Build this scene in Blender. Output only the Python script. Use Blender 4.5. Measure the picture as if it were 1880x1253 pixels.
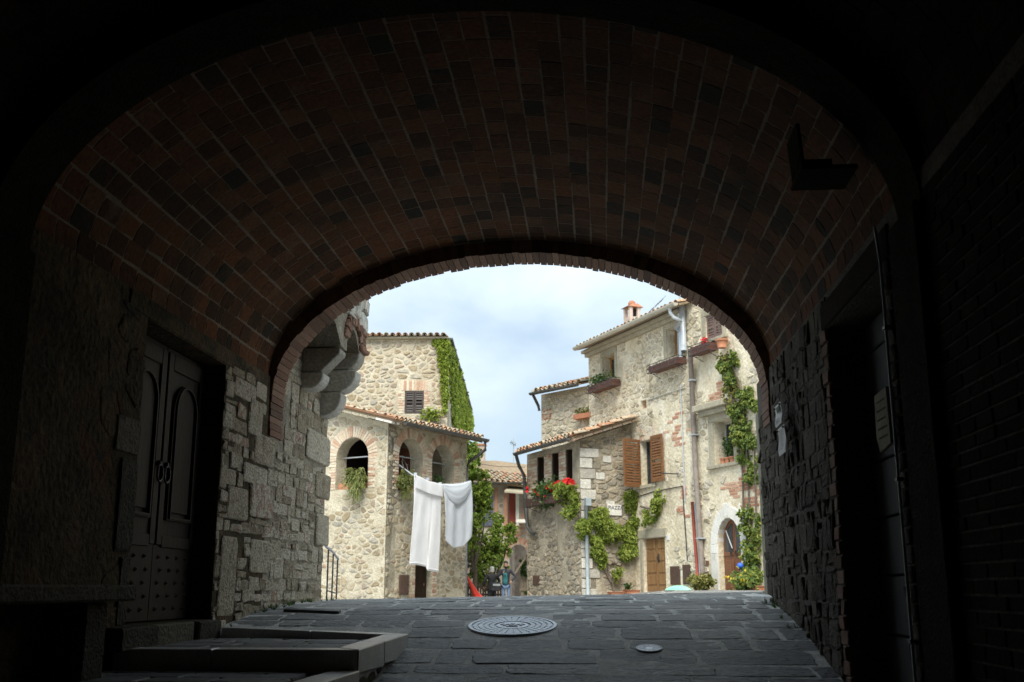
import bpy, math, random
from mathutils import Vector, geometry
from mathutils.noise import noise as pnoise

for o in list(bpy.data.objects): bpy.data.objects.remove(o)
C = bpy.context.scene.collection
sc = bpy.context.scene
R = math.radians
random.seed(7)

# ------------------------------------------------------------------ camera
F = 1950.0                       # focal length in pixels of the 1880 px wide photograph
PITCH, YAW = R(13.092), R(4.711)
FWD = Vector((-math.sin(YAW)*math.cos(PITCH), math.cos(YAW)*math.cos(PITCH), math.sin(PITCH)))
RGT = Vector((math.cos(YAW), math.sin(YAW), 0))
UPV = RGT.cross(FWD)
cd = bpy.data.cameras.new('camera'); cam = bpy.data.objects.new('camera', cd); C.objects.link(cam)
cd.sensor_width = 36.0; cd.lens = F/1880*36
cam.rotation_euler = (math.pi/2+PITCH, 0, YAW)
cd.clip_start = 0.05; cd.clip_end = 3000
cd.dof.use_dof = True; cd.dof.focus_distance = 10.5; cd.dof.aperture_fstop = 3.2
sc.camera = cam

# ------------------------------------------------------------------ world and sun
SUN_EL, SUN_AZ = R(51), R(181)   # compass azimuth: straight behind the camera
w = bpy.data.worlds.new('World'); sc.world = w; w.use_nodes = True
nt = w.node_tree; nt.nodes.clear()
N = nt.nodes.new
out = N('ShaderNodeOutputWorld'); bg = N('ShaderNodeBackground'); sky = N('ShaderNodeTexSky')
sky.sky_type = 'NISHITA'; sky.sun_disc = False; sky.sun_elevation = SUN_EL; sky.sun_rotation = SUN_AZ
sky.altitude = 300; sky.dust_density = 1.0; sky.ozone_density = 1.2
tc = N('ShaderNodeTexCoord'); mp = N('ShaderNodeMapping'); mp.inputs['Scale'].default_value = (1.0, 1.0, 2.6)
mp.inputs['Location'].default_value = (0.35, 0.1, 0.28)
n1 = N('ShaderNodeTexNoise'); n1.inputs['Scale'].default_value = 2.3; n1.inputs['Detail'].default_value = 5.0
n1.inputs['Roughness'].default_value = 0.5; n1.inputs['Distortion'].default_value = 0.35
cr = N('ShaderNodeValToRGB'); cr.color_ramp.elements[0].position = 0.40; cr.color_ramp.elements[1].position = 0.62
cr.color_ramp.elements[0].color = (0.40, 0.40, 0.40, 1); cr.color_ramp.elements[1].color = (1, 1, 1, 1)
mx = N('ShaderNodeMix'); mx.data_type = 'RGBA'; mx.inputs['B'].default_value = (7.6, 8.1, 8.4, 1)
L = nt.links.new
L(tc.outputs['Generated'], mp.inputs['Vector']); L(mp.outputs[0], n1.inputs['Vector']); L(n1.outputs['Fac'], cr.inputs['Fac'])
L(cr.outputs['Color'], mx.inputs['Factor']); L(sky.outputs[0], mx.inputs['A']); L(mx.outputs['Result'], bg.inputs['Color'])
# a thinly overcast sky grows steadily brighter towards the zenith
sx = N('ShaderNodeSeparateXYZ'); L(tc.outputs['Generated'], sx.inputs[0])
zr = N('ShaderNodeMapRange'); zr.inputs['From Min'].default_value = 0.0; zr.inputs['From Max'].default_value = 1.0
zr.inputs['To Min'].default_value = 0.86; zr.inputs['To Max'].default_value = 2.5; L(sx.outputs['Z'], zr.inputs['Value'])
vm = N('ShaderNodeMix'); vm.data_type = 'RGBA'; vm.blend_type = 'MULTIPLY'; vm.inputs['Factor'].default_value = 1.0
vm.inputs['A'].default_value = (5.7, 6.7, 7.4, 1); L(zr.outputs[0], vm.inputs['B']); L(vm.outputs['Result'], mx.inputs['B'])
bg.inputs['Strength'].default_value = 0.066; L(bg.outputs[0], out.inputs['Surface'])
ld = bpy.data.lights.new('sun', 'SUN'); sun = bpy.data.objects.new('sun', ld); C.objects.link(sun)
ld.energy = 2.6; ld.angle = R(34); ld.color = (1.0, 0.95, 0.86)
sd = Vector((math.sin(SUN_AZ)*math.cos(SUN_EL), math.cos(SUN_AZ)*math.cos(SUN_EL), math.sin(SUN_EL)))
sun.rotation_euler = sd.to_track_quat('Z', 'Y').to_euler(); sun.location = (0, -20, 40)
sc.view_settings.view_transform = 'Standard'; sc.view_settings.look = 'None'
sc.view_settings.exposure = 1.0; sc.view_settings.gamma = 1.0; sc.view_settings.use_curve_mapping = False
sc.cycles.max_bounces = 8; sc.cycles.diffuse_bounces = 4; sc.cycles.transparent_max_bounces = 6
sc.cycles.sample_clamp_indirect = 4.0; sc.cycles.use_denoising = True

# ------------------------------------------------------------------ helpers
def ray(px, py):
    return FWD*F + RGT*(px-940) + UPV*(626.5-py)
def at_y(px, py, Y):
    d = ray(px, py); return d*(Y/d.y)
def at_x(px, py, X):
    d = ray(px, py); return d*(X/d.x)
def hdir(px):
    d = ray(px, 1080); return Vector((d.x, d.y, 0)).normalized()
def ground(x, y):
    t = [(-20, -2.6), (0, -2.25), (6, -1.13), (8.5, -0.62), (9.9, -0.335), (10.9, -0.205), (12.2, -0.125), (13.5, -0.10), (16, -0.11)]
    if y <= t[0][0]: z = t[0][1]
    elif y >= t[-1][0]: z = t[-1][1]
    else:
        for (a, b), (c, d) in zip(t, t[1:]):
            if y <= c:
                z = b+(d-b)*(y-a)/(c-a); break
    z += 0.018*max(-4, min(3, x+0.5))*min(1, max(0, (y-10)/3))
    if y > 15.5:
        z -= 0.032*(y-15.5)*min(1, max(0, (3.2-x-(y-15)*0.15)/4.0))
    return z

def lin(r, g, b):
    f = lambda c: (c/255/12.92) if c <= 10 else ((c/255+0.055)/1.055)**2.4
    return (f(r), f(g), f(b), 1)

def mat(name, stops, rough=0.85, scale=6.0, var=0.25, bump=0.3, bscale=40.0, spec=0.3, per=0.0, stretch=(1, 1, 1),
        blotch=None, metal=0.0, trans=0.0, bdist=0.01, streak=None):
    """stops: list of (pos, colour). per: how far each piece picks its own tone, the rest is noise."""
    m = bpy.data.materials.new(name); m.use_nodes = True
    t = m.node_tree; b = t.nodes['Principled BSDF']; n = t.nodes.new; l = t.links.new
    geo = n('ShaderNodeNewGeometry'); oi = n('ShaderNodeObjectInfo')
    mp = n('ShaderNodeMapping'); mp.inputs['Scale'].default_value = stretch; l(geo.outputs['Position'], mp.inputs['Vector'])
    no = n('ShaderNodeTexNoise'); no.inputs['Scale'].default_value = scale; no.inputs['Detail'].default_value = 6; no.inputs['Roughness'].default_value = 0.6
    l(mp.outputs[0], no.inputs['Vector'])
    ad = n('ShaderNodeMath'); ad.operation = 'ADD'; l(geo.outputs['Random Per Island'], ad.inputs[0]); l(oi.outputs['Random'], ad.inputs[1])
    fr = n('ShaderNodeMath'); fr.operation = 'FRACT'; l(ad.outputs[0], fr.inputs[0])
    mxv = n('ShaderNodeMix'); mxv.data_type = 'FLOAT'; mxv.inputs[0].default_value = per
    st = n('ShaderNodeMapRange'); st.inputs['From Min'].default_value = 0.28; st.inputs['From Max'].default_value = 0.72
    l(no.outputs['Fac'], st.inputs['Value'])
    l(st.outputs[0], mxv.inputs[2]); l(fr.outputs[0], mxv.inputs[3])
    rp = n('ShaderNodeValToRGB'); e = rp.color_ramp.elements
    e[0].position, e[0].color = stops[0]; e[1].position, e[1].color = stops[-1]
    for p_, c_ in stops[1:-1]:
        q = e.new(p_); q.color = c_
    l(mxv.outputs[0], rp.inputs['Fac'])
    col = rp.outputs['Color']
    # fine grain
    fn = n('ShaderNodeTexNoise'); fn.inputs['Scale'].default_value = bscale; fn.inputs['Detail'].default_value = 5; l(mp.outputs[0], fn.inputs['Vector'])
    mr = n('ShaderNodeMapRange'); mr.inputs['From Min'].default_value = 0.3; mr.inputs['From Max'].default_value = 0.7
    mr.inputs['To Min'].default_value = 1-var; mr.inputs['To Max'].default_value = 1+var; l(fn.outputs['Fac'], mr.inputs['Value'])
    mu = n('ShaderNodeMix'); mu.data_type = 'RGBA'; mu.blend_type = 'MULTIPLY'; mu.inputs['Factor'].default_value = 1
    l(col, mu.inputs['A']); l(mr.outputs[0], mu.inputs['B']); col = mu.outputs['Result']
    for bl in (blotch or []):
        # bl: colour, scale, threshold, softness, stretch
        bm_ = n('ShaderNodeMapping'); bm_.inputs['Scale'].default_value = bl[4]; l(geo.outputs['Position'], bm_.inputs['Vector'])
        bm_.inputs['Location'].default_value = (bl[1]*3.1, bl[2]*7.7, 1.3)
        bn = n('ShaderNodeTexNoise'); bn.inputs['Scale'].default_value = bl[1]; bn.inputs['Detail'].default_value = 8; bn.inputs['Roughness'].default_value = 0.62
        l(bm_.outputs[0], bn.inputs['Vector'])
        br = n('ShaderNodeMapRange'); br.inputs['From Min'].default_value = bl[2]; br.inputs['From Max'].default_value = bl[2]+bl[3]; l(bn.outputs['Fac'], br.inputs['Value'])
        bx = n('ShaderNodeMix'); bx.data_type = 'RGBA'; l(br.outputs[0], bx.inputs['Factor']); l(col, bx.inputs['A']); bx.inputs['B'].default_value = bl[0]
        col = bx.outputs['Result']
    l(col, b.inputs['Base Color'])
    b.inputs['Roughness'].default_value = rough; b.inputs['Specular IOR Level'].default_value = spec; b.inputs['Metallic'].default_value = metal
    if trans:
        b.inputs['Subsurface Weight'].default_value = 0.0
        tr = n('ShaderNodeBsdfTranslucent'); l(col, tr.inputs['Color']); ms = n('ShaderNodeMixShader'); ms.inputs[0].default_value = trans
        l(b.outputs[0], ms.inputs[1]); l(tr.outputs[0], ms.inputs[2]); l(ms.outputs[0], t.nodes['Material Output'].inputs['Surface'])
    if bump:
        bp = n('ShaderNodeBump'); bp.inputs['Strength'].default_value = bump; bp.inputs['Distance'].default_value = bdist
        su = n('ShaderNodeMath'); su.operation = 'ADD'; l(fn.outputs['Fac'], su.inputs[0]); l(no.outputs['Fac'], su.inputs[1])
        l(su.outputs[0], bp.inputs['Height']); l(bp.outputs[0], b.inputs['Normal'])
    return m

def c3(r, g, b): return (r, g, b, 1)
M = {}
# tunnel
M['vault_mortar'] = mat('vault_mortar', [(0, c3(.14, .105, .07)), (1, c3(.27, .21, .15))], scale=3, bump=.5, bscale=60)
M['vault_tile'] = mat('vault_tile', [(0, c3(.025, .029, .024)), (.07, c3(.034, .034, .026)), (.10, c3(.062, .032, .018)), (.45, c3(.125, .052, .024)), (.8, c3(.165, .067, .029)), (.93, c3(.165, .085, .048)), (1, c3(.21, .052, .023))],
    per=.88, scale=9, var=.28, bump=.6, bscale=30, stretch=(1, 1, 1), spec=.08, blotch=[(c3(.04, .03, .021), .9, .48, .25, (1, 1, 1)), (c3(.19, .135, .09), 2.3, .62, .14, (1, 1, 1))])
M['near_shade_tile'] = mat('near_shade_tile', [(0, c3(.015, .014, .011)), (.5, c3(.03, .024, .018)), (1, c3(.048, .036, .027))], per=.8, scale=9, var=.28, bump=.6, bscale=30, spec=.04, rough=.95)  # darkened copy of the vault tile: shade of the near end put into its colour
M['near_shade_mortar'] = mat('near_shade_mortar', [(0, c3(.016, .016, .012)), (1, c3(.036, .033, .025))], scale=5, var=.3, bump=1, bscale=45, bdist=.03, spec=.04, rough=.95)  # mortar colour carries the gloom of the near passage
M['ring_brick'] = mat('ring_brick', [(0, c3(.11, .065, .045)), (.5, c3(.22, .115, .075)), (1, c3(.32, .20, .14))], per=.8, scale=12, var=.3, bump=.6, bscale=60)
M['wall_stone'] = mat('wall_stone', [(0, c3(.16, .135, .10)), (.25, c3(.36, .30, .21)), (.5, c3(.52, .45, .34)), (.75, c3(.60, .54, .43)), (.88, c3(.42, .26, .18)), (1, c3(.68, .64, .55))],
    per=.62, scale=9, var=.38, bump=1.0, bscale=38, bdist=.04, spec=.15, blotch=[(c3(.16, .14, .11), 5, .60, .10, (1, 1, 1)), (c3(.62, .60, .55), 4, .66, .06, (1, 1, 1))])
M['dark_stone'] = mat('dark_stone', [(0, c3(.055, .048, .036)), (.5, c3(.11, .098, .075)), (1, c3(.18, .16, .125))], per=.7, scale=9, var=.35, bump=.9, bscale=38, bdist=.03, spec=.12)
M['wall_mortar'] = mat('wall_mortar', [(0, c3(.22, .19, .14)), (1, c3(.44, .39, .30))], scale=5, var=.35, bump=1, bscale=45, bdist=.03)
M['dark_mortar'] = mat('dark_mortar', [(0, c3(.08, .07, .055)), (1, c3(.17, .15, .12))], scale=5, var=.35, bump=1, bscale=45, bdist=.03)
M['old_plaster'] = mat('old_plaster', [(0, c3(.035, .03, .019)), (.5, c3(.085, .065, .038)), (1, c3(.14, .10, .06))], spec=.08, scale=2.2, var=.3, bump=1, bscale=22, bdist=.03,  # plaster tone lowered so the near wall's shade is in the colour
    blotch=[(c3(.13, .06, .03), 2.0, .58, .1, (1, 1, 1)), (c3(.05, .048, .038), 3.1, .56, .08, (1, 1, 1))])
M['kerb'] = mat('kerb', [(0, c3(.62, .61, .57)), (1, c3(.82, .81, .77))], scale=4, var=.15, bump=.15, bscale=50, rough=.35, spec=.6)
M['paving'] = mat('paving', [(0, c3(.13, .133, .133)), (.5, c3(.22, .222, .218)), (.85, c3(.30, .295, .28)), (1, c3(.38, .37, .345))], per=.7, scale=5, var=.35, bump=.8, bscale=34, stretch=(.55, 1.6, 1), bdist=.02, rough=.6, spec=.3,
    blotch=[(c3(.035, .035, .035), 21, .585, .03, (.55, 1.5, 1)), (c3(.27, .26, .235), 1.7, .62, .12, (1, 1, 1))])
M['ground_mortar'] = mat('ground_mortar', [(0, c3(.40, .39, .36)), (1, c3(.75, .74, .70))], scale=7, var=.3, bump=.8, bscale=50)
M['iron'] = mat('iron', [(0, c3(.30, .32, .35)), (1, c3(.48, .50, .54))], scale=8, var=.2, bump=.3, bscale=80, rough=.36, metal=.5, spec=.5)
M['worn_iron'] = mat('worn_iron', [(0, c3(.16, .17, .18)), (1, c3(.26, .27, .29))], scale=8, var=.2, bump=.3, bscale=80, rough=.4, metal=.4, spec=.5)
M['dark_iron'] = mat('dark_iron', [(0, c3(.02, .02, .022)), (1, c3(.04, .04, .042))], rough=.5, bump=.1, spec=.5)
M['rust_iron'] = mat('rust_iron', [(0, c3(.10, .045, .03)), (1, c3(.19, .09, .06))], rough=.7, scale=10, bump=.3)
M['brown_metal'] = mat('brown_metal', [(0, c3(.065, .038, .028)), (1, c3(.095, .055, .04))], rough=.45, scale=8, bump=.1, spec=.5, var=.1)
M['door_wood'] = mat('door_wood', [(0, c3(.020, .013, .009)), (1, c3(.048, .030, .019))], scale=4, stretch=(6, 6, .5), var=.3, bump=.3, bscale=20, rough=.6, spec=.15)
M['grey_wood'] = mat('grey_wood', [(0, c3(.04, .04, .038)), (1, c3(.08, .078, .072))], scale=4, stretch=(6, 6, .5), var=.3, bump=.3, bscale=20, rough=.7)
M['paper'] = mat('paper', [(0, c3(.85, .86, .88)), (1, c3(.90, .91, .92))], scale=4, var=.05, bump=.05, rough=.5)
M['ink'] = mat('ink', [(0, c3(.10, .10, .11)), (1, c3(.14, .14, .15))], bump=0)
M['ink_green'] = mat('ink_green', [(0, c3(.10, .16, .12)), (1, c3(.14, .20, .15))], bump=0)
# facades
M['lime_mortar'] = mat('lime_mortar', [(0, c3(.35, .305, .215)), (.5, c3(.48, .43, .32)), (1, c3(.60, .55, .43))], scale=2.5, var=.16, bump=.9, bscale=22, bdist=.03)
M['rubble'] = mat('rubble', [(0, c3(.16, .14, .105)), (.2, c3(.30, .24, .15)), (.45, c3(.38, .32, .22)), (.62, c3(.45, .41, .32)), (.78, c3(.27, .255, .215)), (.9, c3(.34, .23, .15)), (1, c3(.58, .54, .45))],
    per=.75, scale=7, var=.25, bump=.7, bscale=30, bdist=.02, blotch=[(c3(.45, .40, .30), 4.5, .53, .10, (1, 1, 1))])
M['pale_rubble'] = mat('pale_rubble', [(0, c3(.24, .21, .15)), (.3, c3(.42, .36, .25)), (.6, c3(.56, .50, .39)), (.8, c3(.40, .36, .29)), (1, c3(.68, .63, .53))],
    per=.7, scale=7, var=.25, bump=.8, bscale=26, bdist=.02, blotch=[(c3(.62, .56, .42), 3.0, .50, .12, (1, 1, 1))])
M['grey_rubble'] = mat('grey_rubble', [(0, c3(.12, .105, .08)), (.3, c3(.24, .21, .16)), (.6, c3(.34, .30, .23)), (.8, c3(.29, .23, .15)), (1, c3(.52, .49, .42))],
    per=.75, scale=7, var=.28, bump=.8, bscale=26, bdist=.02, blotch=[(c3(.36, .32, .25), 3.5, .55, .12, (1, 1, 1))])
M['grey_mortar'] = mat('grey_mortar', [(0, c3(.22, .19, .14)), (.5, c3(.34, .30, .22)), (1, c3(.46, .41, .32))], scale=2, var=.25, bump=.9, bscale=22, bdist=.03,
    blotch=[(c3(.17, .15, .11), 1.4, .56, .12, (1, 1, .5))])
M['plaster'] = mat('plaster', [(0, c3(.44, .375, .255)), (.35, c3(.60, .525, .375)), (.7, c3(.71, .64, .49)), (1, c3(.78, .73, .60))], scale=1.3, var=.15, bump=.9, bscale=14, bdist=.03,
    blotch=[(c3(.33, .28, .20), 1.1, .565, .14, (1, 1, .45)), (c3(.52, .41, .26), .9, .62, .16, (1, 1, .6)), (c3(.80, .77, .67), 1.6, .60, .07, (1, 1, .8)), (c3(.26, .23, .17), 6, .66, .06, (1, 1, .6))])
M['white_stone'] = mat('white_stone', [(0, c3(.58, .56, .50)), (1, c3(.76, .745, .69))], per=.5, scale=4, var=.12, bump=.4, bscale=30, blotch=[(c3(.40, .37, .30), 3, .62, .12, (1, 1, 1))])
M['grey_ashlar'] = mat('grey_ashlar', [(0, c3(.30, .28, .24)), (.5, c3(.46, .44, .38)), (1, c3(.62, .60, .54))], per=.7, scale=5, var=.25, bump=.6, bscale=26, bdist=.02)
M['weathered_stone'] = mat('weathered_stone', [(0, c3(.26, .235, .17)), (1, c3(.44, .40, .30))], per=.3, scale=4, var=.2, bump=.5, bscale=24)
M['pink_brick'] = mat('pink_brick', [(0, c3(.34, .19, .12)), (.2, c3(.46, .29, .20)), (.45, c3(.53, .42, .31)), (1, c3(.60, .54, .43))], per=.85, scale=8, var=.2, bump=.4, bscale=30)
M['red_brick'] = mat('red_brick', [(0, c3(.34, .15, .09)), (.5, c3(.45, .24, .155)), (1, c3(.56, .39, .28))], per=.85, scale=8, var=.2, bump=.4, bscale=30)
M['roof_tile'] = mat('roof_tile', [(0, c3(.30, .15, .09)), (.35, c3(.46, .25, .14)), (.65, c3(.46, .38, .27)), (.85, c3(.30, .27, .21)), (1, c3(.58, .40, .18))], per=.75, scale=9, var=.3, bump=.5, bscale=26,
    blotch=[(c3(.42, .38, .28), 6, .55, .1, (1, 1, 1))])
M['soffit'] = mat('soffit', [(0, c3(.22, .16, .10)), (1, c3(.34, .26, .17))], scale=5, var=.2, bump=.3)
M['gutter_dark'] = mat('gutter_dark', [(0, c3(.055, .055, .05)), (1, c3(.085, .085, .08))], rough=.45, bump=.1, var=.1, spec=.5)
M['gutter_pale'] = mat('gutter_pale', [(0, c3(.36, .345, .28)), (1, c3(.50, .48, .40))], rough=.5, bump=.1, var=.1, spec=.5, scale=2)
M['zinc'] = mat('zinc', [(0, c3(.40, .44, .48)), (1, c3(.54, .58, .61))], rough=.4, bump=.1, var=.1, metal=.3, spec=.5)
M['pipe_brown'] = mat('pipe_brown', [(0, c3(.20, .17, .15)), (1, c3(.30, .26, .23))], rough=.5, bump=.1, var=.1)
M['pipe_grey'] = mat('pipe_grey', [(0, c3(.26, .31, .33)), (1, c3(.38, .43, .45))], rough=.5, bump=.1, var=.1)
M['pipe_red'] = mat('pipe_red', [(0, c3(.26, .055, .04)), (1, c3(.36, .09, .06))], rough=.6, bump=.2, var=.2)
M['wood_ochre'] = mat('wood_ochre', [(0, c3(.24, .12, .035)), (1, c3(.38, .20, .07))], rough=.5, scale=3, stretch=(8, 8, .6), var=.15, bump=.2)
M['wood_shutter'] = mat('wood_shutter', [(0, c3(.14, .062, .026)), (1, c3(.23, .11, .048))], rough=.5, scale=3, stretch=(2, 2, 8), var=.15, bump=.2)
M['wood_door'] = mat('wood_door', [(0, c3(.15, .075, .028)), (.5, c3(.25, .14, .06)), (1, c3(.34, .20, .09))], rough=.6, scale=3, stretch=(8, 8, .6), var=.2, bump=.3)
M['wood_arch_door'] = mat('wood_arch_door', [(0, c3(.12, .042, .018)), (1, c3(.24, .095, .04))], rough=.35, scale=3, stretch=(8, 8, .6), var=.2, bump=.2, spec=.5)
M['shutter_purple'] = mat('shutter_purple', [(0, c3(.13, .085, .075)), (1, c3(.19, .13, .115))], rough=.6, bump=.1, var=.1)
M['shutter_dark'] = mat('shutter_dark', [(0, c3(.045, .037, .034)), (1, c3(.07, .058, .052))], rough=.55, bump=.1, var=.1)
M['shutter_blue'] = mat('shutter_blue', [(0, c3(.09, .10, .14)), (1, c3(.14, .15, .19))], rough=.55, bump=.1, var=.1)
M['glass'] = mat('glass', [(0, c3(.025, .028, .03)), (1, c3(.05, .055, .06))], rough=.08, bump=0, var=.05, spec=.6)
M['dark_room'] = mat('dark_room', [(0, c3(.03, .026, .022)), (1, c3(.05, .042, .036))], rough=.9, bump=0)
M['red_room'] = mat('red_room', [(0, c3(.16, .07, .05)), (1, c3(.26, .12, .09))], rough=.9, bump=0)
M['curtain'] = mat('curtain', [(0, c3(.55, .57, .58)), (1, c3(.74, .75, .75))], rough=.8, scale=14, stretch=(3, 3, .1), bump=.3, var=.08, trans=.3)
M['sheet'] = mat('sheet', [(0, c3(.87, .87, .88)), (1, c3(.90, .90, .91))], rough=.8, scale=3, bump=.08, var=.02, trans=.25)
M['sheet_blue'] = mat('sheet_blue', [(0, c3(.68, .72, .77)), (1, c3(.74, .775, .82))], rough=.8, scale=3, bump=.08, var=.02, trans=.25)
M['rope'] = mat('rope', [(0, c3(.5, .5, .48)), (1, c3(.6, .6, .58))], bump=0)
M['terracotta'] = mat('terracotta', [(0, c3(.32, .13, .07)), (1, c3(.46, .21, .12))], rough=.8, scale=6, bump=.3, var=.15)
M['box_plastic'] = mat('box_plastic', [(0, c3(.10, .045, .035)), (1, c3(.16, .075, .055))], rough=.6, scale=6, bump=.2, var=.2)
M['red_plastic'] = mat('red_plastic', [(0, c3(.55, .035, .02)), (1, c3(.65, .06, .035))], rough=.35, bump=0, var=.05, spec=.5)
M['teal_cloth'] = mat('teal_cloth', [(0, c3(.25, .62, .46)), (1, c3(.36, .74, .58))], rough=.8, scale=10, bump=.4, var=.1)
M['blue_ball'] = mat('blue_ball', [(0, c3(.03, .10, .60)), (1, c3(.05, .15, .70))], rough=.35, bump=0, var=.05)
M['pink_plaster'] = mat('pink_plaster', [(0, c3(.42, .33, .27)), (.5, c3(.56, .45, .38)), (1, c3(.62, .52, .45))], scale=3, var=.15, bump=.3)
M['far_plaster'] = mat('far_plaster', [(0, c3(.22, .19, .155)), (.5, c3(.36, .31, .26)), (1, c3(.52, .47, .40))], scale=2, var=.2, bump=.5, blotch=[(c3(.36, .20, .13), 2.2, .56, .06, (1, 1, 1))])
M['bark'] = mat('bark', [(0, c3(.07, .055, .04)), (1, c3(.16, .13, .10))], scale=20, bump=.6, var=.3)
def leafmat(nm, a, b, c=None):
    return mat(nm, [(0, c3(.20, .12, .045)), (.035, c3(.24, .17, .05)), (.05, a), (.6, b), (1, c or b)], per=.9, scale=3, var=.12, bump=0, rough=.5, spec=.35, trans=.35)
M['leaf_lime'] = leafmat('leaf_lime', c3(.13, .19, .03), c3(.28, .36, .06), c3(.46, .50, .12))
M['leaf_ivy'] = leafmat('leaf_ivy', c3(.15, .22, .03), c3(.31, .40, .06), c3(.44, .50, .10))
M['leaf_tree'] = leafmat('leaf_tree', c3(.08, .14, .02), c3(.21, .31, .045), c3(.42, .50, .10))
M['leaf_dark'] = leafmat('leaf_dark', c3(.03, .07, .02), c3(.07, .14, .035), c3(.16, .24, .06))
M['leaf_creeper'] = leafmat('leaf_creeper', c3(.09, .16, .05), c3(.20, .28, .07), c3(.44, .44, .08))
M['leaf_yellow'] = leafmat('leaf_yellow', c3(.14, .16, .04), c3(.27, .27, .07), c3(.40, .36, .13))
M['fern'] = leafmat('fern', c3(.13, .17, .04), c3(.26, .29, .09), c3(.40, .40, .17))
M['petal_red'] = mat('petal_red', [(0, c3(.50, .01, .015)), (1, c3(.75, .03, .03))], per=.8, bump=0, rough=.5, trans=.2)
M['petal_yellow'] = mat('petal_yellow', [(0, c3(.75, .55, .03)), (1, c3(.85, .70, .08))], per=.8, bump=0, rough=.5, trans=.2)
M['skin'] = mat('skin', [(0, c3(.42, .24, .17)), (1, c3(.52, .32, .24))], bump=0, var=.05, rough=.5)
M['hair_dark'] = mat('hair_dark', [(0, c3(.02, .015, .012)), (1, c3(.04, .03, .025))], bump=.2, rough=.6)
M['hair_grey'] = mat('hair_grey', [(0, c3(.30, .29, .26)), (1, c3(.50, .49, .45))], bump=.2, rough=.6)
M['jacket'] = mat('jacket', [(0, c3(.03, .03, .04)), (1, c3(.055, .052, .065))], bump=.2, rough=.6, scale=10)
M['coat'] = mat('coat', [(0, c3(.02, .022, .026)), (1, c3(.045, .045, .05))], bump=.2, rough=.6, scale=10)
M['teal_shirt'] = mat('teal_shirt', [(0, c3(.04, .20, .22)), (1, c3(.06, .27, .29))], bump=.1, rough=.8)
M['jeans'] = mat('jeans', [(0, c3(.12, .19, .33)), (1, c3(.20, .29, .44))], bump=.1, rough=.8, scale=8)
M['white_plastic'] = mat('white_plastic', [(0, c3(.6, .6, .58)), (1, c3(.7, .7, .68))], bump=0, rough=.5, var=.05)
M['fence_wood'] = mat('fence_wood', [(0, c3(.05, .035, .025)), (1, c3(.10, .07, .05))], rough=.8, bump=.2)
M['gate_wood'] = mat('gate_wood', [(0, c3(.20, .165, .115)), (1, c3(.32, .27, .20))], rough=.8, bump=.2, scale=4, stretch=(6, 6, .5))

WORLD = {}     # world location of each object that may be a parent
def tag(o, label=None, cat=None, group=None, kind=None):
    if label: o['label'] = label
    if cat: o['category'] = cat
    if group: o['group'] = group
    if kind: o['kind'] = kind
    return o
def thing(name, label, cat, loc=(0, 0, 0), group=None, kind=None):
    o = bpy.data.objects.new(name, None); C.objects.link(o); o.location = loc; o.empty_display_size = .2
    WORLD[o.name] = Vector(loc)
    return tag(o, label, cat, group, kind)

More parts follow.
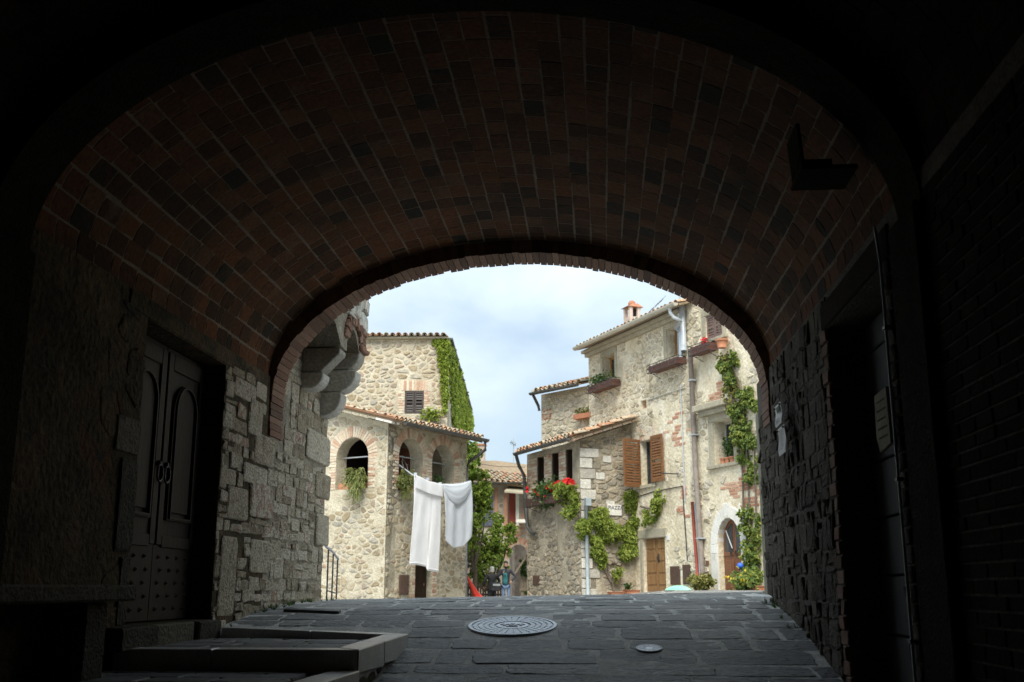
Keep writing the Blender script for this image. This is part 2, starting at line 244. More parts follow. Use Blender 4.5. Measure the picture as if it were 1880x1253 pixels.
class MB:
    def __init__(s): s.v = []; s.f = []
    def add(s, vs, fs):
        k = len(s.v); s.v += [Vector(p) for p in vs]; s.f += [tuple(i+k for i in f) for f in fs]; return s
    def box(s, a, b, fr=None):
        """axis aligned box from corner a to corner b, in the frame fr when given"""
        (x0, y0, z0), (x1, y1, z1) = a, b
        vs = [(x0, y0, z0), (x1, y0, z0), (x1, y1, z0), (x0, y1, z0), (x0, y0, z1), (x1, y0, z1), (x1, y1, z1), (x0, y1, z1)]
        if fr: vs = [fr(*p) for p in vs]
        return s.add(vs, [(0, 3, 2, 1), (4, 5, 6, 7), (0, 1, 5, 4), (1, 2, 6, 5), (2, 3, 7, 6), (3, 0, 4, 7)])
    def tube(s, pts, r, n=8, cap=True):
        pts = [Vector(p) for p in pts]; rs = r if isinstance(r, (list, tuple)) else [r]*len(pts)
        k = len(s.v)
        for i, p in enumerate(pts):
            d = (pts[min(i+1, len(pts)-1)]-pts[max(i-1, 0)]).normalized()
            a = d.cross(Vector((0, 0, 1)) if abs(d.z) < .9 else Vector((1, 0, 0))).normalized(); b = d.cross(a)
            for j in range(n):
                t = 2*math.pi*j/n; s.v.append(p+a*math.cos(t)*rs[i]+b*math.sin(t)*rs[i])
        for i in range(len(pts)-1):
            for j in range(n):
                s.f.append((k+i*n+j, k+i*n+(j+1) % n, k+(i+1)*n+(j+1) % n, k+(i+1)*n+j))
        if cap:
            s.f.append(tuple(k+j for j in range(n))); s.f.append(tuple(k+(len(pts)-1)*n+j for j in reversed(range(n))))
        return s
    def lathe(s, prof, c, n=14):
        k = len(s.v); c = Vector(c)
        for r, z in prof:
            for j in range(n):
                t = 2*math.pi*j/n; s.v.append(c+Vector((r*math.cos(t), r*math.sin(t), z)))
        for i in range(len(prof)-1):
            for j in range(n): s.f.append((k+i*n+j, k+i*n+(j+1) % n, k+(i+1)*n+(j+1) % n, k+(i+1)*n+j))
        s.f.append(tuple(k+j for j in range(n))); s.f.append(tuple(k+(len(prof)-1)*n+j for j in range(n)))
        return s
    def ball(s, c, r, n=10, m=7, sc_=(1, 1, 1)):
        prof = [(max(1e-3, math.sin(math.pi*i/m))*r, -math.cos(math.pi*i/m)*r) for i in range(m+1)]
        k = len(s.v); s.lathe(prof, (0, 0, 0), n)
        for i in range(k, len(s.v)):
            q = s.v[i]; s.v[i] = Vector((q.x*sc_[0]+c[0], q.y*sc_[1]+c[1], q.z*sc_[2]+c[2]))
        return s
    def prism(s, poly, d0, d1, fr):
        n = len(poly)
        s.add([fr(u, v, d0) for u, v in poly]+[fr(u, v, d1) for u, v in poly],
              [tuple(range(n-1, -1, -1)), tuple(range(n, 2*n))]+[(i, (i+1) % n, n+(i+1) % n, n+i) for i in range(n)])
        return s
    def build(s, name, m, parent=None, smooth=False, kind=None, label=None, bevel=0):
        if not s.v: return None
        c = sum(s.v, Vector())/len(s.v)
        me = bpy.data.meshes.new(name); me.from_pydata([p-c for p in s.v], [], s.f)
        if isinstance(m, str): m = M[m]
        me.materials.append(m)
        if smooth: me.polygons.foreach_set('use_smooth', [True]*len(me.polygons))
        me.update()
        o = bpy.data.objects.new(name, me); C.objects.link(o)
        WORLD[o.name] = c
        if parent: o.parent = parent; o.location = c-WORLD[parent.name]
        else: o.location = c
        if bevel:
            b = o.modifiers.new('bevel', 'BEVEL'); b.width = bevel; b.segments = 1; b.limit_method = 'ANGLE'
        return tag(o, label, kind=kind)

class Frame:
    """a vertical plane: u runs to the right seen from its front, v is height, d comes out towards the viewer"""
    def __init__(s, o, u):
        s.o = Vector((o[0], o[1], 0)); s.u = Vector((u[0], u[1], 0)).normalized(); s.n = Vector((s.u.y, -s.u.x, 0))
    def __call__(s, u, v, d=0): return s.o+s.u*u+s.n*d+Vector((0, 0, v))
    def uv(s, px, py, d=0):
        r = ray(px, py); p0 = s.o+s.n*d; t = p0.dot(s.n)/r.dot(s.n); p = r*t
        return (p-s.o).dot(s.u), p.z
    def rect(s, x0, y0, x1, y1, d=0):
        mx_, my_ = (x0+x1)/2, (y0+y1)/2
        return s.uv(x0, my_, d)[0], s.uv(x1, my_, d)[0], s.uv(mx_, y1, d)[1], s.uv(mx_, y0, d)[1]

# ---- pieces: stones, bricks, tiles
def clip(poly, nx, ny, c):
    """keep the side nx*x+ny*y <= c"""
    outp = []; n = len(poly)
    for i in range(n):
        a = poly[i]; b = poly[(i+1) % n]; da = nx*a[0]+ny*a[1]-c; db = nx*b[0]+ny*b[1]-c
        if da <= 0: outp.append(a)
        if (da < 0 < db) or (db < 0 < da):
            t = da/(da-db); outp.append((a[0]+(b[0]-a[0])*t, a[1]+(b[1]-a[1])*t))
    return outp
def area(p): return .5*sum(p[i][0]*p[(i+1) % len(p)][1]-p[(i+1) % len(p)][0]*p[i][1] for i in range(len(p)))
def clip_convex(poly, conv, gap):
    if area(conv) < 0: conv = conv[::-1]
    for i in range(len(conv)):
        a, b = conv[i], conv[(i+1) % len(conv)]; ex, ey = b[0]-a[0], b[1]-a[1]; l = math.hypot(ex, ey)
        if l < 1e-6: continue
        nx, ny = ey/l, -ex/l; poly = clip(poly, nx, ny, nx*a[0]+ny*a[1]-gap)
        if len(poly) < 3: return []
    return poly
def avoid(poly, hole, gap):
    """cut a convex piece so that it stays clear of a convex hole"""
    if area(hole) < 0: hole = hole[::-1]
    cx = sum(p[0] for p in poly)/len(poly); cy = sum(p[1] for p in poly)/len(poly); best = None
    for i in range(len(hole)):
        a, b = hole[i], hole[(i+1) % len(hole)]; ex, ey = b[0]-a[0], b[1]-a[1]; l = math.hypot(ex, ey)
        if l < 1e-6: continue
        nx, ny = ey/l, -ex/l; s = nx*cx+ny*cy-(nx*a[0]+ny*a[1])
        if best is None or s > best[0]: best = (s, nx, ny, nx*a[0]+ny*a[1])
    if best[0] <= 0: return []
    return clip(poly, -best[1], -best[2], -(best[3]+gap))
def rubble_cells(u0, u1, v0, v1, su, sv, rng, gap=.02, jit=.33, drop=.15, holes=(), region=None, mask=None):
    nu, nv = int((u1-u0)/su)+3, int((v1-v0)/sv)+3
    S = {}
    for j in range(-1, nv):
        for i in range(-1, nu):
            if rng.random() < drop*(1+1.3*pnoise(Vector((i*.55, j*.55, su*40)))): continue
            S[(i, j)] = (i+.5*(j % 2)+rng.uniform(-jit, jit), j+rng.uniform(-jit, jit)*.85)
    cells = []
    for (i, j), (x, y) in S.items():
        poly = [(x-1.7, y-1.7), (x+1.7, y-1.7), (x+1.7, y+1.7), (x-1.7, y+1.7)]
        for dj in range(-3, 4):
            for di in range(-3, 4):
                q = S.get((i+di, j+dj))
                if q is None or (di == 0 and dj == 0): continue
                dx, dy = q[0]-x, q[1]-y; l = math.hypot(dx, dy)
                if l > 3.4: continue
                dx /= l; dy /= l
                g = gap*.5/math.sqrt((dx*su)**2+(dy*sv)**2)
                poly = clip(poly, dx, dy, dx*x+dy*y+l/2-g)
                if len(poly) < 3: break
            if len(poly) < 3: break
        if len(poly) < 3: continue
        poly = [(u0+p[0]*su, v0+p[1]*sv) for p in poly]
        poly = clip_convex(poly, region or [(u0, v0), (u1, v0), (u1, v1), (u0, v1)], gap*.5)
        for h in holes:
            if len(poly) < 3: break
            hx = [p[0] for p in h]; hy = [p[1] for p in h]
            if max(p[0] for p in poly) < min(hx)-gap or min(p[0] for p in poly) > max(hx)+gap or max(p[1] for p in poly) < min(hy)-gap or min(p[1] for p in poly) > max(hy)+gap: continue
            poly = avoid(poly, h, gap*.5)
        if len(poly) < 3 or area(poly) < su*sv*.10: continue
        if mask:
            cx = sum(p[0] for p in poly)/len(poly); cy = sum(p[1] for p in poly)/len(poly)
            if not mask(cx, cy): continue
        cells.append(poly)
    return cells
def brick_rows(u0, u1, v0, v1, bw, bh, gap, rng, holes=(), mask=None, region=None, wob=.2):
    outp = []; v = v0; r = 0
    while v < v1-bh*.4:
        h = min(bh*rng.uniform(1-wob*.5, 1+wob*.5), v1-v); u = u0-(bw*.5 if r % 2 else 0)-rng.uniform(0, .2)*bw
        while u < u1:
            w_ = bw*rng.uniform(1-wob, 1+wob); a, b = max(u, u0), min(u+w_, u1)
            if b-a > bw*.2:
                p = [(a+gap/2, v+gap/2), (b-gap/2, v+gap/2), (b-gap/2, v+h-gap/2), (a+gap/2, v+h-gap/2)]
                if region: p = clip_convex(p, region, gap*.3)
                for hh in holes:
                    if len(p) < 3: break
                    hx = [q[0] for q in hh]; hy = [q[1] for q in hh]
                    if b < min(hx) or a > max(hx) or v+h < min(hy) or v > max(hy): continue
                    p = avoid(p, hh, gap*.3)
                if len(p) >= 3 and area(p) > bw*bh*.08 and (not mask or mask((a+b)/2, v+h/2)): outp.append(p)
            u += w_
        v += h; r += 1
    return outp
def coursed(u0, u1, v0, v1, rng, hs=(.10, .22), ws=(.13, .42), gap=.014, holes=(), region=None, wob=.013):
    """squared rubble laid in rough courses of uneven height, some stones split in two"""
    out_ = []; v = v0
    while v < v1:
        h = rng.uniform(*hs); u = u0-rng.uniform(0, .2)
        while u < u1:
            w_ = rng.uniform(*ws); parts = [(v, v+h)]
            if h > .15 and rng.random() < .35: m_ = v+h*rng.uniform(.35, .65); parts = [(v, m_), (m_, v+h)]
            for (p, q) in parts:
                q += rng.uniform(-.03, .03) if q == v+h else 0
                j = lambda: rng.uniform(-wob, wob)
                a, b, g = u, u+w_, gap/2
                poly = [(a+g+j(), p+g+j()), ((a+b)/2, p+g+j()*.6), (b-g+j(), p+g+j()), (b-g+j(), q-g+j()), ((a+b)/2+j(), q-g+j()*.6), (a+g+j(), q-g+j())]
                poly = clip_convex(poly, region or rect_poly(u0, u1, v0, v1), gap*.4)
                for hh in holes:
                    if len(poly) < 3: break
                    hx = [z[0] for z in hh]; hy = [z[1] for z in hh]
                    if max(z[0] for z in poly) < min(hx)-gap or min(z[0] for z in poly) > max(hx)+gap or max(z[1] for z in poly) < min(hy)-gap or min(z[1] for z in poly) > max(hy)+gap: continue
                    poly = avoid(poly, hh, gap*.6)
                if len(poly) >= 3 and area(poly) > .0025: out_.append(poly)
            u += w_
        v += h
    return out_
def soften(poly, k):
    outp = []; n = len(poly)
    for i in range(n):
        a, b = poly[i], poly[(i+1) % n]
        outp += [(a[0]+(b[0]-a[0])*k, a[1]+(b[1]-a[1])*k), (a[0]+(b[0]-a[0])*(1-k), a[1]+(b[1]-a[1])*(1-k))]
    return outp
def piece(mb, fr, poly, h, rng, rnd=.2, inset=.16, rough=.3, base=-.012):
    if area(poly) < 0: poly = poly[::-1]
    if rnd > .14:
        k_ = 1-rng.random()**2*.22; cx = sum(p[0] for p in poly)/len(poly); cy = sum(p[1] for p in poly)/len(poly)
        poly = [(cx+(p[0]-cx)*k_*rng.uniform(.93, 1.0), cy+(p[1]-cy)*k_*rng.uniform(.93, 1.0)) for p in poly]
    if rnd: poly = soften(poly, rnd)
    n = len(poly); cx = sum(p[0] for p in poly)/n; cy = sum(p[1] for p in poly)/n
    sz = math.sqrt(abs(area(poly))); ins = min(.45, inset)
    tx, ty = rng.uniform(-1, 1)*rough*h/sz, rng.uniform(-1, 1)*rough*h/sz
    vs = [fr(p[0], p[1], base) for p in poly]
    vs += [fr(p[0], p[1], h*.55+(p[0]-cx)*tx+(p[1]-cy)*ty) for p in poly]
    vs += [fr(cx+(p[0]-cx)*(1-ins), cy+(p[1]-cy)*(1-ins), h*(1+rng.uniform(-1, 1)*rough*.5)+(p[0]-cx)*tx+(p[1]-cy)*ty) for p in poly]
    fs = [(i, (i+1) % n, n+(i+1) % n, n+i) for i in range(n)]+[(n+i, n+(i+1) % n, 2*n+(i+1) % n, 2*n+i) for i in range(n)]
    fs.append(tuple(range(2*n, 3*n)))
    mb.add(vs, fs)
def emit(name, fr, polys, m, parent, rng, h=(.01, .03), limit=300, minpx=12, smooth=False, rnd=.2, inset=.16, rough=.4, extra=None, base=-.012):
    """each piece that shows about 10 px or more is an object; the small rest is one part"""
    rated = []
    for p in polys:
        cx = sum(q[0] for q in p)/len(p); cy = sum(q[1] for q in p)/len(p)
        P_ = fr(cx, cy, 0); du = max(q[0] for q in p)-min(q[0] for q in p); dv = max(q[1] for q in p)-min(q[1] for q in p)
        rated.append((math.sqrt(du*dv)/max(3, P_.length)*F, p))
    rated.sort(key=lambda t: -t[0])
    rest = MB()
    for i, (s, p) in enumerate(rated):
        hh = rng.uniform(*h)
        if i < limit and s >= minpx:
            mb = MB(); piece(mb, fr, p, hh, rng, rnd, inset, rough, base); mb.build(name, m, parent, smooth)
        else: piece(rest, fr, p, hh, rng, rnd, inset, rough, base)
    if rest.v: rest.build('small_'+name+'s' if not name.startswith('small') else name, m, parent, smooth, kind='stuff')
def wall(name, fr, outer, holes, thick, m, parent=None, kind=None, step=None):
    """a wall with real openings: front, back, edges and reveals"""
    if area(outer) < 0: outer = outer[::-1]
    hs = [h if area(h) < 0 else h[::-1] for h in holes]
    loops = [outer]+hs; flat = [p for lp in loops for p in lp]
    tri = geometry.tessellate_polygon([[Vector((p[0], p[1], 0)) for p in lp] for lp in loops])
    n = len(flat); mb = MB(); vs = [fr(p[0], p[1], 0) for p in flat]+[fr(p[0], p[1], -thick) for p in flat]
    fs = []
    for t in tri:
        a = [flat[i] for i in t]
        if abs(area(a)) < 1e-9: continue
        t = tuple(t) if area(a) > 0 else tuple(reversed(t))
        fs.append(t); fs.append(tuple(n+i for i in reversed(t)))
    k = 0
    for lp in loops:
        q = len(lp)
        for i in range(q): fs.append((k+i, n+k+i, n+k+(i+1) % q, k+(i+1) % q))
        k += q
    mb.add(vs, fs)
    return mb.build(name, m, parent, kind=kind)
def arch_poly(u0, u1, v0, vs_, n=10, top=None):
    """rectangle with a round head: springs at vs_"""
    r = (u1-u0)/2; b = (top-vs_) if top else r
    return [(u0, v0), (u1, v0)]+[(u0+r+r*math.cos(math.pi*i/n), vs_+b*math.sin(math.pi*i/n)) for i in range(n+1)]
def rect_poly(u0, u1, v0, v1): return [(u0, v0), (u1, v0), (u1, v1), (u0, v1)]
def leaves(mb, P_, n, size, rng, normal=None, spread=.9, droop=.4):
    """n leaves around the point P_"""
    for _ in range(n):
        a = Vector((rng.gauss(0, 1), rng.gauss(0, 1), rng.gauss(0, 1))).normalized()
        nn = ((normal or Vector((0, -.4, .6)))+a*spread).normalized()
        t = nn.cross(Vector((rng.uniform(-1, 1), rng.uniform(-1, 1), rng.uniform(-1.3, .3)))).normalized(); b = nn.cross(t)
        s = size*rng.uniform(.6, 1.35)
        mb.add([P_-t*s*.5, P_+b*s*.38+nn*s*.06, P_+t*s*.55-Vector((0, 0, s*droop*.4)), P_-b*s*.38+nn*s*.06], [(0, 1, 2), (0, 2, 3)])
def pick(poly, rng):
    xs = [p[0] for p in poly]; ys = [p[1] for p in poly]
    while True:
        x, y = rng.uniform(min(xs), max(xs)), rng.uniform(min(ys), max(ys)); c = False
        for i in range(len(poly)):
            a, b = poly[i], poly[i-1]
            if (a[1] > y) != (b[1] > y) and x < (b[0]-a[0])*(y-a[1])/(b[1]-a[1])+a[0]: c = not c
        if c: return x, y
def foliage(fr, pxpoly, count, size, rng, d=(.03, .2), d0=0, freq=2.5, thr=-.15, normal=None, per=5):
    """leaf clumps over an outline on the plane fr, with gaps where a noise is low"""
    poly = [fr.uv(x, y, d0) for x, y in pxpoly]; mb = MB()
    for _ in range(count):
        u, v = pick(poly, rng); q = pnoise(Vector((u*freq, v*freq, d0*3+1.7)))
        if q < thr+rng.uniform(-.08, .08): continue
        dd = d0+d[0]+(d[1]-d[0])*rng.random()*max(.15, min(1, (q-thr)*2.2))
        leaves(mb, fr(u+rng.gauss(0, .03), v+rng.gauss(0, .03), dd), per, size, rng, normal or (fr.n*.8+Vector((0, 0, .5))))
    return mb

# ================================================================== GROUND
rg = random.Random(3)
def gridsheet(x0, x1, y0, y1, nx, ny, dz=0):
    mb = MB(); vs = []; 
    for j in range(ny+1):
        for i in range(nx+1):
            x = x0+(x1-x0)*i/nx; y = y0+(y1-y0)*j/ny; vs.append((x, y, ground(x, y)+dz))
    mb.add(vs, [(j*(nx+1)+i, j*(nx+1)+i+1, (j+1)*(nx+1)+i+1, (j+1)*(nx+1)+i) for j in range(ny) for i in range(nx)])
    return mb
XL, XR = -3.48, 1.75
far = MB(); far.add([(-400, -400, -6), (400, -400, -6), (400, 600, -6), (-400, 600, -6)], [(0, 1, 2, 3)])
far.build('far_ground', 'ground_mortar', kind='structure')
street = thing('street', None, None, (-.8, 9, -.5), kind='structure')
for ya, yb, ny_ in ((-8, 5, 26), (5, 16, 110), (16, 60, 88)): gridsheet(-14, 12, ya, yb, 52, ny_, .003).build('paving_bed', 'ground_mortar', street)
# stone slabs in rows across the passage
MAN = (at_y(941, 1141, 9.9).x, 9.9, .40); MAN2 = (at_y(1191, 1177, 9.1).x, 9.1, .105)
def wave(x, y): return .035*pnoise(Vector((x*.9, y*2.1, 7)))+.012*pnoise(Vector((x*4, y*3, 2)))
def slab(mb, x0, x1, y0, y1, rng, lift):
    c = .011
    def pt(x, y, dz): return (x, y+wave(x, y), ground(x, y+wave(x, y))+dz)
    j = lambda: rng.uniform(-.013, .013)
    cs = [(x0+j(), y0+j()), (x1+j(), y0+j()), (x1+j(), y1+j()), (x0+j(), y1+j())]
    ring = []
    for k in range(4):
        a, b = cs[k], cs[(k+1) % 4]; n = 5
        for q in range(n):
            t = q/n+(.05 if q == 0 else 0)
            ring.append((a[0]+(b[0]-a[0])*t+(rng.uniform(-.010, .010)), a[1]+(b[1]-a[1])*t+rng.uniform(-.011, .011)))
    n = len(ring); cx = (x0+x1)/2; cy = (y0+y1)/2
    tlx, tly = rng.uniform(-.012, .012), rng.uniform(-.02, .02)
    def ins(p, s): return (p[0]-math.copysign(min(abs(p[0]-cx), s), p[0]-cx), p[1]-math.copysign(min(abs(p[1]-cy), s), p[1]-cy))
    vs = [pt(*p, -.05) for p in ring]+[pt(*p, lift-.005) for p in ring]
    for p in ring:
        q = ins(p, c); vs.append(pt(q[0], q[1], lift+(q[0]-cx)*tlx+(q[1]-cy)*tly+rng.uniform(-.002, .002)))
    fs = [(i, (i+1) % n, n+(i+1) % n, n+i) for i in range(n)]+[(n+i, n+(i+1) % n, 2*n+(i+1) % n, 2*n+i) for i in range(n)]
    vs.append(pt(cx, cy, lift+rng.uniform(0, .004))); fs += [(2*n+i, 2*n+(i+1) % n, 3*n) for i in range(n)]
    mb.add(vs, fs)
rest = MB(); y = 5.4; cnt = 0
rows = []
while y < 34:
    dep = rg.uniform(.27, .42) if y < 13.4 else rg.uniform(.25, .4)
    rows.append((y, dep)); y += dep
cand = []
for r_, (y, dep) in enumerate(rows):
    xa, xb = (-1.72 if y < 9.35 else XL-.02, XR+.02) if y < 11.6 else ((-3.4 if y < 13.4 else -9.5-.1*(y-13)), (1.9+(y-11.6)*.25))
    if y < 9.5 and y > 9.2: xa = -1.72
    x = xa-rg.uniform(0, .4)
    while x < xb:
        wd = rg.choice([.28, .40, .52, .62, .75, .95])*rg.uniform(.9, 1.1)
        a, b = max(x, xa), min(x+wd, xb); x += wd
        if b-a < .12: continue
        g = rg.uniform(.006, .026); gy = rg.uniform(.007, .022)
        cx, cy = (a+b)/2, y+dep/2; skip = False
        segs = [(a+g, b-g)]
        for (mx_, my_, mr_) in (MAN,):
            if y-.02 < my_+mr_ and y+dep+.02 > my_-mr_:
                ns = []
                for (p, q) in segs:
                    dy = 0 if y < my_ < y+dep else min(abs(y-my_), abs(y+dep-my_))
                    hw = math.sqrt(max(0, (mr_+.03)**2-dy*dy))
                    if q < mx_-hw or p > mx_+hw: ns.append((p, q)); continue
                    if p < mx_-hw: ns.append((p, mx_-hw))
                    if q > mx_+hw: ns.append((mx_+hw, q))
                segs = ns
        for (p, q) in segs:
            if q-p > .07: cand.append((p, q, y+gy, y+dep-gy))
cand.sort(key=lambda t: t[2])
for k, (p, q, a, b) in enumerate(cand):
    lift = rg.uniform(.004, .009)
    if a > 7.2 and cnt < 290 and b < 15.5:
        mb = MB(); slab(mb, p, q, a, b, rg, lift); mb.build('paving_stone', 'paving', street); cnt += 1
    else: slab(rest, p, q, a, b, rg, lift)
rest.build('far_paving_stones', 'paving', street, kind='stuff')

# manhole covers
def manhole(x, y, r, label, rings, spokes, group=None):
    t = thing('manhole_cover', label, 'manhole cover', (x, y, ground(x, y)), group)
    e = .15; sx = (ground(x, y+e)-ground(x, y-e))/(2*e)
    up_ = .012 if r < .2 else 0
    P_ = lambda rr, a, h: Vector((x+rr*math.cos(a), y+rr*math.sin(a), ground(x, y)+sx*rr*math.sin(a)+h+up_))
    n = 48
    def ring(r0, r1, h0, h1, a0=0, a1=2*math.pi, nn=n):
        mb = MB(); vs = []
        for i in range(nn+1):
            a = a0+(a1-a0)*i/nn; vs += [P_(r0, a, h0), P_(r0, a, h1), P_(r1, a, h1), P_(r1, a, h0)]
        mb.add(vs, [(4*i+k, 4*i+(k+1) % 4, 4*(i+1)+(k+1) % 4, 4*(i+1)+k) for i in range(nn) for k in range(4)]+[(0, 1, 2, 3), (4*nn+3, 4*nn+2, 4*nn+1, 4*nn)]); return mb
    ring(r*.93, r, -.03, .011).build('rim', 'iron', t)
    ring(.001, r*.92, -.03, .003).build('plate', 'worn_iron', t)
    for k in range(rings):
        r0 = r*(.42+.5*k/rings); mb = MB(); sg = spokes
        for s_ in range(sg):
            a0 = 2*math.pi*(s_+.07)/sg; a1 = 2*math.pi*(s_+.93)/sg; q = ring(r0, r0+r*.5/rings*.78, .001, .010, a0, a1, 2); mb.add(q.v, q.f)
        mb.build('ring_of_ribs', 'iron', t)
    ring(.001, r*.36, .0, .009).build('centre_disc', 'iron', t)
    if r > .2:
        mb = MB()      # worn crest and letters in the middle
        for (ax, ay, bx, by) in [(-.18, -.07, -.10, .07), (-.10, .07, -.03, -.07), (0, -.09, 0, .09), (-.05, .09, .05, .09), (.05, -.07, .12, .07), (.12, .07, .19, -.07), (-.24, .02, -.19, .10), (.24, .02, .19, .10), (-.12, -.13, .12, -.13)]:
            a = Vector((ax*r*1.1, ay*r*1.3, 0)); b = Vector((bx*r*1.1, by*r*1.3, 0)); d = (b-a).normalized(); s = Vector((-d.y, d.x, 0))*.010
            q = [a-s, b-s, b+s, a+s]
            top = [Vector((x+p.x, y+p.y, ground(x, y)+sx*p.y+.0125)) for p in q]; bot = [p-Vector((0, 0, .01)) for p in top]
            mb.add(bot+top, [(4, 5, 6, 7), (0, 1, 5, 4), (1, 2, 6, 5), (2, 3, 7, 6), (3, 0, 4, 7)])
        mb.build('crest', 'dark_iron', t)
manhole(*MAN, 'large round iron manhole cover with ribbed rings and worn crest in the paved slope', 4, 30)
manhole(*MAN2, 'small round iron access cover set in the dark paving slabs near the right wall', 3, 12)

# ================================================================== GATE PASSAGE
FL = Frame((XL, 0), (0, 1)); FR_ = Frame((XR, 0), (0, -1))
XC = (XL+XR)/2; AH = (XR-XL)/2
def prof(a, zs, b, t): return Vector((XC+a*math.cos(t), 0, zs+b*math.sin(t)))
class Arc:
    """curved surface: u runs along the passage, v is arc length from the right springing over to the left, d points inwards"""
    def __init__(s, a, zs, b):
        s.pts = [prof(a, zs, b, math.pi*i/400) for i in range(401)]; s.l = [0]
        for i in range(400): s.l.append(s.l[-1]+(s.pts[i+1]-s.pts[i]).length)
        s.L = s.l[-1]
    def at(s, v):
        v = max(0, min(s.L-1e-5, v)); lo, hi = 0, 400
        while hi-lo > 1:
            m = (lo+hi)//2
            if s.l[m] <= v: lo = m
            else: hi = m
        t = (v-s.l[lo])/(s.l[hi]-s.l[lo]); p = s.pts[lo].lerp(s.pts[hi], t); tg = (s.pts[hi]-s.pts[lo]).normalized()
        return p, Vector((-tg.z, 0, tg.x))    # inward normal
    def __call__(s, u, v, d=0):
        p, n = s.at(v); q = p+n*d; return Vector((q.x, u, q.z))
VA = Arc(AH+.02, 2.2, 1.455)       # vault
RA = Arc(AH-.02, 2.0, 1.51)        # arch rings
gate = thing('gatehouse', 'dark vaulted brick and stone gate passage that the picture looks out of', 'gatehouse', (XC, 8, -.5))
rv = random.Random(11)
# niche over the right-hand door: region on the vault left open
NU0, NU1, NV0, NV1 = 6.35, 7.45, .22, .98
def in_niche(u0, u1, v0, v1): return u1 > NU0 and u0 < NU1 and v1 > NV0 and v0 < NV1
def shell(name, A, u0, u1, nu, m, hole=False, thick=.02, nv=64):
    mb = MB(); us = sorted(set([u0+(u1-u0)*i/nu for i in range(nu+1)]+([NU0, NU1] if hole else [])))
    vv = sorted(set([A.L*j/nv for j in range(nv+1)]+([NV0, NV1] if hole else [])))
    for u in us:
        for v in vv: mb.v.append(A(u, v, 0))
    k = len(vv)
    for i in range(len(us)-1):
        for j in range(k-1):
            if hole and us[i] >= NU0-1e-6 and us[i+1] <= NU1+1e-6 and vv[j] >= NV0-1e-6 and vv[j+1] <= NV1+1e-6: continue
            mb.f.append((i*k+j, (i+1)*k+j, (i+1)*k+j+1, i*k+j+1))
    return mb.build(name, m, gate)
shell('vault', VA, 6.02, 10.9, 12, 'vault_mortar')
shell('near_vault', VA, -7, 5.5, 12, 'near_shade_mortar')
tiles = []; nc = 40; cw = VA.L/nc
for c_ in range(nc):
    u = 6.14+rv.uniform(-.16, 0) + (.15 if c_ % 2 else 0)
    if u > 6.1: tiles.append((6.05, u, c_))
    while u < 10.84:
        l = rv.uniform(.23, .30) if rv.random() > .08 else rv.uniform(.10, .17)
        tiles.append((u, min(u+l, 10.86), c_)); u += l
big = MB(); tl = []
for (a, b, c_) in tiles:
    if b-a < .05: continue
    wv = .011*math.sin(a*3+c_*1.7)+.022*pnoise(Vector((a*1.3, c_*.45, 2)))
    v0, v1 = c_*cw+.006+wv*.5, (c_+1)*cw-.006+wv*.5
    g = .0065
    tl.append([(a+g, v0+rv.uniform(-.002, .002)), (b-g, v0+rv.uniform(-.002, .002)), (b-g, v1+rv.uniform(-.003, .003)), (a+g, v1+rv.uniform(-.003, .003))])
vault = bpy.data.objects['vault']
emit('ceiling_tile', VA, tl, 'vault_tile', gate, rv, h=(.0008, .0035), limit=300, minpx=12, rnd=.04, inset=.04, rough=.35, base=-.004)
tl = []
for c_ in range(nc//1):
    u = 3.2+(.15 if c_ % 2 else 0)
    while u < 5.45:
        l = rv.uniform(.27, .33); tl.append(rect_poly(u+.006, min(u+l, 5.48)-.006, c_*cw+.008, (c_+1)*cw-.008)); u += l
emit('near_ceiling_tile', VA, tl, 'near_shade_tile', gate, rv, h=(.001, .005), limit=0, rnd=.04, inset=.06, base=-.004)
# arch rings of bricks on edge
def ringbricks(A, u0, u1, depth, name, jag, m, legs, limit=300):
    n = int(A.L/.072); pcs = []
    mb_all = MB(); k = 0
    for i in range(n):
        v0, v1 = A.L*i/n+.004, A.L*(i+1)/n-.004
        a = u0+rv.uniform(-.006, .006); b = u1+rv.uniform(-jag, jag*.6)
        if jag > .015 and rv.random() < .05: b -= .05
        dd = rv.uniform(-.006, .008)
        for (p, q) in (((a, (a+b)/2-.005), ((a+b)/2+.005, b)) if False else ((a, b),)):
            mb = MB()
            P = [A(p, v0, dd), A(q, v0, dd), A(q, v1, dd), A(p, v1, dd), A(p, v0, -depth), A(q, v0, -depth), A(q, v1, -depth), A(p, v1, -depth)]
            mb.add(P, [(3, 2, 1, 0), (4, 5, 6, 7), (0, 1, 5, 4), (1, 2, 6, 5), (2, 3, 7, 6), (3, 0, 4, 7)])
            if k < limit: mb.build(name, m, gate)
            else: mb_all.add(mb.v, mb.f)
            k += 1
    # brick legs below the springing
    for side, zb in legs:
        z = 2.0; x = XC+side*(AH-.02)
        while z > zb:
            h = .072; xx = x+rv.uniform(-.006, .006)
            x0, x1 = (xx, XR+.02) if side > 0 else (XL-.02, xx)
            MB().box((x0, u0, z-h+.004), (x1, u1+rv.uniform(-jag, jag*.6), z-.004)).build(name, m, gate); z -= h
ringbricks(RA, 10.88, 11.32, .22, 'arch_brick', .022, 'ring_brick', [(-1, 1.60), (1, 1.70)])
ringbricks(RA, 5.52, 6.0, .3, 'near_arch_brick', .01, 'near_shade_tile', [(-1, 1.0), (1, 1.0)], limit=0)
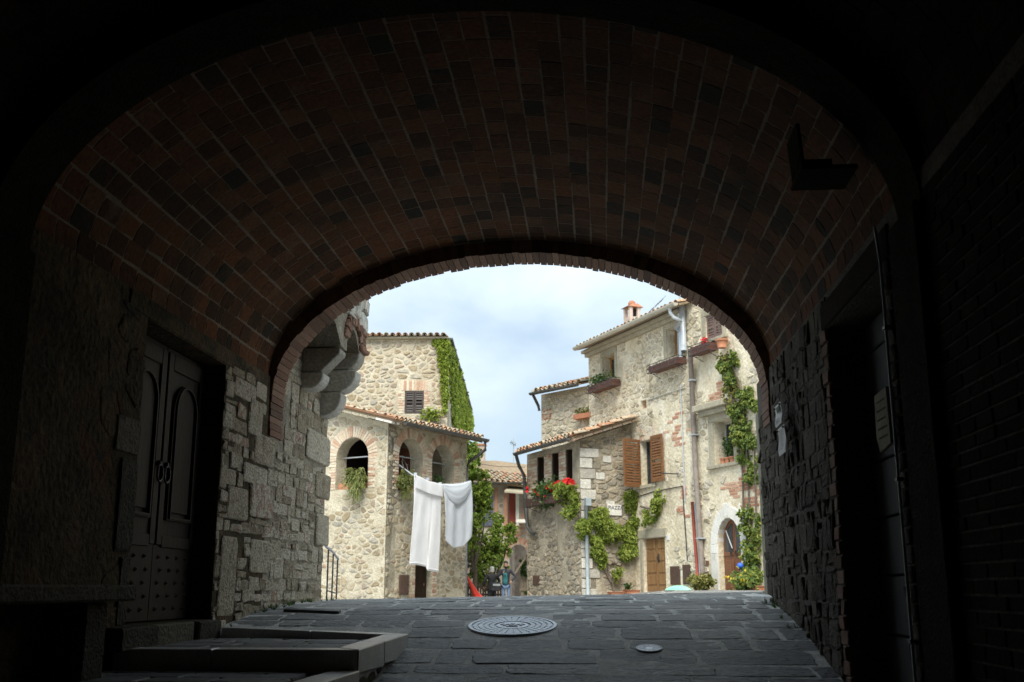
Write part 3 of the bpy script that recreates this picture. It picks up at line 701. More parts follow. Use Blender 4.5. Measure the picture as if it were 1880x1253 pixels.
# mortar core of both rings, slightly behind the brick faces
def core(name, A, u0, u1, d0, d1, m):
    mb = MB(); k = 60
    for j in range(k+1):
        v = A.L*j/k; mb.v += [A(u0, v, d0), A(u1, v, d0), A(u1, v, d1), A(u0, v, d1)]
    for j in range(k):
        for q in range(4): mb.f.append((4*j+q, 4*j+(q+1) % 4, 4*(j+1)+(q+1) % 4, 4*(j+1)+q))
    mb.f += [(0, 1, 2, 3), (4*k+3, 4*k+2, 4*k+1, 4*k)]
    return mb.build(name, m, gate)
core('arch_core', RA, 10.90, 11.27, -.012, -.4, 'vault_mortar')
core('near_arch_core', RA, 5.54, 5.98, -.016, -.5, 'near_shade_mortar')
# dark open box on a bracket under the vault, over the right-hand door
hb = thing('bracket_box', 'dark open wooden box on a bracket high on the right side of the vault', 'box', (1.4, 6.4, 2.4))
MB().add([(1.27, 6.22, 2.52), (1.29, 6.22, 2.52), (1.27, 6.22, 2.80), (1.25, 6.22, 2.80), (1.27, 6.55, 2.52), (1.29, 6.55, 2.52), (1.27, 6.55, 2.80), (1.25, 6.55, 2.80)], [(0, 1, 2, 3), (7, 6, 5, 4), (0, 4, 5, 1), (1, 5, 6, 2), (2, 6, 7, 3), (3, 7, 4, 0)]).build('side_board', 'near_shade_tile', hb)
MB().box((1.26, 6.2, 2.49), (1.60, 6.57, 2.517)).build('bottom_board', 'near_shade_tile', hb, bevel=.006)
MB().box((1.30, 6.51, 2.52), (1.52, 6.54, 2.68)).build('back_board', 'near_shade_tile', hb)
for k in range(3): MB().box((1.262, 6.25+k*.1, 2.55), (1.268, 6.29+k*.1, 2.76)).build('batten', 'near_shade_tile', hb)

# left wall with the door recess
DY0, DY1, DZ0, DZ1 = 7.75, 9.52, -.27, 2.04
left_hole = [(DY0, DZ0), (DY1, DZ0), (DY1, DZ1), (DY0, DZ1)]
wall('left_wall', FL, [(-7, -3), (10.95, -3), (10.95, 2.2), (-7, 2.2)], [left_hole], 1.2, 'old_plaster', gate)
wing_top = 3.0
wing = wall('wing_wall', FL, [(10.95, -3), (13.32, -3), (13.32, 5.1), (10.95, 5.1)], [], 1.2, 'wall_mortar', gate)
rs = random.Random(21)
# masonry beyond the door: small rubble and large dressed blocks
big_blocks = []
for (x0, y0, x1, y1, X) in [(400, 985, 432, 1130, 0), (415, 895, 452, 955, 0), (456, 888, 498, 952, 0), (457, 992, 494, 1052, 0), (466, 800, 503, 855, 0), (444, 855, 490, 890, 0),
                            (577, 945, 603, 1003, 0), (560, 795, 605, 850, 0), (545, 755, 572, 798, 0), (578, 870, 604, 915, 0), (430, 700, 470, 735, 0), (455, 735, 480, 800, 0)]:
    u0, v1 = FL.uv(x0, (y0+y1)/2)[0], FL.uv((x0+x1)/2, y0)[1]; u1, v0 = FL.uv(x1, (y0+y1)/2)[0], FL.uv((x0+x1)/2, y1)[1]
    big_blocks.append([(u0, v0), (u1, v0+rs.uniform(-.01, .01)), (u1-rs.uniform(0, .02), v1), (u0+rs.uniform(0, .02), v1)])
ub = DY1+.005
emit('wall_stone', FL, [b for b in big_blocks], 'wall_stone', gate, rs, h=(.012, .028), rnd=.07, inset=.06, rough=.5)
cells = coursed(ub, 13.3, -.42, 2.95, rs, holes=big_blocks+[[(DY0-1, DZ0), (DY1, DZ0), (DY1, DZ1), (DY0-1, DZ1)]],
    region=[(ub, -.42), (13.3, -.2), (13.3, 2.9), (10.98, 2.9), (ub, 2.0)])
cells = [c for c in cells if not (min(p[0] for p in c) < 11.35 and max(p[0] for p in c) > 10.86 and max(p[1] for p in c) > 1.56) and not (max(p[0] for p in c) < 10.9 and max(p[1] for p in c) > 2.18)]
emit('wall_stone', FL, cells, 'wall_stone', gate, rs, h=(.003, .018), rnd=.12, inset=.14, rough=1.0, minpx=12)
cells = rubble_cells(11.34, 13.3, 2.92, 4.0, .30, .165, rs, gap=.022)
emit('wall_stone', FL, cells, 'wall_stone', gate, rs, h=(.015, .05), rnd=.13, inset=.12, rough=.6, limit=40)
# end face of the wing wall (towards the square)
FE = Frame((XL, 13.32), (-1, 0))
emit('end_stone', FE, rubble_cells(.02, 1.18, -.3, 5.05, .32, .2, rs, gap=.02), 'wall_stone', gate, rs, h=(.015, .04), limit=0)
# near part of the left wall: few stones show through the plaster
cells = rubble_cells(3.5, 7.7, -1.0, 2.1, .36, .24, rs, gap=.03, mask=lambda u, v: pnoise(Vector((u*1.1, v*1.1, 4))) > .12 or u < 5.2)
emit('near_stone', FL, cells, 'old_plaster', gate, rs, h=(.002, .012), limit=60, rnd=.15, inset=.15, minpx=20)
# door jamb blocks, near side
for (v0, v1, du) in [(.26, .95, .28), (-.27, .24, .16), (.97, 1.25, .4)]:
    mb = MB(); piece(mb, FL, rect_poly(DY0-du, DY0-.006, v0, v1-.02), .02, rs, .05, .06, .2); mb.build('jamb_block', 'dark_stone', gate)
MB().box((DY0-.35, DZ1+.006, -.3), (DY1+.2, DZ1+.15, .012), FL).build('lintel', 'old_plaster', gate, bevel=.008)
# threshold stones
for (a, b) in [(7.45, 8.1), (8.12, 8.95), (8.97, 9.5)]:
    MB().box((XL-.5, a, -.44), (XL+.10+rs.uniform(-.03, .05), b-.01, DZ0-.004)).build('threshold_stone', 'dark_stone', gate, bevel=.012)

# the double door
dr = thing('double_door', 'tall dark carved wooden double door with studs, ring knockers and arched panels, recessed in the left wall', 'door', (XL-.3, (DY0+DY1)/2, DZ0))
d0 = -.20
ym = (DY0+DY1)/2
for side in (0, 1):
    a, b = (DY0+.02, ym-.004) if side == 0 else (ym+.004, DY1-.02)
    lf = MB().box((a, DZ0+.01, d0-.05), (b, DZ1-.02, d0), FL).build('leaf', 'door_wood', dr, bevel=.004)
    for (q0, q1) in ((a+.015, a+.12), (b-.12, b-.015)):
        MB().box((q0, DZ0+.62, d0), (q1, DZ1-.06, d0+.018), FL).build('stile', 'door_wood', lf, bevel=.005)
    for (z0, z1) in ((DZ1-.2, DZ1-.06), (DZ0+.6, DZ0+.7)):
        MB().box((a+.125, z0, d0), (b-.125, z1, d0+.018), FL).build('rail', 'door_wood', lf, bevel=.005)
    for k_, (ins, hh) in enumerate(((.16, .03), (.195, .045))):
        op = arch_poly(a+ins, b-ins, DZ0+.78+ins*.3, DZ1-.26-(b-a-2*ins)/2-ins*.2, 10)
        inn = arch_poly(a+ins+.022, b-ins-.022, DZ0+.80+ins*.3, DZ1-.26-(b-a-2*ins)/2-ins*.2, 10)
        wall('panel_moulding', lambda u, v, d, h=hh: FL(u, v, d0+h+d), op, [inn], hh, 'door_wood', lf)
    pp = arch_poly(a+.235, b-.235, DZ0+.9, DZ1-.26-(b-a-.47)/2-.05, 10)
    MB().prism(pp, d0, d0+.022, FL).build('raised_panel', 'door_wood', lf)
    for r_ in range(5):
        for q in range(4):
            u = a+.12+(b-a-.24)*(q+(.25 if r_ % 2 else 0)-.1)/3.2; v = DZ0+.1+r_*.105
            MB().add([FL(u, v-.02, d0), FL(u+.02, v, d0), FL(u, v+.02, d0), FL(u-.02, v, d0), FL(u, v, d0+.028)], [(0, 1, 4), (1, 2, 4), (2, 3, 4), (3, 0, 4)]).build('stud', 'rust_iron', lf)
    uk = (b-.07) if side == 0 else (a+.07); mb = MB()
    vk = .93; c = [FL(uk+.055*math.cos(t), vk+.07*math.sin(t), d0+.045) for t in [2*math.pi*i/14 for i in range(15)]]
    mb.tube(c, .010, 6, False); MB.ball(mb, FL(uk, vk+.08, d0+.03), .028, 8, 5)
    mb.build('ring_knocker', 'dark_iron', lf, True)
# surround inside the recess
MB().box((DY0, DZ0, -.30), (DY1, DZ1, -.27), FL).build('door_backing', 'dark_room', dr)

# bench slab along the left wall
bn = thing('stone_bench', 'long stone bench slab fixed to the dark left wall beside the door', 'bench', (XL+.2, 5.6, -.8))
MB().box((XL+.0, 3.2, -.085), (XL+.36, 7.12, .02)).build('seat', 'dark_stone', bn, bevel=.015)
MB().box((XL+.02, 6.6, -1.15), (XL+.27, 6.9, -.09)).build('support', 'dark_stone', bn, bevel=.015)
MB().box((XL+.02, 4.2, -1.5), (XL+.27, 4.5, -.09)).build('support', 'dark_stone', bn, bevel=.015)

# landing in front of the door: two levels edged with pale kerbs
land = thing('landing', None, None, (-2.6, 8.4, -.5), kind='structure')
LZ1, LZ2 = -.425, -.565
MB().box((XL, 7.6, -1.2), (-1.72, 9.3, LZ1-.03)).build('upper_landing_bed', 'ground_mortar', land)
MB().box((XL, 3.0, -1.9), (-1.78, 7.58, LZ2-.03)).build('lower_landing_bed', 'ground_mortar', land)
for (zz, y0, y1, x1) in ((LZ1, 7.78, 9.30, -1.90), (LZ2, 4.0, 7.55, -1.98)):
    fl = lambda u, v, d=0, z=zz: Vector((u, v, z-.03+d))
    for p in brick_rows(XL+.02, x1, y0, y1, .55, .34, .02, rs):
        mb = MB(); piece(mb, fl, p, .033, rs, .05, .05, .1); mb.build('landing_slab', 'paving', land)
FZ = lambda u, v, d=0: Vector((u, v, d))
def kerb(name, p, z0, z1): MB().prism(p, z0, z1, FZ).build(name, 'kerb', land, bevel=.008)
def kerb4(name, pts, z0):
    # pts: (x, y, top height) anticlockwise; the underside stays at z0
    n = len(pts)
    MB().add([(p[0], p[1], z0) for p in pts]+[tuple(p) for p in pts], [tuple(range(n-1, -1, -1)), tuple(range(n, 2*n))]+[(i, (i+1) % n, n+(i+1) % n, n+i) for i in range(n)]).build(name, 'kerb', land, bevel=.007)
kerb4('near_kerb', [(-3.46, 7.58, -.421), (-2.75, 7.58, -.420), (-2.75, 7.77, -.418), (-3.46, 7.77, -.418)], LZ2-.02)
kerb4('near_kerb', [(-2.743, 7.58, -.421), (-1.702, 7.578, -.420), (-1.895, 7.775, -.417), (-2.743, 7.77, -.418)], LZ2-.02)
kerb4('side_kerb', [(-1.695, 7.582, -.418), (-1.668, 8.35, -.398), (-1.862, 8.35, -.398), (-1.888, 7.782, -.415)], LZ2-.015)
kerb4('side_kerb', [(-1.667, 8.358, -.398), (-1.64, 9.22, -.376), (-1.83, 9.10, -.379), (-1.861, 8.358, -.398)], LZ2)
kerb4('far_kerb', [(-3.35, 9.45, -.338), (-2.5, 9.25, -.358), (-2.5, 9.385, -.356), (-3.35, 9.60, -.336)], LZ1-.1)
kerb4('far_kerb', [(-2.493, 9.249, -.358), (-1.835, 9.108, -.378), (-1.645, 9.228, -.375), (-2.493, 9.384, -.356)], LZ1-.1)
kerb4('lower_side_kerb', [(-1.70, 6.2, -.556), (-1.68, 7.56, -.556), (-1.88, 7.56, -.556), (-1.90, 6.2, -.556)], LZ2-.13)
kerb4('lower_side_kerb', [(-1.72, 4.9, -.557), (-1.70, 6.19, -.557), (-1.90, 6.19, -.557), (-1.92, 4.9, -.557)], LZ2-.13)
fs = Frame((-1.74, 0), (0, 1))
MB().box((7.0, -1.15, -.1), (9.2, LZ2-.02, 0), fs).build('landing_footing', 'dark_mortar', land)
emit('footing_stone', fs, rubble_cells(7.0, 9.1, -.95, LZ2-.02, .26, .13, rs, gap=.02), 'dark_stone', land, rs, h=(.01, .05), minpx=16, rnd=.15)

# right wall
RY0, RY1, RZ1 = 6.4, 8.02, 1.93
hole_r = [(-RY1, -.72), (-RY0, -.72), (-RY0, RZ1), (-RY1, RZ1)]
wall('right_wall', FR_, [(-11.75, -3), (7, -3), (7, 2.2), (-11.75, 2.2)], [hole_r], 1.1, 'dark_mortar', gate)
rb_ = random.Random(5)
teeth = []
z = -.72
while z < RZ1-.04:
    wd = .12 if int(z*7.1) % 2 else .2; teeth.append(rect_poly(-RY1-wd, -RY1-.003, z+.006, z+.10)); z += .106
emit('jamb_brick', FR_, teeth, 'ring_brick', gate, rb_, h=(.01, .025), rnd=.06, inset=.08, minpx=8)
teeth2 = [[(-p[0]-RY1-RY0+0, p[1]) for p in q][::-1] for q in teeth]
emit('near_jamb_brick', FR_, [[(x, v) for x, v in q] for q in [rect_poly(-RY0+.003, -RY0+.16, q[0][1], q[2][1]) for q in teeth]], 'dark_stone', gate, rb_, h=(.01, .025), rnd=.06, inset=.08, limit=0)
cells = coursed(-11.74, -RY1-.01, -.95, 2.38, rb_, ws=(.09, .3), hs=(.1, .26), holes=teeth, region=[(-11.74, -.2), (-9.5, -.6), (-RY1, -.9), (-RY1, 2.18), (-10.8, 2.18), (-11.74, 1.7)])
cells = [c for c in cells if not (min(p[0] for p in c) < -10.84 and max(p[0] for p in c) > -11.36 and max(p[1] for p in c) > 1.68)]
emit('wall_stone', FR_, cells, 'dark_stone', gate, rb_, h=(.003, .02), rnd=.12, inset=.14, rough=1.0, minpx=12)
MB().box((-RY1-.15, RZ1+.004, -.3), (-RY0+.2, RZ1+.2, .02), FR_).build('timber_lintel', 'near_shade_tile', gate, bevel=.01)
MB().box((XR-.0, 11.74, -.3), (XR+1.1, 11.98, 1.9)).build('outer_quoin', 'weathered_stone', gate, bevel=.02)
cells = brick_rows(-5.5, -1, -.9, 2.1, .27, .075, .012, rb_)
emit('near_wall_brick', FR_, cells, 'near_shade_tile', gate, rb_, h=(.004, .012), limit=0, rnd=.04, inset=.05)
# pilasters carrying the near arch ring
MB().box((XR-.06, 5.5, -1.4), (XR+.2, 6.02, 2.02)).build('pilaster', 'near_shade_mortar', gate, bevel=.01)
MB().box((XL-.2, 5.5, -1.4), (XL+.03, 6.02, 2.02)).build('pilaster', 'near_shade_mortar', gate, bevel=.01)
# grey panelled door in the right wall
gd = thing('panelled_door', 'dark grey door of wide horizontal boards, recessed in the right wall', 'door', (XR+.3, 7.2, -.7))
v = -.71
while v < RZ1-.05:
    MB().box((-RY1+.01, v, -.30), (-RY0-.01, min(v+.40, RZ1-.02)-.012, -.25), FR_).build('board', 'grey_wood', gd, bevel=.008); v += .40
MB().box((-RY1, -.71, -.36), (-RY0, RZ1-.01, -.31), FR_).build('backing', 'dark_room', gd)
# thin rod, plaque, notices
t = thing('conduit_pipe', 'thin pale metal conduit running up the right wall beside the plaque', 'pipe', (XR, 6.3, -1))
MB().tube([(XR-.035, 6.30, -1.1), (XR-.035, 6.30, .4), (XR-.035, 6.31, 1.9), (XR-.05, 6.32, 2.15)], .009, 8).build('pipe', 'zinc', t, True)
for zz in (-.3, .6, 1.5): MB().box((XR-.05, 6.28, zz), (XR, 6.33, zz+.02)).build('clip', 'dark_iron', t)
pq = thing('wall_plaque', 'worn grey stone plaque with faint lines of lettering, hung beside the dark door', 'plaque', (XR, 6.55, .8))
MB().prism([(-6.68, .90), (-6.66, 1.16), (-6.38, 1.17), (-6.37, .83), (-6.61, .80)], .02, .045, FR_).build('slab', 'weathered_stone', pq, bevel=.004)
mb = MB()
for k in range(5):
    u = -6.62
    while u < -6.42:
        l = rb_.uniform(.012, .035); mb.box((u, 1.10-k*.055, .0455), (u+l, 1.105-k*.055+.006, .047), FR_); u += l+.008
mb.build('lettering', 'dark_stone', pq)
for (x0, y0, x1, y1, lab, dk) in [(1424, 742, 1436, 782, 'upper white notice with a small green drawing, pinned on the dark stone wall', 0), (1430, 783, 1443, 835, 'lower white notice of printed text lines, pinned on the dark stone wall', 1)]:
    u0, _ = FR_.uv(x0, (y0+y1)/2, .1); u1, _ = FR_.uv(x1, (y0+y1)/2, .1); v0 = FR_.uv((x0+x1)/2, y1, .1)[1]; v1 = FR_.uv((x0+x1)/2, y0, .1)[1]
    u0, u1 = min(u0, u1), max(u0, u1)
    t = thing('notice', lab, 'notice', FR_((u0+u1)/2, v0, .1), 'paper notices on the right wall')
    nb = 8; mb = MB(); vs = []
    for i in range(nb+1):
        for j in range(2): vs.append(FR_(u0+(u1-u0)*j, v0+(v1-v0)*i/nb, .105+.006*math.sin(i*.9+j)))
    mb.add(vs, [(2*i, 2*i+1, 2*i+3, 2*i+2) for i in range(nb)]).add([p-FR_.n*.004 for p in vs], [(2*i, 2*i+2, 2*i+3, 2*i+1) for i in range(nb)])
    mb.build('sheet', 'paper', t)
    mb = MB(); hgt = v1-v0
    for k in range(9 if dk else 3):
        vv = v1-hgt*(.14+k*.085) if dk else v0+hgt*(.12+.09*k)
        mb.box((u0+.03*(u1-u0)+(u1-u0)*.1, vv, .113), (u1-(u1-u0)*rb_.uniform(.1, .3), vv+.004, .114), FR_)
    mb.build('print', 'ink', t)
    if not dk: MB().prism([(u0+(u1-u0)*.35, v1-hgt*.15), (u0+(u1-u0)*.5, v1-hgt*.45), (u1-(u1-u0)*.12, v1-hgt*.42), (u1-(u1-u0)*.15, v1-hgt*.12)], .112, .114, FR_).build('drawing', 'ink_green', t)
    for uu in (u0+.03, u1-.03): MB().ball(FR_(uu, v1-.02, .115), .011, 6, 4).build('pin', 'dark_iron', t)
# white kerb beside the right wall's foot
MB().prism([(1.62, 11.9), (1.75, 11.4), (1.75, 13.0), (1.60, 13.3)], ground(1.6, 12)-.1, ground(1.6, 12)+.045, FZ).build('kerb_stone', 'kerb', land, bevel=.02)
# dark grate slit on the ground at the left wall
t = thing('drain_grate', 'long dark drain slot in the paving by the foot of the left wall', 'drain', (-2.9, 10.9, ground(-2.9, 10.9)))
mb = MB(); q = [at_y(522, 1119, 10.75), at_y(622, 1121, 10.6)]
mb.add([(q[0].x, 10.72, ground(0, 10.72)+.02), (q[1].x, 10.6, ground(0, 10.6)+.02), (q[1].x, 10.68, ground(0, 10.68)+.022), (q[0].x, 10.80, ground(0, 10.8)+.022)], [(0, 1, 2, 3)])
mb.add([p-Vector((0, 0, .03)) for p in mb.v], [(3, 2, 1, 0)]); mb.f += [(0, 4, 5, 1), (1, 5, 6, 2), (2, 6, 7, 3), (3, 7, 4, 0)]
mb.build('grate', 'dark_iron', t)

# small weeds and grit along the wall feet
wd_ = MB(); rw = random.Random(77)
for k in range(46):
    left = rw.random() < .6; y_ = rw.uniform(9.8, 13.6); x_ = (XL+rw.uniform(.03, .16)) if left else (XR-rw.uniform(.04, .12)) if y_ < 11.6 else rw.uniform(1.9, 2.4)
    b_ = Vector((x_, y_, ground(x_, y_)))
    for _ in range(rw.randint(4, 12)):
        d_ = Vector((rw.gauss(0, .025), rw.gauss(0, .025), rw.uniform(.02, .07))); wd_.add([b_+d_*.1-Vector((.004, 0, 0)), b_+d_*.1+Vector((.004, 0, 0)), b_+d_], [(0, 1, 2)])
wd_.build('weeds', 'leaf_dark', kind='stuff', label='small weeds growing in the joints at the feet of the passage walls')
gr_ = MB()
for k in range(900):
    x_, y_ = rw.uniform(-3.3, 1.65), rw.uniform(7.4, 14); z_ = ground(x_, y_)+.009
    if y_ < 9.35 and x_ < -1.6: continue
    q_ = rw.uniform(.002, .006); gr_.add([(x_-q_, y_, z_), (x_+q_, y_-q_*.5, z_), (x_+q_*.3, y_+q_, z_), (x_, y_, z_+q_)], [(0, 1, 3), (1, 2, 3), (2, 0, 3)])
gr_.build('grit', 'ground_mortar', kind='stuff', label='loose pale grit scattered over the paving')

# outer mass of the gatehouse: front facade over the arch, upper storey, added rear wall against daylight
FX = Frame((0, 11.30), (-1, 0))
oring = [(-(RA.at(RA.L*i/24)[0].x), RA.at(RA.L*i/24)[0].z+.22) for i in range(25)]
arch_cut = [(-XR-.02, 1.2)]+[(-p.x, p.z) for p in [RA(0, RA.L*i/24, -.2) for i in range(25)]]+[(-XL+.02, 1.2)]
fac = [(-6, 1.2)]+[(-XR-.25, 1.2)]+[(-p.x, p.z) for p in [RA(0, RA.L*i/24, -.21) for i in range(25)]]+[(-XL+.25, 1.2), (4.8, 1.2), (4.8, 5.2), (-6, 5.2)]
wall('front_facade', FX, fac, [], .38, 'wall_mortar', gate)
cells = rubble_cells(-6, 3.4, 3.8, 5.15, .34, .2, rs, gap=.025)
emit('facade_stone', FX, cells, 'wall_stone', gate, rs, h=(.01, .04), limit=0)
MB().box((-6, -7, 4.2), (7, 10.9, 5.2)).build('upper_storey', 'wall_mortar', gate)
MB().box((XR+.6, 11.32, -1), (7, 11.9, 5.1)).build('side_wall', 'wall_mortar', gate)
MB().box((-5, -7.4, -4), (4, -7, 4.2)).build('added_rear_wall', 'dark_mortar', gate)  # unseen, added to keep the passage behind the camera dark
for (x0, x1) in ((-6, XL-1.0), (XR+1.0, 7)): MB().box((x0, -7, -4), (x1, 10.9, 4.2)).build('outer_wall', 'wall_mortar', gate)
mb = MB()
for (x0, x1) in ((XL-.1, XL-1.15), (XR+.1, XR+1.15)): mb.box((min(x0, x1), -7, 2.19), (max(x0, x1), 10.88, 4.25))
mb.build('haunch_fill', 'wall_mortar', gate)

# corbels and the overhanging upper wall on the wing
cb = thing('corbelled_overhang', 'weathered stone corbels with small brick arches carrying an overhanging wall outside the passage', 'corbels', (XL+.2, 12.7, 2.1))
def corbel_block(y0, y1, pts, name='corbel_block'):
    # pts: outline in (projection, height), the block runs from y0 to y1
    f = lambda u, v, d: Vector((XL+u, y0+(y1-y0)*d, v))
    MB().prism(pts, 0, 1, f).build(name, 'grey_ashlar', cb, bevel=.012)
def quarter(p, z0, z1, n=6):
    r = min(p*.95, (z1-z0)*.9)
    return [(-.05, z0), (p-r, z0)]+[(p-r+r*math.sin(math.pi/2*i/n), z0+r-r*math.cos(math.pi/2*i/n)) for i in range(1, n+1)]+[(p, z1), (-.05, z1)]
for (yc, tiers) in ((12.0, [(.27, 2.28, 2.47), (.46, 2.48, 2.76)]), (12.93, [(.26, 2.10, 2.40), (.44, 2.41, 2.68), (.48, 2.69, 2.92)])):
    for k, (p, z0, z1) in enumerate(tiers):
        if yc < 12.5 and k == 1: corbel_block(yc, yc+.28, [(-.05, z0), (.24, z0), (p, z1-.06), (p, z1), (-.05, z1)])
        else: corbel_block(yc, yc+.30, quarter(p, z0, z1))
FU = Frame((XL+.47, 0), (0, 1))
def small_arch(y0, y1, zs, rise):
    n = 8; return [(y0+(y1-y0)*i/n, zs+rise*math.sin(math.pi*i/n)) for i in range(n+1)]
a1 = small_arch(12.28, 12.93, 2.9, .22)
up = [(11.34, 3.05), (11.7, 2.98), (12.0, 2.78), (12.28, 2.78)]+a1+[(13.23, 2.93), (13.30, 2.93), (13.30, 5.1), (11.34, 5.1)]
wall('overhanging_wall', FU, up, [], .46, 'wall_mortar', cb)
emit('overhang_stone', FU, rubble_cells(11.36, 13.29, 3.22, 5.05, .26, .17, rs, gap=.02), 'grey_ashlar', cb, rs, h=(.015, .05), rnd=.13, inset=.12)
n = 9; br = []
for i in range(n):
    t0, t1 = math.pi*i/n+.03, math.pi*(i+1)/n-.03; c_ = 12.605; r0, r1 = .33, .50
    br.append([(c_+r0*math.cos(t0), 2.92+.75*r0*math.sin(t0)), (c_+r1*math.cos(t0), 2.92+.8*r1*math.sin(t0)), (c_+r1*math.cos(t1), 2.92+.8*r1*math.sin(t1)), (c_+r0*math.cos(t1), 2.92+.75*r0*math.sin(t1))])
emit('arch_brick', FU, br, 'ring_brick', cb, rs, h=(.02, .05), rnd=.08, minpx=4, base=-.3)
br = []
for i in range(5):
    br.append(rect_poly(13.0+.0, 13.28, 2.93+i*.06, 2.985+i*.06))
emit('side_brick', FU, br, 'ring_brick', cb, rs, h=(.01, .05), rnd=.08, minpx=4)

# ================================================================== THE SQUARE
ro = random.Random(99)
# ---- shared builders
def boxf(fr, u0, u1, v0, v1, d0, d1, name, m, parent, bevel=0, label=None):
    return MB().box((u0, v0, d0), (u1, v1, d1), fr).build(name, m, parent, bevel=bevel, label=label)
def framed_window(fr, u0, u1, v0, v1, depth, parent, fm='wood_ochre', pane='glass', mull=1, curtain=False, t=.05):
    """wooden frame set back in an opening, with its panes"""
    w_ = MB()
    for a, b, c_, d_ in ((u0, u0+t, v0, v1), (u1-t, u1, v0, v1), (u0+t, u1-t, v0, v0+t), (u0+t, u1-t, v1-t, v1)):
        w_.box((a, c_, -depth), (b, d_, -depth+.05), fr)
    win = w_.build('window', fm, parent)
    n = mull+1; wd = (u1-u0-2*t)/n
    for i in range(mull):
        x = u0+t+wd*(i+1); boxf(fr, x-t*.45, x+t*.45, v0+t, v1-t, -depth+.003, -depth+.055, 'mullion', fm, win)
    boxf(fr, u0+t*.6, u1-t*.6, v0+t*.6, v1-t*.6, -depth+.012, -depth+.02, 'pane', pane, win)
    boxf(fr, u0, u1, v0, v1, -depth-.35, -depth-.34, 'interior', 'dark_room', win)
    if curtain:
        k = 24; mb = MB(); c0, c1 = curtain if isinstance(curtain, tuple) else (v0, v1); a = u0+t; b = u1-t; vs = []
        for i in range(k+1):
            dd = -depth+.034+.006*math.sin(i*1.7)
            vs += [fr(a+(b-a)*i/k, c0+t, dd), fr(a+(b-a)*i/k, c1-t, dd)]
        mb.add(vs, [(2*i, 2*i+2, 2*i+3, 2*i+1) for i in range(k)]); mb.build('curtain', 'curtain', win)
    return win
def louvre(fr, u0, u1, v0, v1, d, parent, m, pitch=.06, t=.05, halves=1, name='shutter', turn=None):
    """shutter leaf of frame and slats; turn(u,v,d) may carry it round its hinge"""
    f = turn or fr
    s = MB()
    for a, b, c_, d_ in ((u0, u0+t, v0, v1), (u1-t, u1, v0, v1), (u0+t, u1-t, v0, v0+t*1.3), (u0+t, u1-t, v1-t*1.3, v1), (u0+t, u1-t, (v0+v1)/2-t*.6, (v0+v1)/2+t*.6)):
        s.box((a, c_, d), (b, d_, d+.04), f)
    sh = s.build(name, m, parent); q = MB(); v = v0+t*1.4
    while v < v1-t*1.5:
        if abs(v+pitch*.4-(v0+v1)/2) > t*.9:
            q.add([f(u0+t, v, d+.036), f(u1-t, v, d+.036), f(u1-t, v+pitch*.8, d+.008), f(u0+t, v+pitch*.8, d+.008),
                   f(u0+t, v-.01, d+.030), f(u1-t, v-.01, d+.030), f(u1-t, v+pitch*.8-.01, d+.002), f(u0+t, v+pitch*.8-.01, d+.002)],
                  [(0, 1, 2, 3), (7, 6, 5, 4), (0, 4, 5, 1), (3, 2, 6, 7), (0, 3, 7, 4), (1, 5, 6, 2)])
        v += pitch
    q.build('slats', m, sh, kind='stuff')
    return sh
def hinge(fr, u_h, ang, d0=.03):
    """frame for a leaf swung about the vertical line u_h by ang towards the viewer"""
    return lambda u, v, d: fr(u_h+(u-u_h)*math.cos(ang)-d*math.sin(ang)*(1 if u_h < 1e9 else 1), v, d0+(u-u_h)*math.sin(ang)+d*math.cos(ang))
def coppi(name, P_, ncol, w_, length, nrow, m, parent, rng, r=.085, limit=300):
    """rows of curved roof tiles; P_(a, b, h): a along the eave, b up the slope, h off the slope"""
    rest = MB()
    for c_ in range(ncol):
        for k in range(nrow):
            mb = MB(); a = (c_+.5)*w_+rng.uniform(-.012, .012); b0 = k*length*.82+rng.uniform(-.025, .025); b1 = b0+length; sg = 6; vs = []
            h0, h1 = .035+rng.uniform(0, .012), .0
            for (b, rr, hh) in ((b0, r, h0), (b1, r*.82, h1)):
                for t_ in (0, -.014):
                    for i in range(sg+1):
                        t = math.pi*i/sg; vs.append(P_(a+(rr+t_)*math.cos(t), b, hh+(rr+t_)*.85*math.sin(t)))
            q = sg+1; fs = []
            for i in range(sg):
                fs += [(i, i+1, 2*q+i+1, 2*q+i), (q+i+1, q+i, 3*q+i, 3*q+i+1), (i+1, i, q+i, q+i+1), (2*q+i, 2*q+i+1, 3*q+i+1, 3*q+i)]
            fs += [(0, 2*q, 3*q, q), (q-1, 2*q-1, 4*q-1, 3*q-1)]
            mb.add(vs, fs)
            if k < 2 and limit > 0: mb.build(name, m, parent); limit -= 1
            else: rest.add(mb.v, mb.f)
            # channel tile between two covers
            if k == 0:
                a2 = c_*w_; ch = MB(); vs = []
                for b in (b0-.03, b0+length*nrow*.82):
                    for t_ in (0, -.012):
                        for i in range(5):
                            t = math.pi+math.pi*i/4; vs.append(P_(a2+.08*math.cos(t), b, .055+.055*math.sin(t)-t_))
                fs = []
                for i in range(4): fs += [(i, i+1, 10+i+1, 10+i), (5+i+1, 5+i, 15+i, 15+i+1), (i, 5+i, 6+i, i+1)]
                rest.add(vs, fs)
    rest.build('upper_'+name+'s', m, parent, kind='stuff')
def roof_plane(fr, u0, d_eave, v_eave, pitch):
    c_, s_ = math.cos(pitch), math.sin(pitch)
    return lambda a, b, h: fr(u0+a, v_eave+b*s_+h*c_, d_eave-b*c_+h*s_)
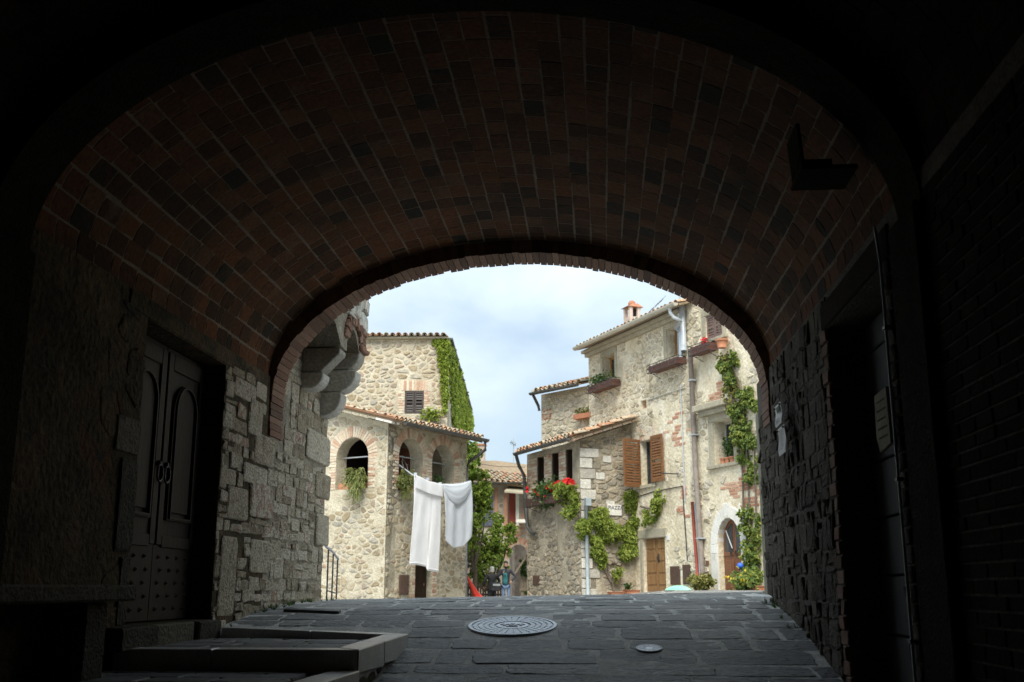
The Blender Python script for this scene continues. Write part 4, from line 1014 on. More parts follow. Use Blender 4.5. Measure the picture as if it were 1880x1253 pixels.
def gutter(fr, u0, u1, v, d, m, parent, r=.07):
    mb = MB(); n = 8; vs = []
    for u in (u0, u1):
        for rr in (r, r-.012):
            for i in range(n+1):
                t = math.pi+math.pi*i/n; vs.append(fr(u, v+rr*math.sin(t), d+rr*math.cos(t)))
    q = n+1; fs = []
    for i in range(n): fs += [(i, i+1, 2*q+i+1, 2*q+i), (q+i+1, q+i, 3*q+i, 3*q+i+1), (i, q+i, q+i+1, i+1), (2*q+i+1, 3*q+i+1, 3*q+i, 2*q+i)]
    fs += [(0, 2*q, 3*q, q), (q-1, 2*q-1, 4*q-1, 3*q-1)]
    mb.add(vs, fs)
    # end caps
    for k in (0, 2*q): mb.f.append(tuple(k+i for i in range(q)))
    return mb.build('gutter', m, parent, False)
def voussoirs(uc, vs_, r0, r1, n, k0=0, k1=None, e=.0):
    out_ = []
    for i in range(k0, k1 or n):
        t0, t1 = math.pi*i/n, math.pi*(i+1)/n; g0 = .007/r0; g1 = .007/r1
        out_.append([(uc+r0*math.cos(t0+g0), vs_+r0*math.sin(t0+g0)), (uc+r1*math.cos(t0+g1), vs_+r1*math.sin(t0+g1)), (uc+r1*math.cos(t1-g1), vs_+r1*math.sin(t1-g1)), (uc+r0*math.cos(t1-g0), vs_+r0*math.sin(t1-g0))])
    return out_
def meter_box(fr, px, lab, m='brown_metal', group='brown metal utility hatches on the walls'):
    u0, u1, v0, v1 = fr.rect(*px, .02)
    t = thing('utility_hatch', lab, 'hatch', fr((u0+u1)/2, v0, 0), group)
    boxf(fr, u0, u1, v0, v1, -.02, .035, 'frame', m, t, .006)
    boxf(fr, u0+.02, u1-.02, v0+.02, v1-.02, .034, .045, 'door', m, t, .004)
    boxf(fr, u1-.07, u1-.045, (v0+v1)/2-.02, (v0+v1)/2+.02, .045, .055, 'lock', 'dark_iron', t)
def flower_box(fr, u0, u1, v0, d0, w_, h, lab, m='box_plastic', rail=True, cat='flower box', grp='window flower boxes on the house fronts'):
    t = thing('flower_box', lab, cat, fr((u0+u1)/2, v0, d0), grp)
    mb = MB(); th = .012
    mb.box((u0, v0, d0), (u1, v0+th, d0+w_), fr); mb.box((u0, v0+th, d0), (u1, v0+h, d0+th), fr); mb.box((u0, v0+th, d0+w_-th), (u1, v0+h, d0+w_), fr)
    mb.box((u0, v0+th, d0+th), (u0+th, v0+h, d0+w_-th), fr); mb.box((u1-th, v0+th, d0+th), (u1, v0+h, d0+w_-th), fr)
    mb.build('trough', m, t); boxf(fr, u0+th, u1-th, v0+h*.6, v0+h*.85, d0+th, d0+w_-th, 'soil', 'dark_room', t)
    if rail:
        q = MB(); o = .03
        for v in (v0-.012, v0+h*.55, v0+h+.03):
            q.tube([fr(u0-o, v, d0), fr(u0-o, v, d0+w_+o), fr(u1+o, v, d0+w_+o), fr(u1+o, v, d0)], .009, 5)
        n = max(2, int((u1-u0)/.14))
        for i in range(n+1):
            u = u0-o+(u1-u0+2*o)*i/n; q.tube([fr(u, v0-.012, d0+w_+o), fr(u, v0+h+.03, d0+w_+o)], .006, 5)
        for u in (u0+.08, u1-.08): q.tube([fr(u, v0-.012, d0+w_), fr(u, v0-.14, .0)], .008, 5)
        q.build('rail', 'dark_iron', t)
    return t
def plant_at(name, lab, cat, fr, c0, ext, n, size, m, rng, grp=None, stems=6, flowers=None, droop=0):
    """small plant: stems and leaves in a box-like volume ext=(du,dv,dd) whose foot is c0=(u,v,d)"""
    t = thing(name, lab, cat, fr(*c0), grp); mb = MB(); st = MB()
    for k in range(stems):
        a = (rng.uniform(-.5, .5)*ext[0], rng.uniform(.55, 1)*ext[1], rng.uniform(-.5, .5)*ext[2])
        mid = (a[0]*.4, a[1]*.5, a[2]*.4)
        st.tube([fr(*c0), fr(c0[0]+mid[0], c0[1]+mid[1], c0[2]+mid[2]), fr(c0[0]+a[0], c0[1]+a[1], c0[2]+a[2])], [.008, .006, .003], 4)
        for q in range(n//stems):
            f = rng.random()**.7; sp = .12*max(ext[0], abs(ext[1]))
            leaves(mb, fr(c0[0]+a[0]*f+rng.gauss(0, sp), c0[1]+a[1]*f+rng.gauss(0, sp*.6), c0[2]+a[2]*f+rng.gauss(0, sp*.4)), 2, size, rng)
    mb.build('leaves', m, t); st.build('stems', 'bark', t)
    if flowers:
        fm, cnt, fs_, pts = flowers
        for k in range(cnt):
            p = pts[k % len(pts)] if pts else (c0[0]+rng.uniform(-.5, .5)*ext[0], c0[1]+ext[1]*rng.uniform(.5, 1.05), c0[2]+ext[2]*.5)
            q = MB()
            for _ in range(9): leaves(q, fr(p[0]+rng.gauss(0, fs_*.35), p[1]+rng.gauss(0, fs_*.28), p[2]+rng.gauss(0, fs_*.25)), 1, fs_*.8, rng)
            q.build('flower', fm, t)
    return t

# ------------------------------------------------------------------ LEFT: LOGGIA HOUSE
dB = hdir(2172)
CL = at_y(705, 1080, 27.0)
FB = Frame(CL, dB)                              # right-hand face, arches two and three
FA_ = Frame(CL, (dB.y, -dB.x))                  # left-hand face, u negative to the left of the corner
lo = thing('loggia_house', 'stone house with three brick arched loggia openings and a tiled lean-to roof', 'house', (CL.x, CL.y, ground(CL.x, CL.y)))
GB = -1.2
BU1 = FB.uv(856, 950)[0]; VE = FB.uv(720, 772, .0)[1]-.0
VC = FB.uv(700, 775)[1]
AU0 = -4.2
# arch 1 in face A
a1 = FA_.rect(617, 810, 676, 900); A1 = arch_poly(a1[0], a1[1], FA_.uv(650, 898)[1], FA_.uv(650, 803)[1]-(a1[1]-a1[0])/2, 12)
a2 = FB.rect(732, 810, 776, 895); A2 = arch_poly(a2[0], a2[1], FB.uv(755, 903)[1], FB.uv(755, 805)[1]-(a2[1]-a2[0])/2, 12)
a3 = FB.rect(793, 825, 834, 895); A3 = arch_poly(a3[0], a3[1], FB.uv(815, 892)[1], FB.uv(815, 817)[1]-(a3[1]-a3[0])/2, 12)
cd_ = FB.rect(762, 1040, 793, 1097); CDV = FB.uv(778, 1038)[1]
DOORH = rect_poly(cd_[0], cd_[1], GB+.05, CDV)
slopeA = math.tan(R(15))
wall('left_face', FA_, [(AU0, GB), (0, GB), (0, VC), (AU0, VC-AU0*slopeA*1.0)], [A1], .42, 'lime_mortar', lo)
wall('front_face', FB, [(.002, GB), (BU1, GB), (BU1, VC), (.002, VC)], [A2, A3, DOORH], .42, 'lime_mortar', lo)
FBE = Frame(FB(BU1, 0, 0), (-FB.n.x, -FB.n.y))   # end face turned to the garden
wall('end_face', FBE, [(.003, GB), (3.4, GB), (3.4, VC+3.4*slopeA), (.003, VC)], [], .3, 'lime_mortar', lo)
boxf(FB, -.0+.43, BU1-.32, VC-3.2, VC-3.1, -3.6, -.43, 'loggia_floor', 'soffit', lo)
# brick surrounds
def surround(fr, poly, uc, r, vs_, n, jl, jr, top=.26):
    out_ = voussoirs(uc, vs_, r+.004, r+top, n)
    v0 = poly[0][1]; v = v0
    k = 0
    while v < vs_-.03:
        h = .075; w1 = .16 if k % 2 else .24
        if jl: out_.append(rect_poly(uc-r-w1, uc-r-.004, v+.007, v+h-.007))
        if jr: out_.append(rect_poly(uc+r+.004, uc+r+w1, v+.007, v+h-.007))
        v += h; k += 1
    return out_
S1 = surround(FA_, A1, (a1[0]+a1[1])/2, (a1[1]-a1[0])/2, A1[2][1], 26, 1, 1, .30)
S2 = surround(FB, A2, (a2[0]+a2[1])/2, (a2[1]-a2[0])/2, A2[2][1], 22, 1, 1)
S3 = surround(FB, A3, (a3[0]+a3[1])/2, (a3[1]-a3[0])/2, A3[2][1], 22, 1, 1)
def hull_arch(uc, r, v0, vs_, ex): return arch_poly(uc-r-ex, uc+r+ex, v0, vs_, 10)
H1 = hull_arch((a1[0]+a1[1])/2, (a1[1]-a1[0])/2, A1[0][1], A1[2][1], .30)
H2 = hull_arch((a2[0]+a2[1])/2, (a2[1]-a2[0])/2, A2[0][1], A2[2][1], .25)
H3 = hull_arch((a3[0]+a3[1])/2, (a3[1]-a3[0])/2, A3[0][1], A3[2][1], .25)
emit('arch_brick', FA_, S1, 'pink_brick', lo, ro, h=(.008, .02), rnd=.06, minpx=6)
emit('arch_brick', FB, [p for p in S2+S3], 'pink_brick', lo, ro, h=(.008, .02), rnd=.06, minpx=6, limit=200)
emit('rubble_stone', FA_, rubble_cells(AU0, -.02, GB, VC+1.4, .20, .125, ro, gap=.035, drop=.3, jit=.4, holes=[H1], region=[(AU0, GB), (-.02, GB), (-.02, VC-.1), (AU0, VC-AU0*slopeA-.1)], mask=lambda u, v: pnoise(Vector((u*2, v*2, 3))) > -.22), 'rubble', lo, ro, h=(.006, .022), rnd=.2, inset=.25, minpx=14, limit=200)
dh = rect_poly(cd_[0]-.2, cd_[1]+.2, GB, CDV+.1)
emit('rubble_stone', FB, rubble_cells(.02, BU1, GB, VC-.06, .20, .125, ro, gap=.035, drop=.3, jit=.4, holes=[H2, H3, dh], mask=lambda u, v: pnoise(Vector((u*2, v*2, 8))) > -.22), 'rubble', lo, ro, h=(.006, .022), rnd=.2, inset=.25, minpx=14, limit=200)
emit('door_brick', FB, brick_rows(cd_[0]-.2, cd_[0]-.004, GB, CDV+.08, .2, .075, .012, ro)+brick_rows(cd_[1]+.004, cd_[1]+.2, GB, CDV+.08, .2, .075, .012, ro), 'pink_brick', lo, ro, h=(.006, .018), minpx=5, rnd=.05)
# cellar door
dd = thing('cellar_door', 'low dark brown door of plain boards under the hanging white sheet', 'door', FB((cd_[0]+cd_[1])/2, GB, -.2))
n = 4
for i in range(n): boxf(FB, cd_[0]+(cd_[1]-cd_[0])*i/n+.004, cd_[0]+(cd_[1]-cd_[0])*(i+1)/n-.004, GB+.06, CDV-.01, -.22, -.18, 'plank', 'door_wood', dd)
boxf(FB, cd_[1]-.16, cd_[1]-.1, .05, .13, -.18, -.165, 'lock', 'rust_iron', dd)
# inside the loggia: back wall, tie rods, red panel behind arch 3
boxf(FB, .43, BU1-.3, VC-3.1, VC+.5, -3.0, -2.95, 'back_wall', 'dark_room', lo)
MB().box((AU0+.1, VC-3.1, -3.3), (AU0+.15, VC+1, -.43), FA_).build('side_partition', 'dark_room', lo)
boxf(FB, a3[0]-.1, a3[1]+1.0, A3[0][1], VC-.3, -1.32, -1.28, 'red_partition', 'red_room', lo)
for (fr, a, P0) in ((FA_, a1, A1), (FB, a2, A2), (FB, a3, A3)):
    vr = P0[2][1]+.05; MB().tube([fr(a[0]-.03, vr, -.3), fr(a[1]+.03, vr, -.3)], .018, 6).build('tie_rod', 'zinc', lo)
for px in ((698, 810, 828), (720, 805, 832)):
    u, v1 = FB.uv(px[0], px[1]); v0 = FB.uv(px[0], px[2])[1]
    MB().tube([FB(max(.03, u), v0, .03), FB(max(.03, u), v1, .03)], .012, 5).build('anchor_bar', 'dark_iron', lo)
# lean-to roof: rises from the eave over face B back to the tall house
PI_ = R(15)
rp = roof_plane(FB, -.32, .42, VC+.03, PI_)
RW = BU1+.32+.28
mb = MB(); mb.add([rp(0, 0, -.05), rp(RW, 0, -.05), rp(RW, 4.6, -.05), rp(0, 4.6, -.05), rp(0, 0, -.005), rp(RW, 0, -.005), rp(RW, 4.6, -.005), rp(0, 4.6, -.005)], [(3, 2, 1, 0), (4, 5, 6, 7), (0, 1, 5, 4), (1, 2, 6, 5), (2, 3, 7, 6), (3, 0, 4, 7)])
mb.build('roof_deck', 'soffit', lo)
coppi('roof_tile', rp, int(RW/.2), .2, .45, 12, 'roof_tile', lo, ro)
# verge course of thin bricks beneath the tiles on face A
for k in range(16):
    a, b = .02+k*.28, .02+(k+1)*.28-.015
    MB().add([rp(-.03, a, -.11), rp(.3, a, -.11), rp(.3, b, -.11), rp(-.03, b, -.11), rp(-.03, a, -.055), rp(.3, a, -.055), rp(.3, b, -.055), rp(-.03, b, -.055)], [(3, 2, 1, 0), (4, 5, 6, 7), (0, 1, 5, 4), (1, 2, 6, 5), (2, 3, 7, 6), (3, 0, 4, 7)]).build('verge_brick', 'white_stone' if k < 2 else 'weathered_stone', lo)
for k in range(20):
    a = k*.31
    if a > RW: break
    MB().add([rp(a+.1, .02, -.13), rp(a+.18, .02, -.13), rp(a+.18, .5, -.13), rp(a+.1, .5, -.13), rp(a+.1, .02, -.052), rp(a+.18, .02, -.052), rp(a+.18, .5, -.052), rp(a+.1, .5, -.052)], [(3, 2, 1, 0), (4, 5, 6, 7), (0, 1, 5, 4), (1, 2, 6, 5), (2, 3, 7, 6), (3, 0, 4, 7)]).build('rafter', 'soffit', lo)
gutter(FB, .05, RW-.3, VC-.0, .50, 'gutter_dark', lo, .085)
p = [FB(RW-.4, VC-.08, .5), FB(RW-.4, VC-.3, .5), FB(RW-.5, VC-.45, .35), FB(BU1+.1, VC-.62, .02), FB(BU1+.03, VC-.8, -.02), FB(BU1+.03, GB, -.02)]
MB().tube(p, .05, 8).build('downpipe', 'gutter_dark', lo, True)
meter_box(FB, (733, 1056, 750, 1092), 'brown utility hatch in the loggia house wall, left of its low door')

# branches, ferns and washing line at the loggia
for (fr, a, P0, px, lab) in ((FA_, a1, A1, (634, 862, 676, 925), 'bushy hanging asparagus fern spilling from the widest loggia arch'), (FB, a2, A2, (728, 866, 760, 920), 'hanging asparagus fern in the middle loggia arch, beside the washing line')):
    t = thing('hanging_fern', lab, 'fern', fr((a[0]+a[1])/2, P0[0][1], .05), 'hanging ferns in the loggia arches')
    u0, u1, v0, v1 = fr.rect(*px, .15); mb = MB(); cu = (u0+u1)/2
    for k in range(230):
        x0 = cu+ro.gauss(0, .13*(u1-u0)); ang = ro.uniform(-1, 1); L_ = ro.uniform(.5, 1)
        tip = (cu+ang*(u1-u0)*.62*ro.uniform(.5, 1), v1-(v1-v0)*(ro.uniform(.1, 1) if abs(ang) < .55 else ro.uniform(0, .6)), .12+ro.uniform(0, .28))
        root = (x0, P0[0][1]+ro.uniform(0, .22), -.02); pk = ((x0+tip[0])/2, max(root[1], tip[1])+ro.uniform(.08, .28), (tip[2])*.7)
        pts = []
        for i in range(7):
            s_ = i/6; pts.append(tuple(root[j]*(1-s_)**2+pk[j]*2*s_*(1-s_)+tip[j]*s_*s_ for j in range(3)))
        for i in range(6):
            A0, B0 = fr(*pts[i]), fr(*pts[i+1]); wv = .008
            mb.add([A0-fr.u*wv, A0+fr.u*wv, B0+fr.u*wv, B0-fr.u*wv], [(0, 1, 2, 3)])
            leaves(mb, B0, 2, .045, ro, spread=1.2)
    mb.build('fronds', 'fern', t)
    boxf(fr, a[0]+.08, a[1]-.08, P0[0][1]+.0, P0[0][1]+.16, -.22, -.03, 'trough', 'terracotta', t)
plant_at('potted_succulent', 'low spiky green plant on the sill of the smallest loggia arch', 'plant', FB, ((a3[0]+a3[1])/2, A3[0][1], -.05), (.7, .28, .25), 120, .06, 'leaf_dark', ro)
t = thing('bare_branches', 'bare twiggy branches standing out from the loggia wall where the washing line starts', 'branches', FB(.35, 2.6, .1))
mb = MB()
for pts in ([(750, 872), (742, 862), (733, 857), (724, 848)], [(742, 862), (738, 848), (741, 838)], [(750, 872), (747, 855), (754, 846), (760, 845)], [(733, 857), (722, 858), (714, 850)], [(747, 855), (741, 846)]):
    mb.tube([FB(*FB.uv(x, y, .35), .35) for x, y in pts], [.014, .011, .008, .006][:len(pts)], 5)
mb.build('branch', 'grey_wood', t, True)

# washing: line and two sheets
DW = .75
line = [FB(*FB.uv(735, 855, .05), .05)]+[FB(*FB.uv(x, y, DW), DW) for x, y in ((760, 873), (785, 883), (808, 889), (835, 889), (864, 883))]
t = thing('washing_line', 'white washing line strung in front of the loggia wall', 'washing line', line[0])
MB().tube(line, .006, 5).build('rope', 'rope', t)
pole = [FB(*FB.uv(733, 854, .0), .0), FB(*FB.uv(758, 873, DW-.03), DW-.03)]
MB().tube(pole, .014, 6).build('pole', 'zinc', t)
def cloth(name, lab, m, top, bot, fold_px, amp, nfold, fr, d, ex=0):
    """top, bot: outlines in photograph pixels on the washing plane (left to right)"""
    t = thing(name, lab, 'sheet', fr(*fr.uv(*top[len(top)//2], d), d), 'white sheets drying on the washing line')
    nu, nv = 60, 70
    def interp(pl, s_):
        s_ *= len(pl)-1; i = min(int(s_), len(pl)-2); f = s_-i
        return pl[i][0]+(pl[i+1][0]-pl[i][0])*f, pl[i][1]+(pl[i+1][1]-pl[i][1])*f
    def sheet(h0, h1, dd, nm, ph, seg):
        mb = MB(); vs = []
        for j in range(seg+1):
            q = h0+(h1-h0)*j/seg
            for i in range(nu+1):
                s_ = i/nu; a = interp(top, s_); b = interp(bot, s_); x, y = a[0]+(b[0]-a[0])*q, a[1]+(b[1]-a[1])*q
                wv = amp*(min(1, q*3)+.15)*(math.sin(s_*nfold*6.28+ph+q*.8)+.5*math.sin(s_*nfold*2.7*6.28+1.3+q*2))
                wv += .012*pnoise(Vector((s_*6, q*5, ph)))+.03*math.sin(q*3.1+ph)
                vs.append(fr(*fr.uv(x, y, d), d+dd+wv))
        mb.add(vs, [(j*(nu+1)+i, (j+1)*(nu+1)+i, (j+1)*(nu+1)+i+1, j*(nu+1)+i+1) for j in range(seg) for i in range(nu)])
        o = mb.build(nm, m, t, True); so = o.modifiers.new('solid', 'SOLIDIFY'); so.thickness = .004
        return o
    sheet(0, 1, 0, 'cloth', .4, nv)
    return t, sheet, interp
t1_, sh1, _i = cloth('hanging_sheet', 'long white bed sheet hanging almost to the low door, the longer of the two', 'sheet', [(760, 873), (785, 885), (809, 890)], [(752, 1038), (765, 1037), (783, 1041), (785, 1048), (806, 1051)], None, .007, 1.3, FB, DW)
sh1(0, .145, .05, 'folded_hem', 1.5, 12)
sh1(.972, .985, .006, 'bottom_hem', .4, 2)
t2_, sh2, _i = cloth('hanging_sheet', 'shorter bluish white sheet with a swagged fold and pointed lower corners', 'sheet_blue', [(812, 889), (838, 890), (864, 883)], [(818, 993), (833, 1007), (853, 1003), (866, 985)], None, .018, 1.1, FB, DW)
# swag of doubled cloth on the second sheet
mb = MB(); nu = 26; vs = []
for j in range(9):
    q = j/8
    for i in range(nu+1):
        s_ = i/nu; x = 813+s_*50; y = 890-6*s_**2 + q*(36*math.sin(math.pi*min(1, s_*.95+.02))**.7+3); vs.append(FB(*FB.uv(x, y, DW), DW+.05+.05*math.sin(q*math.pi)*math.sin(math.pi*s_)+.012*math.sin(q*18+s_*3)))
mb.add(vs, [(j*(nu+1)+i, (j+1)*(nu+1)+i, (j+1)*(nu+1)+i+1, j*(nu+1)+i+1) for j in range(8) for i in range(nu)])
mb.build('swag', 'sheet_blue', t2_, True).modifiers.new('solid', 'SOLIDIFY').thickness = .004
mb = MB()
for x in (761, 784, 807): mb.box((FB.uv(x, 880, DW)[0]-.01, FB.uv(x, 872+(x-761)*.38, DW)[1]-.03, DW-.02), (FB.uv(x, 880, DW)[0]+.01, FB.uv(x, 872+(x-761)*.38, DW)[1]+.05, DW+.07), FB)
mb.build('peg', 'zinc', t1_)

# tall house behind the loggia
dS = hdir(958); CT = at_y(817, 1080, 33.0)
FT = Frame(CT, (-(-dS.y)*1.0, dS.x*-1*-1)) if False else Frame(CT, (dS.y, -dS.x))
FTS = Frame(CT, dS)
ta = thing('tall_stone_house', 'tall rubble stone house with a small dark shuttered window and ivy on its side', 'house', (CT.x, CT.y, -1))
VT = FT.uv(760, 624)[1]
wn = FT.rect(743, 718, 778, 760)
wnp = rect_poly(*wn)
wall('front_wall', FT, [(-6.5, -1.2), (0, -1.2), (0, VT), (-6.5, VT)], [wnp], .5, 'lime_mortar', ta)
ivw = FTS.rect(822, 740, 830, 775)
wall('side_wall', FTS, [(.003, -1.2), (14, -1.2), (14, VT), (.003, VT)], [], .5, 'lime_mortar', ta)
nb = [rect_poly(wn[0]-.3, wn[1]+.15, wn[3]+.005, wn[3]+.32)]
sol = [rect_poly(wn[0]-.12+i*.085, wn[0]-.12+i*.085+.07, wn[3]+.01, wn[3]+.33) for i in range(int((wn[1]-wn[0]+.26)/.085))]
jb = brick_rows(wn[0]-.22, wn[0]-.004, wn[2], wn[3], .22, .08, .014, ro)+brick_rows(wn[1]+.004, wn[1]+.2, wn[2], wn[3], .2, .08, .014, ro)
emit('window_brick', FT, sol+jb, 'pink_brick', ta, ro, h=(.006, .015), minpx=3, rnd=.05)
emit('rubble_stone', FT, rubble_cells(-6.4, -.02, 3.6, VT-.03, .205, .15, ro, gap=.045, drop=.3, jit=.46, holes=[rect_poly(wn[0]-.24, wn[1]+.22, wn[2]-.02, wn[3]+.36)]), 'rubble', ta, ro, h=(.01, .03), rnd=.22, inset=.28, minpx=12, limit=260)
emit('quoin_brick', FT, brick_rows(-.3, -.01, 3.6, VT-.1, .28, .085, .014, ro, mask=lambda u, v: pnoise(Vector((u, v*2, 1))) > -.1 and v < 6.4), 'pink_brick', ta, ro, h=(.008, .02), limit=0)
for i, (a, b) in enumerate(((wn[0]+.01, (wn[0]+wn[1])/2-.006), ((wn[0]+wn[1])/2+.006, wn[1]-.01))):
    louvre(FT, a, b, wn[2]+.01, wn[3]-.01, -.05, ta, 'shutter_dark', .075, .05)
boxf(FT, wn[0], wn[1], wn[2], wn[3], -.3, -.29, 'interior', 'dark_room', ta)
MB().box((-6.6, VT+.002, -.4), (.03, VT+.07, .18), FT).build('cornice', 'weathered_stone', ta, bevel=.01)
MB().box((.0, VT+.003, -.3), (14.2, VT+.06, .14), FTS).build('side_eave', 'gutter_dark', ta)
rpt = roof_plane(FT, -6.6, .24, VT+.075, R(7))
coppi('ridge_tile', rpt, 32, .205, .45, 3, 'roof_tile', ta, ro, limit=34)
MB().add([rpt(0, 0, -.0), rpt(6.6, 0, -.0), rpt(6.6, 5, -.0), rpt(0, 5, -.0)], [(0, 1, 2, 3)]).build('roof_deck', 'soffit', ta)
# ivy on the tall house
iv = thing('ivy', 'bright green ivy covering the side and upper corner of the tall stone house', 'ivy', (CT.x, CT.y, 4))
q = foliage(FTS, [(821, 628), (826, 640), (845, 690), (867, 775), (866, 800), (829, 780), (826, 740), (824, 700), (822, 660)], 2600, .15, ro, (.02, .13), 0, 1.0, -.4, per=4)
r2 = foliage(FT, [(798, 625), (821, 625), (821, 740), (817, 760), (812, 720), (811, 680), (806, 655), (804, 636), (785, 631)], 800, .13, ro, (.02, .16), 0, 2.2, -.3, per=4)
q.add(r2.v, r2.f); q.build('foliage', 'leaf_ivy', iv)
plant_at('roof_weed', 'small tuft of weed growing under the dark shuttered window on the roof edge', 'weed', FT, (wn[1]+.15, wn[2]-.18, .15), (1.0, .3, .3), 220, .08, 'leaf_ivy', ro)

# iron handrail outside the wing wall
hr = thing('handrail', 'thin iron handrail with uprights going down steps beside the wing wall', 'handrail', (-5, 17, -.4))
mb = MB(); YR = 16.0; hp = [at_y(x, y, Y) for x, y, Y in ((598, 1004, 15.2), (610, 1013, 15.8), (621, 1027, 16.4))]
MB().tube(hp, .018, 8).build('rail', 'iron', hr, True)
for x, y, Y in ((603, 1010, 15.45), (612, 1016, 15.95), (620, 1026, 16.35)):
    p = at_y(x, y, Y); MB().tube([p, Vector((p.x, p.y, ground(p.x, p.y)-.05))], .012, 6).build('upright', 'dark_iron', hr)
p0 = at_y(601, 1085, 15.3); p1 = at_y(619, 1090, 16.35); MB().tube([p0, p1], .009, 6).build('lower_bar', 'dark_iron', hr)

# ------------------------------------------------------------------ RIGHT: THE LONG HOUSE
dR = hdir(83); P1 = at_y(1204, 1080, 27.0)
F1 = Frame(P1, (-dR.x, -dR.y))
hs = thing('long_plastered_house', 'tall old house of patchy cream plaster over rubble, with chimney and pale gutter', 'house', (P1.x, P1.y, ground(P1.x, P1.y)))
UL = F1.uv(1081, 700)[0]; UR = 9.5; UM = F1.uv(1262, 650)[0]
VG = F1.uv(1070, 652)[1]
def R1(x0, y0, x1, y1, d=0): return F1.rect(x0, y0, x1, y1, d)
w1 = R1(1107, 652, 1129, 698); w2 = R1(1225, 600, 1251, 657); w4 = R1(1176, 808, 1200, 890); w5 = R1(1311, 770, 1347, 852)
w3 = R1(1296, 575, 1326, 622); d1 = R1(1182, 988, 1222, 1092); dA = R1(1320, 960, 1363, 1090); hol = R1(1176, 735, 1187, 751)
D1 = rect_poly(d1[0], d1[1], -.9, d1[3])
tA = F1.uv(1342, 951)[1]; ucA = (dA[0]+dA[1])/2; rA = (dA[1]-dA[0])/2
DA = arch_poly(dA[0], dA[1], -.9, tA-rA*1.25, 14, tA)
holes = [rect_poly(*w1), rect_poly(*w2), rect_poly(*w4), rect_poly(*w5), rect_poly(*w3), rect_poly(*hol), D1, DA]
VTOP = VG+1.6
wall('front_wall', F1, [(UL, -1.3), (UR, -1.3), (UR, VTOP), (UM, VTOP), (UM, VG), (UL, VG)], holes, .55, 'plaster', hs)
boxf(F1, UL, UL+.02, -1.3, VG-.01, -6, -.56, 'gable_wall', 'plaster', hs)
for h in (w1, w2, w4, w5, w3, d1, dA): boxf(F1, h[0]-.1, h[1]+.1, h[2]-.1, h[3]+.1, -1.4, -1.38, 'interior', 'dark_room', hs)
boxf(F1, hol[0], hol[1], hol[2], hol[3], -.2, -.14, 'niche_back', 'red_brick', hs)
# where the plaster is gone the stones or bricks show
def n3(u, v, s, z): return pnoise(Vector((u*s, v*s, z)))
br_zones = [(1204, 1290, 865, 935), (1247, 1262, 905, 960), (1335, 1388, 865, 935), (1285, 1325, 700, 745), (1205, 1250, 770, 830), (1170, 1210, 783, 812), (1240, 1268, 760, 810)]
bz = [F1.uv(a, c_)+F1.uv(b, d_) for a, b, c_, d_ in [(1248, 1266, 900, 975), (1325, 1392, 862, 940), (1300, 1345, 705, 742), (1225, 1268, 765, 830), (1215, 1226, 630, 650)]]
def in_brick(u, v):
    for (u0, va, u1, vb) in bz:
        lo_, hi_ = min(va, vb), max(va, vb)
        cu, cv = (u0+u1)/2, (lo_+hi_)/2; e = ((u-cu)/((u1-u0)/2+1e-6))**2+((v-cv)/((hi_-lo_)/2+1e-6))**2
        if e+1.1*n3(u, v, 2.2, 5) < 1.0: return True
    return False
V_up = F1.uv(1160, 760)[1]
def show_stone(u, v):
    if in_brick(u, v): return False
    q = n3(u, v, .9, 2)+.45*n3(u, v, 2.6, 7)
    if u < UM:
        if v > F1.uv(1180, 745)[1]: return q > -.24
        if v > F1.uv(1180, 820)[1]: return q > .02
        return q > .34
    return q > -.02 if v > 1.4 else q > .36
pad = lambda r, e: rect_poly(r[0]-e, r[1]+e, r[2]-e, r[3]+e)
hp_ = [pad(w1, .16), pad(w2, .2), pad(w4, .12), pad(w5, .22), pad(w3, .2), pad(hol, .03), rect_poly(d1[0]-.14, d1[1]+.1, -1.3, d1[3]+.24), arch_poly(dA[0]-.34, dA[1]+.34, -1.3, tA-rA*1.25, 12, tA+.42)]
up_reg = [(UL+.02, -.8), (UR-1, -.8), (UR-1, VTOP-.1), (UL+.02, VTOP-.1)]
cells = rubble_cells(UL+.02, 7.2, -.6, VTOP-.15, .21, .125, ro, gap=.022, drop=.25, jit=.36, holes=hp_, mask=lambda u, v: show_stone(u, v) and not (u < UM+.1 and v > VG-.12))
emit('rubble_stone', F1, cells, 'pale_rubble', hs, ro, h=(.006, .028), rnd=.16, inset=.22, minpx=15, limit=300)
cells = brick_rows(UL, 7.2, -.6, VTOP-.3, .26, .075, .014, ro, holes=hp_, mask=lambda u, v: in_brick(u, v) and n3(u, v, 3.0, 4) > .04)
emit('bare_brick', F1, cells, 'red_brick', hs, ro, h=(.004, .014), rnd=.08, minpx=13, limit=120)
# brick lintel over the brown-shuttered window
uc = (w4[0]+w4[1])/2; lin_b = []
for i in range(11):
    x = w4[0]-.1+(w4[1]-w4[0]+.2)*i/11; lin_b.append([(x+.008, w4[3]+.01), (x+(w4[1]-w4[0]+.2)/11-.008, w4[3]+.01), (x+(w4[1]-w4[0]+.2)/11-.008+(i-4.5)*.01, w4[3]+.34), (x+.008+(i-5.5)*.01, w4[3]+.34)])
emit('lintel_brick', F1, lin_b, 'pink_brick', hs, ro, h=(.005, .012), minpx=3, rnd=.05)
jb = brick_rows(0, .22, w4[2], w4[3], .24, .08, .012, ro)
FJ = Frame(F1(w4[0], 0, 0), (F1.n.x*-1, F1.n.y*-1))
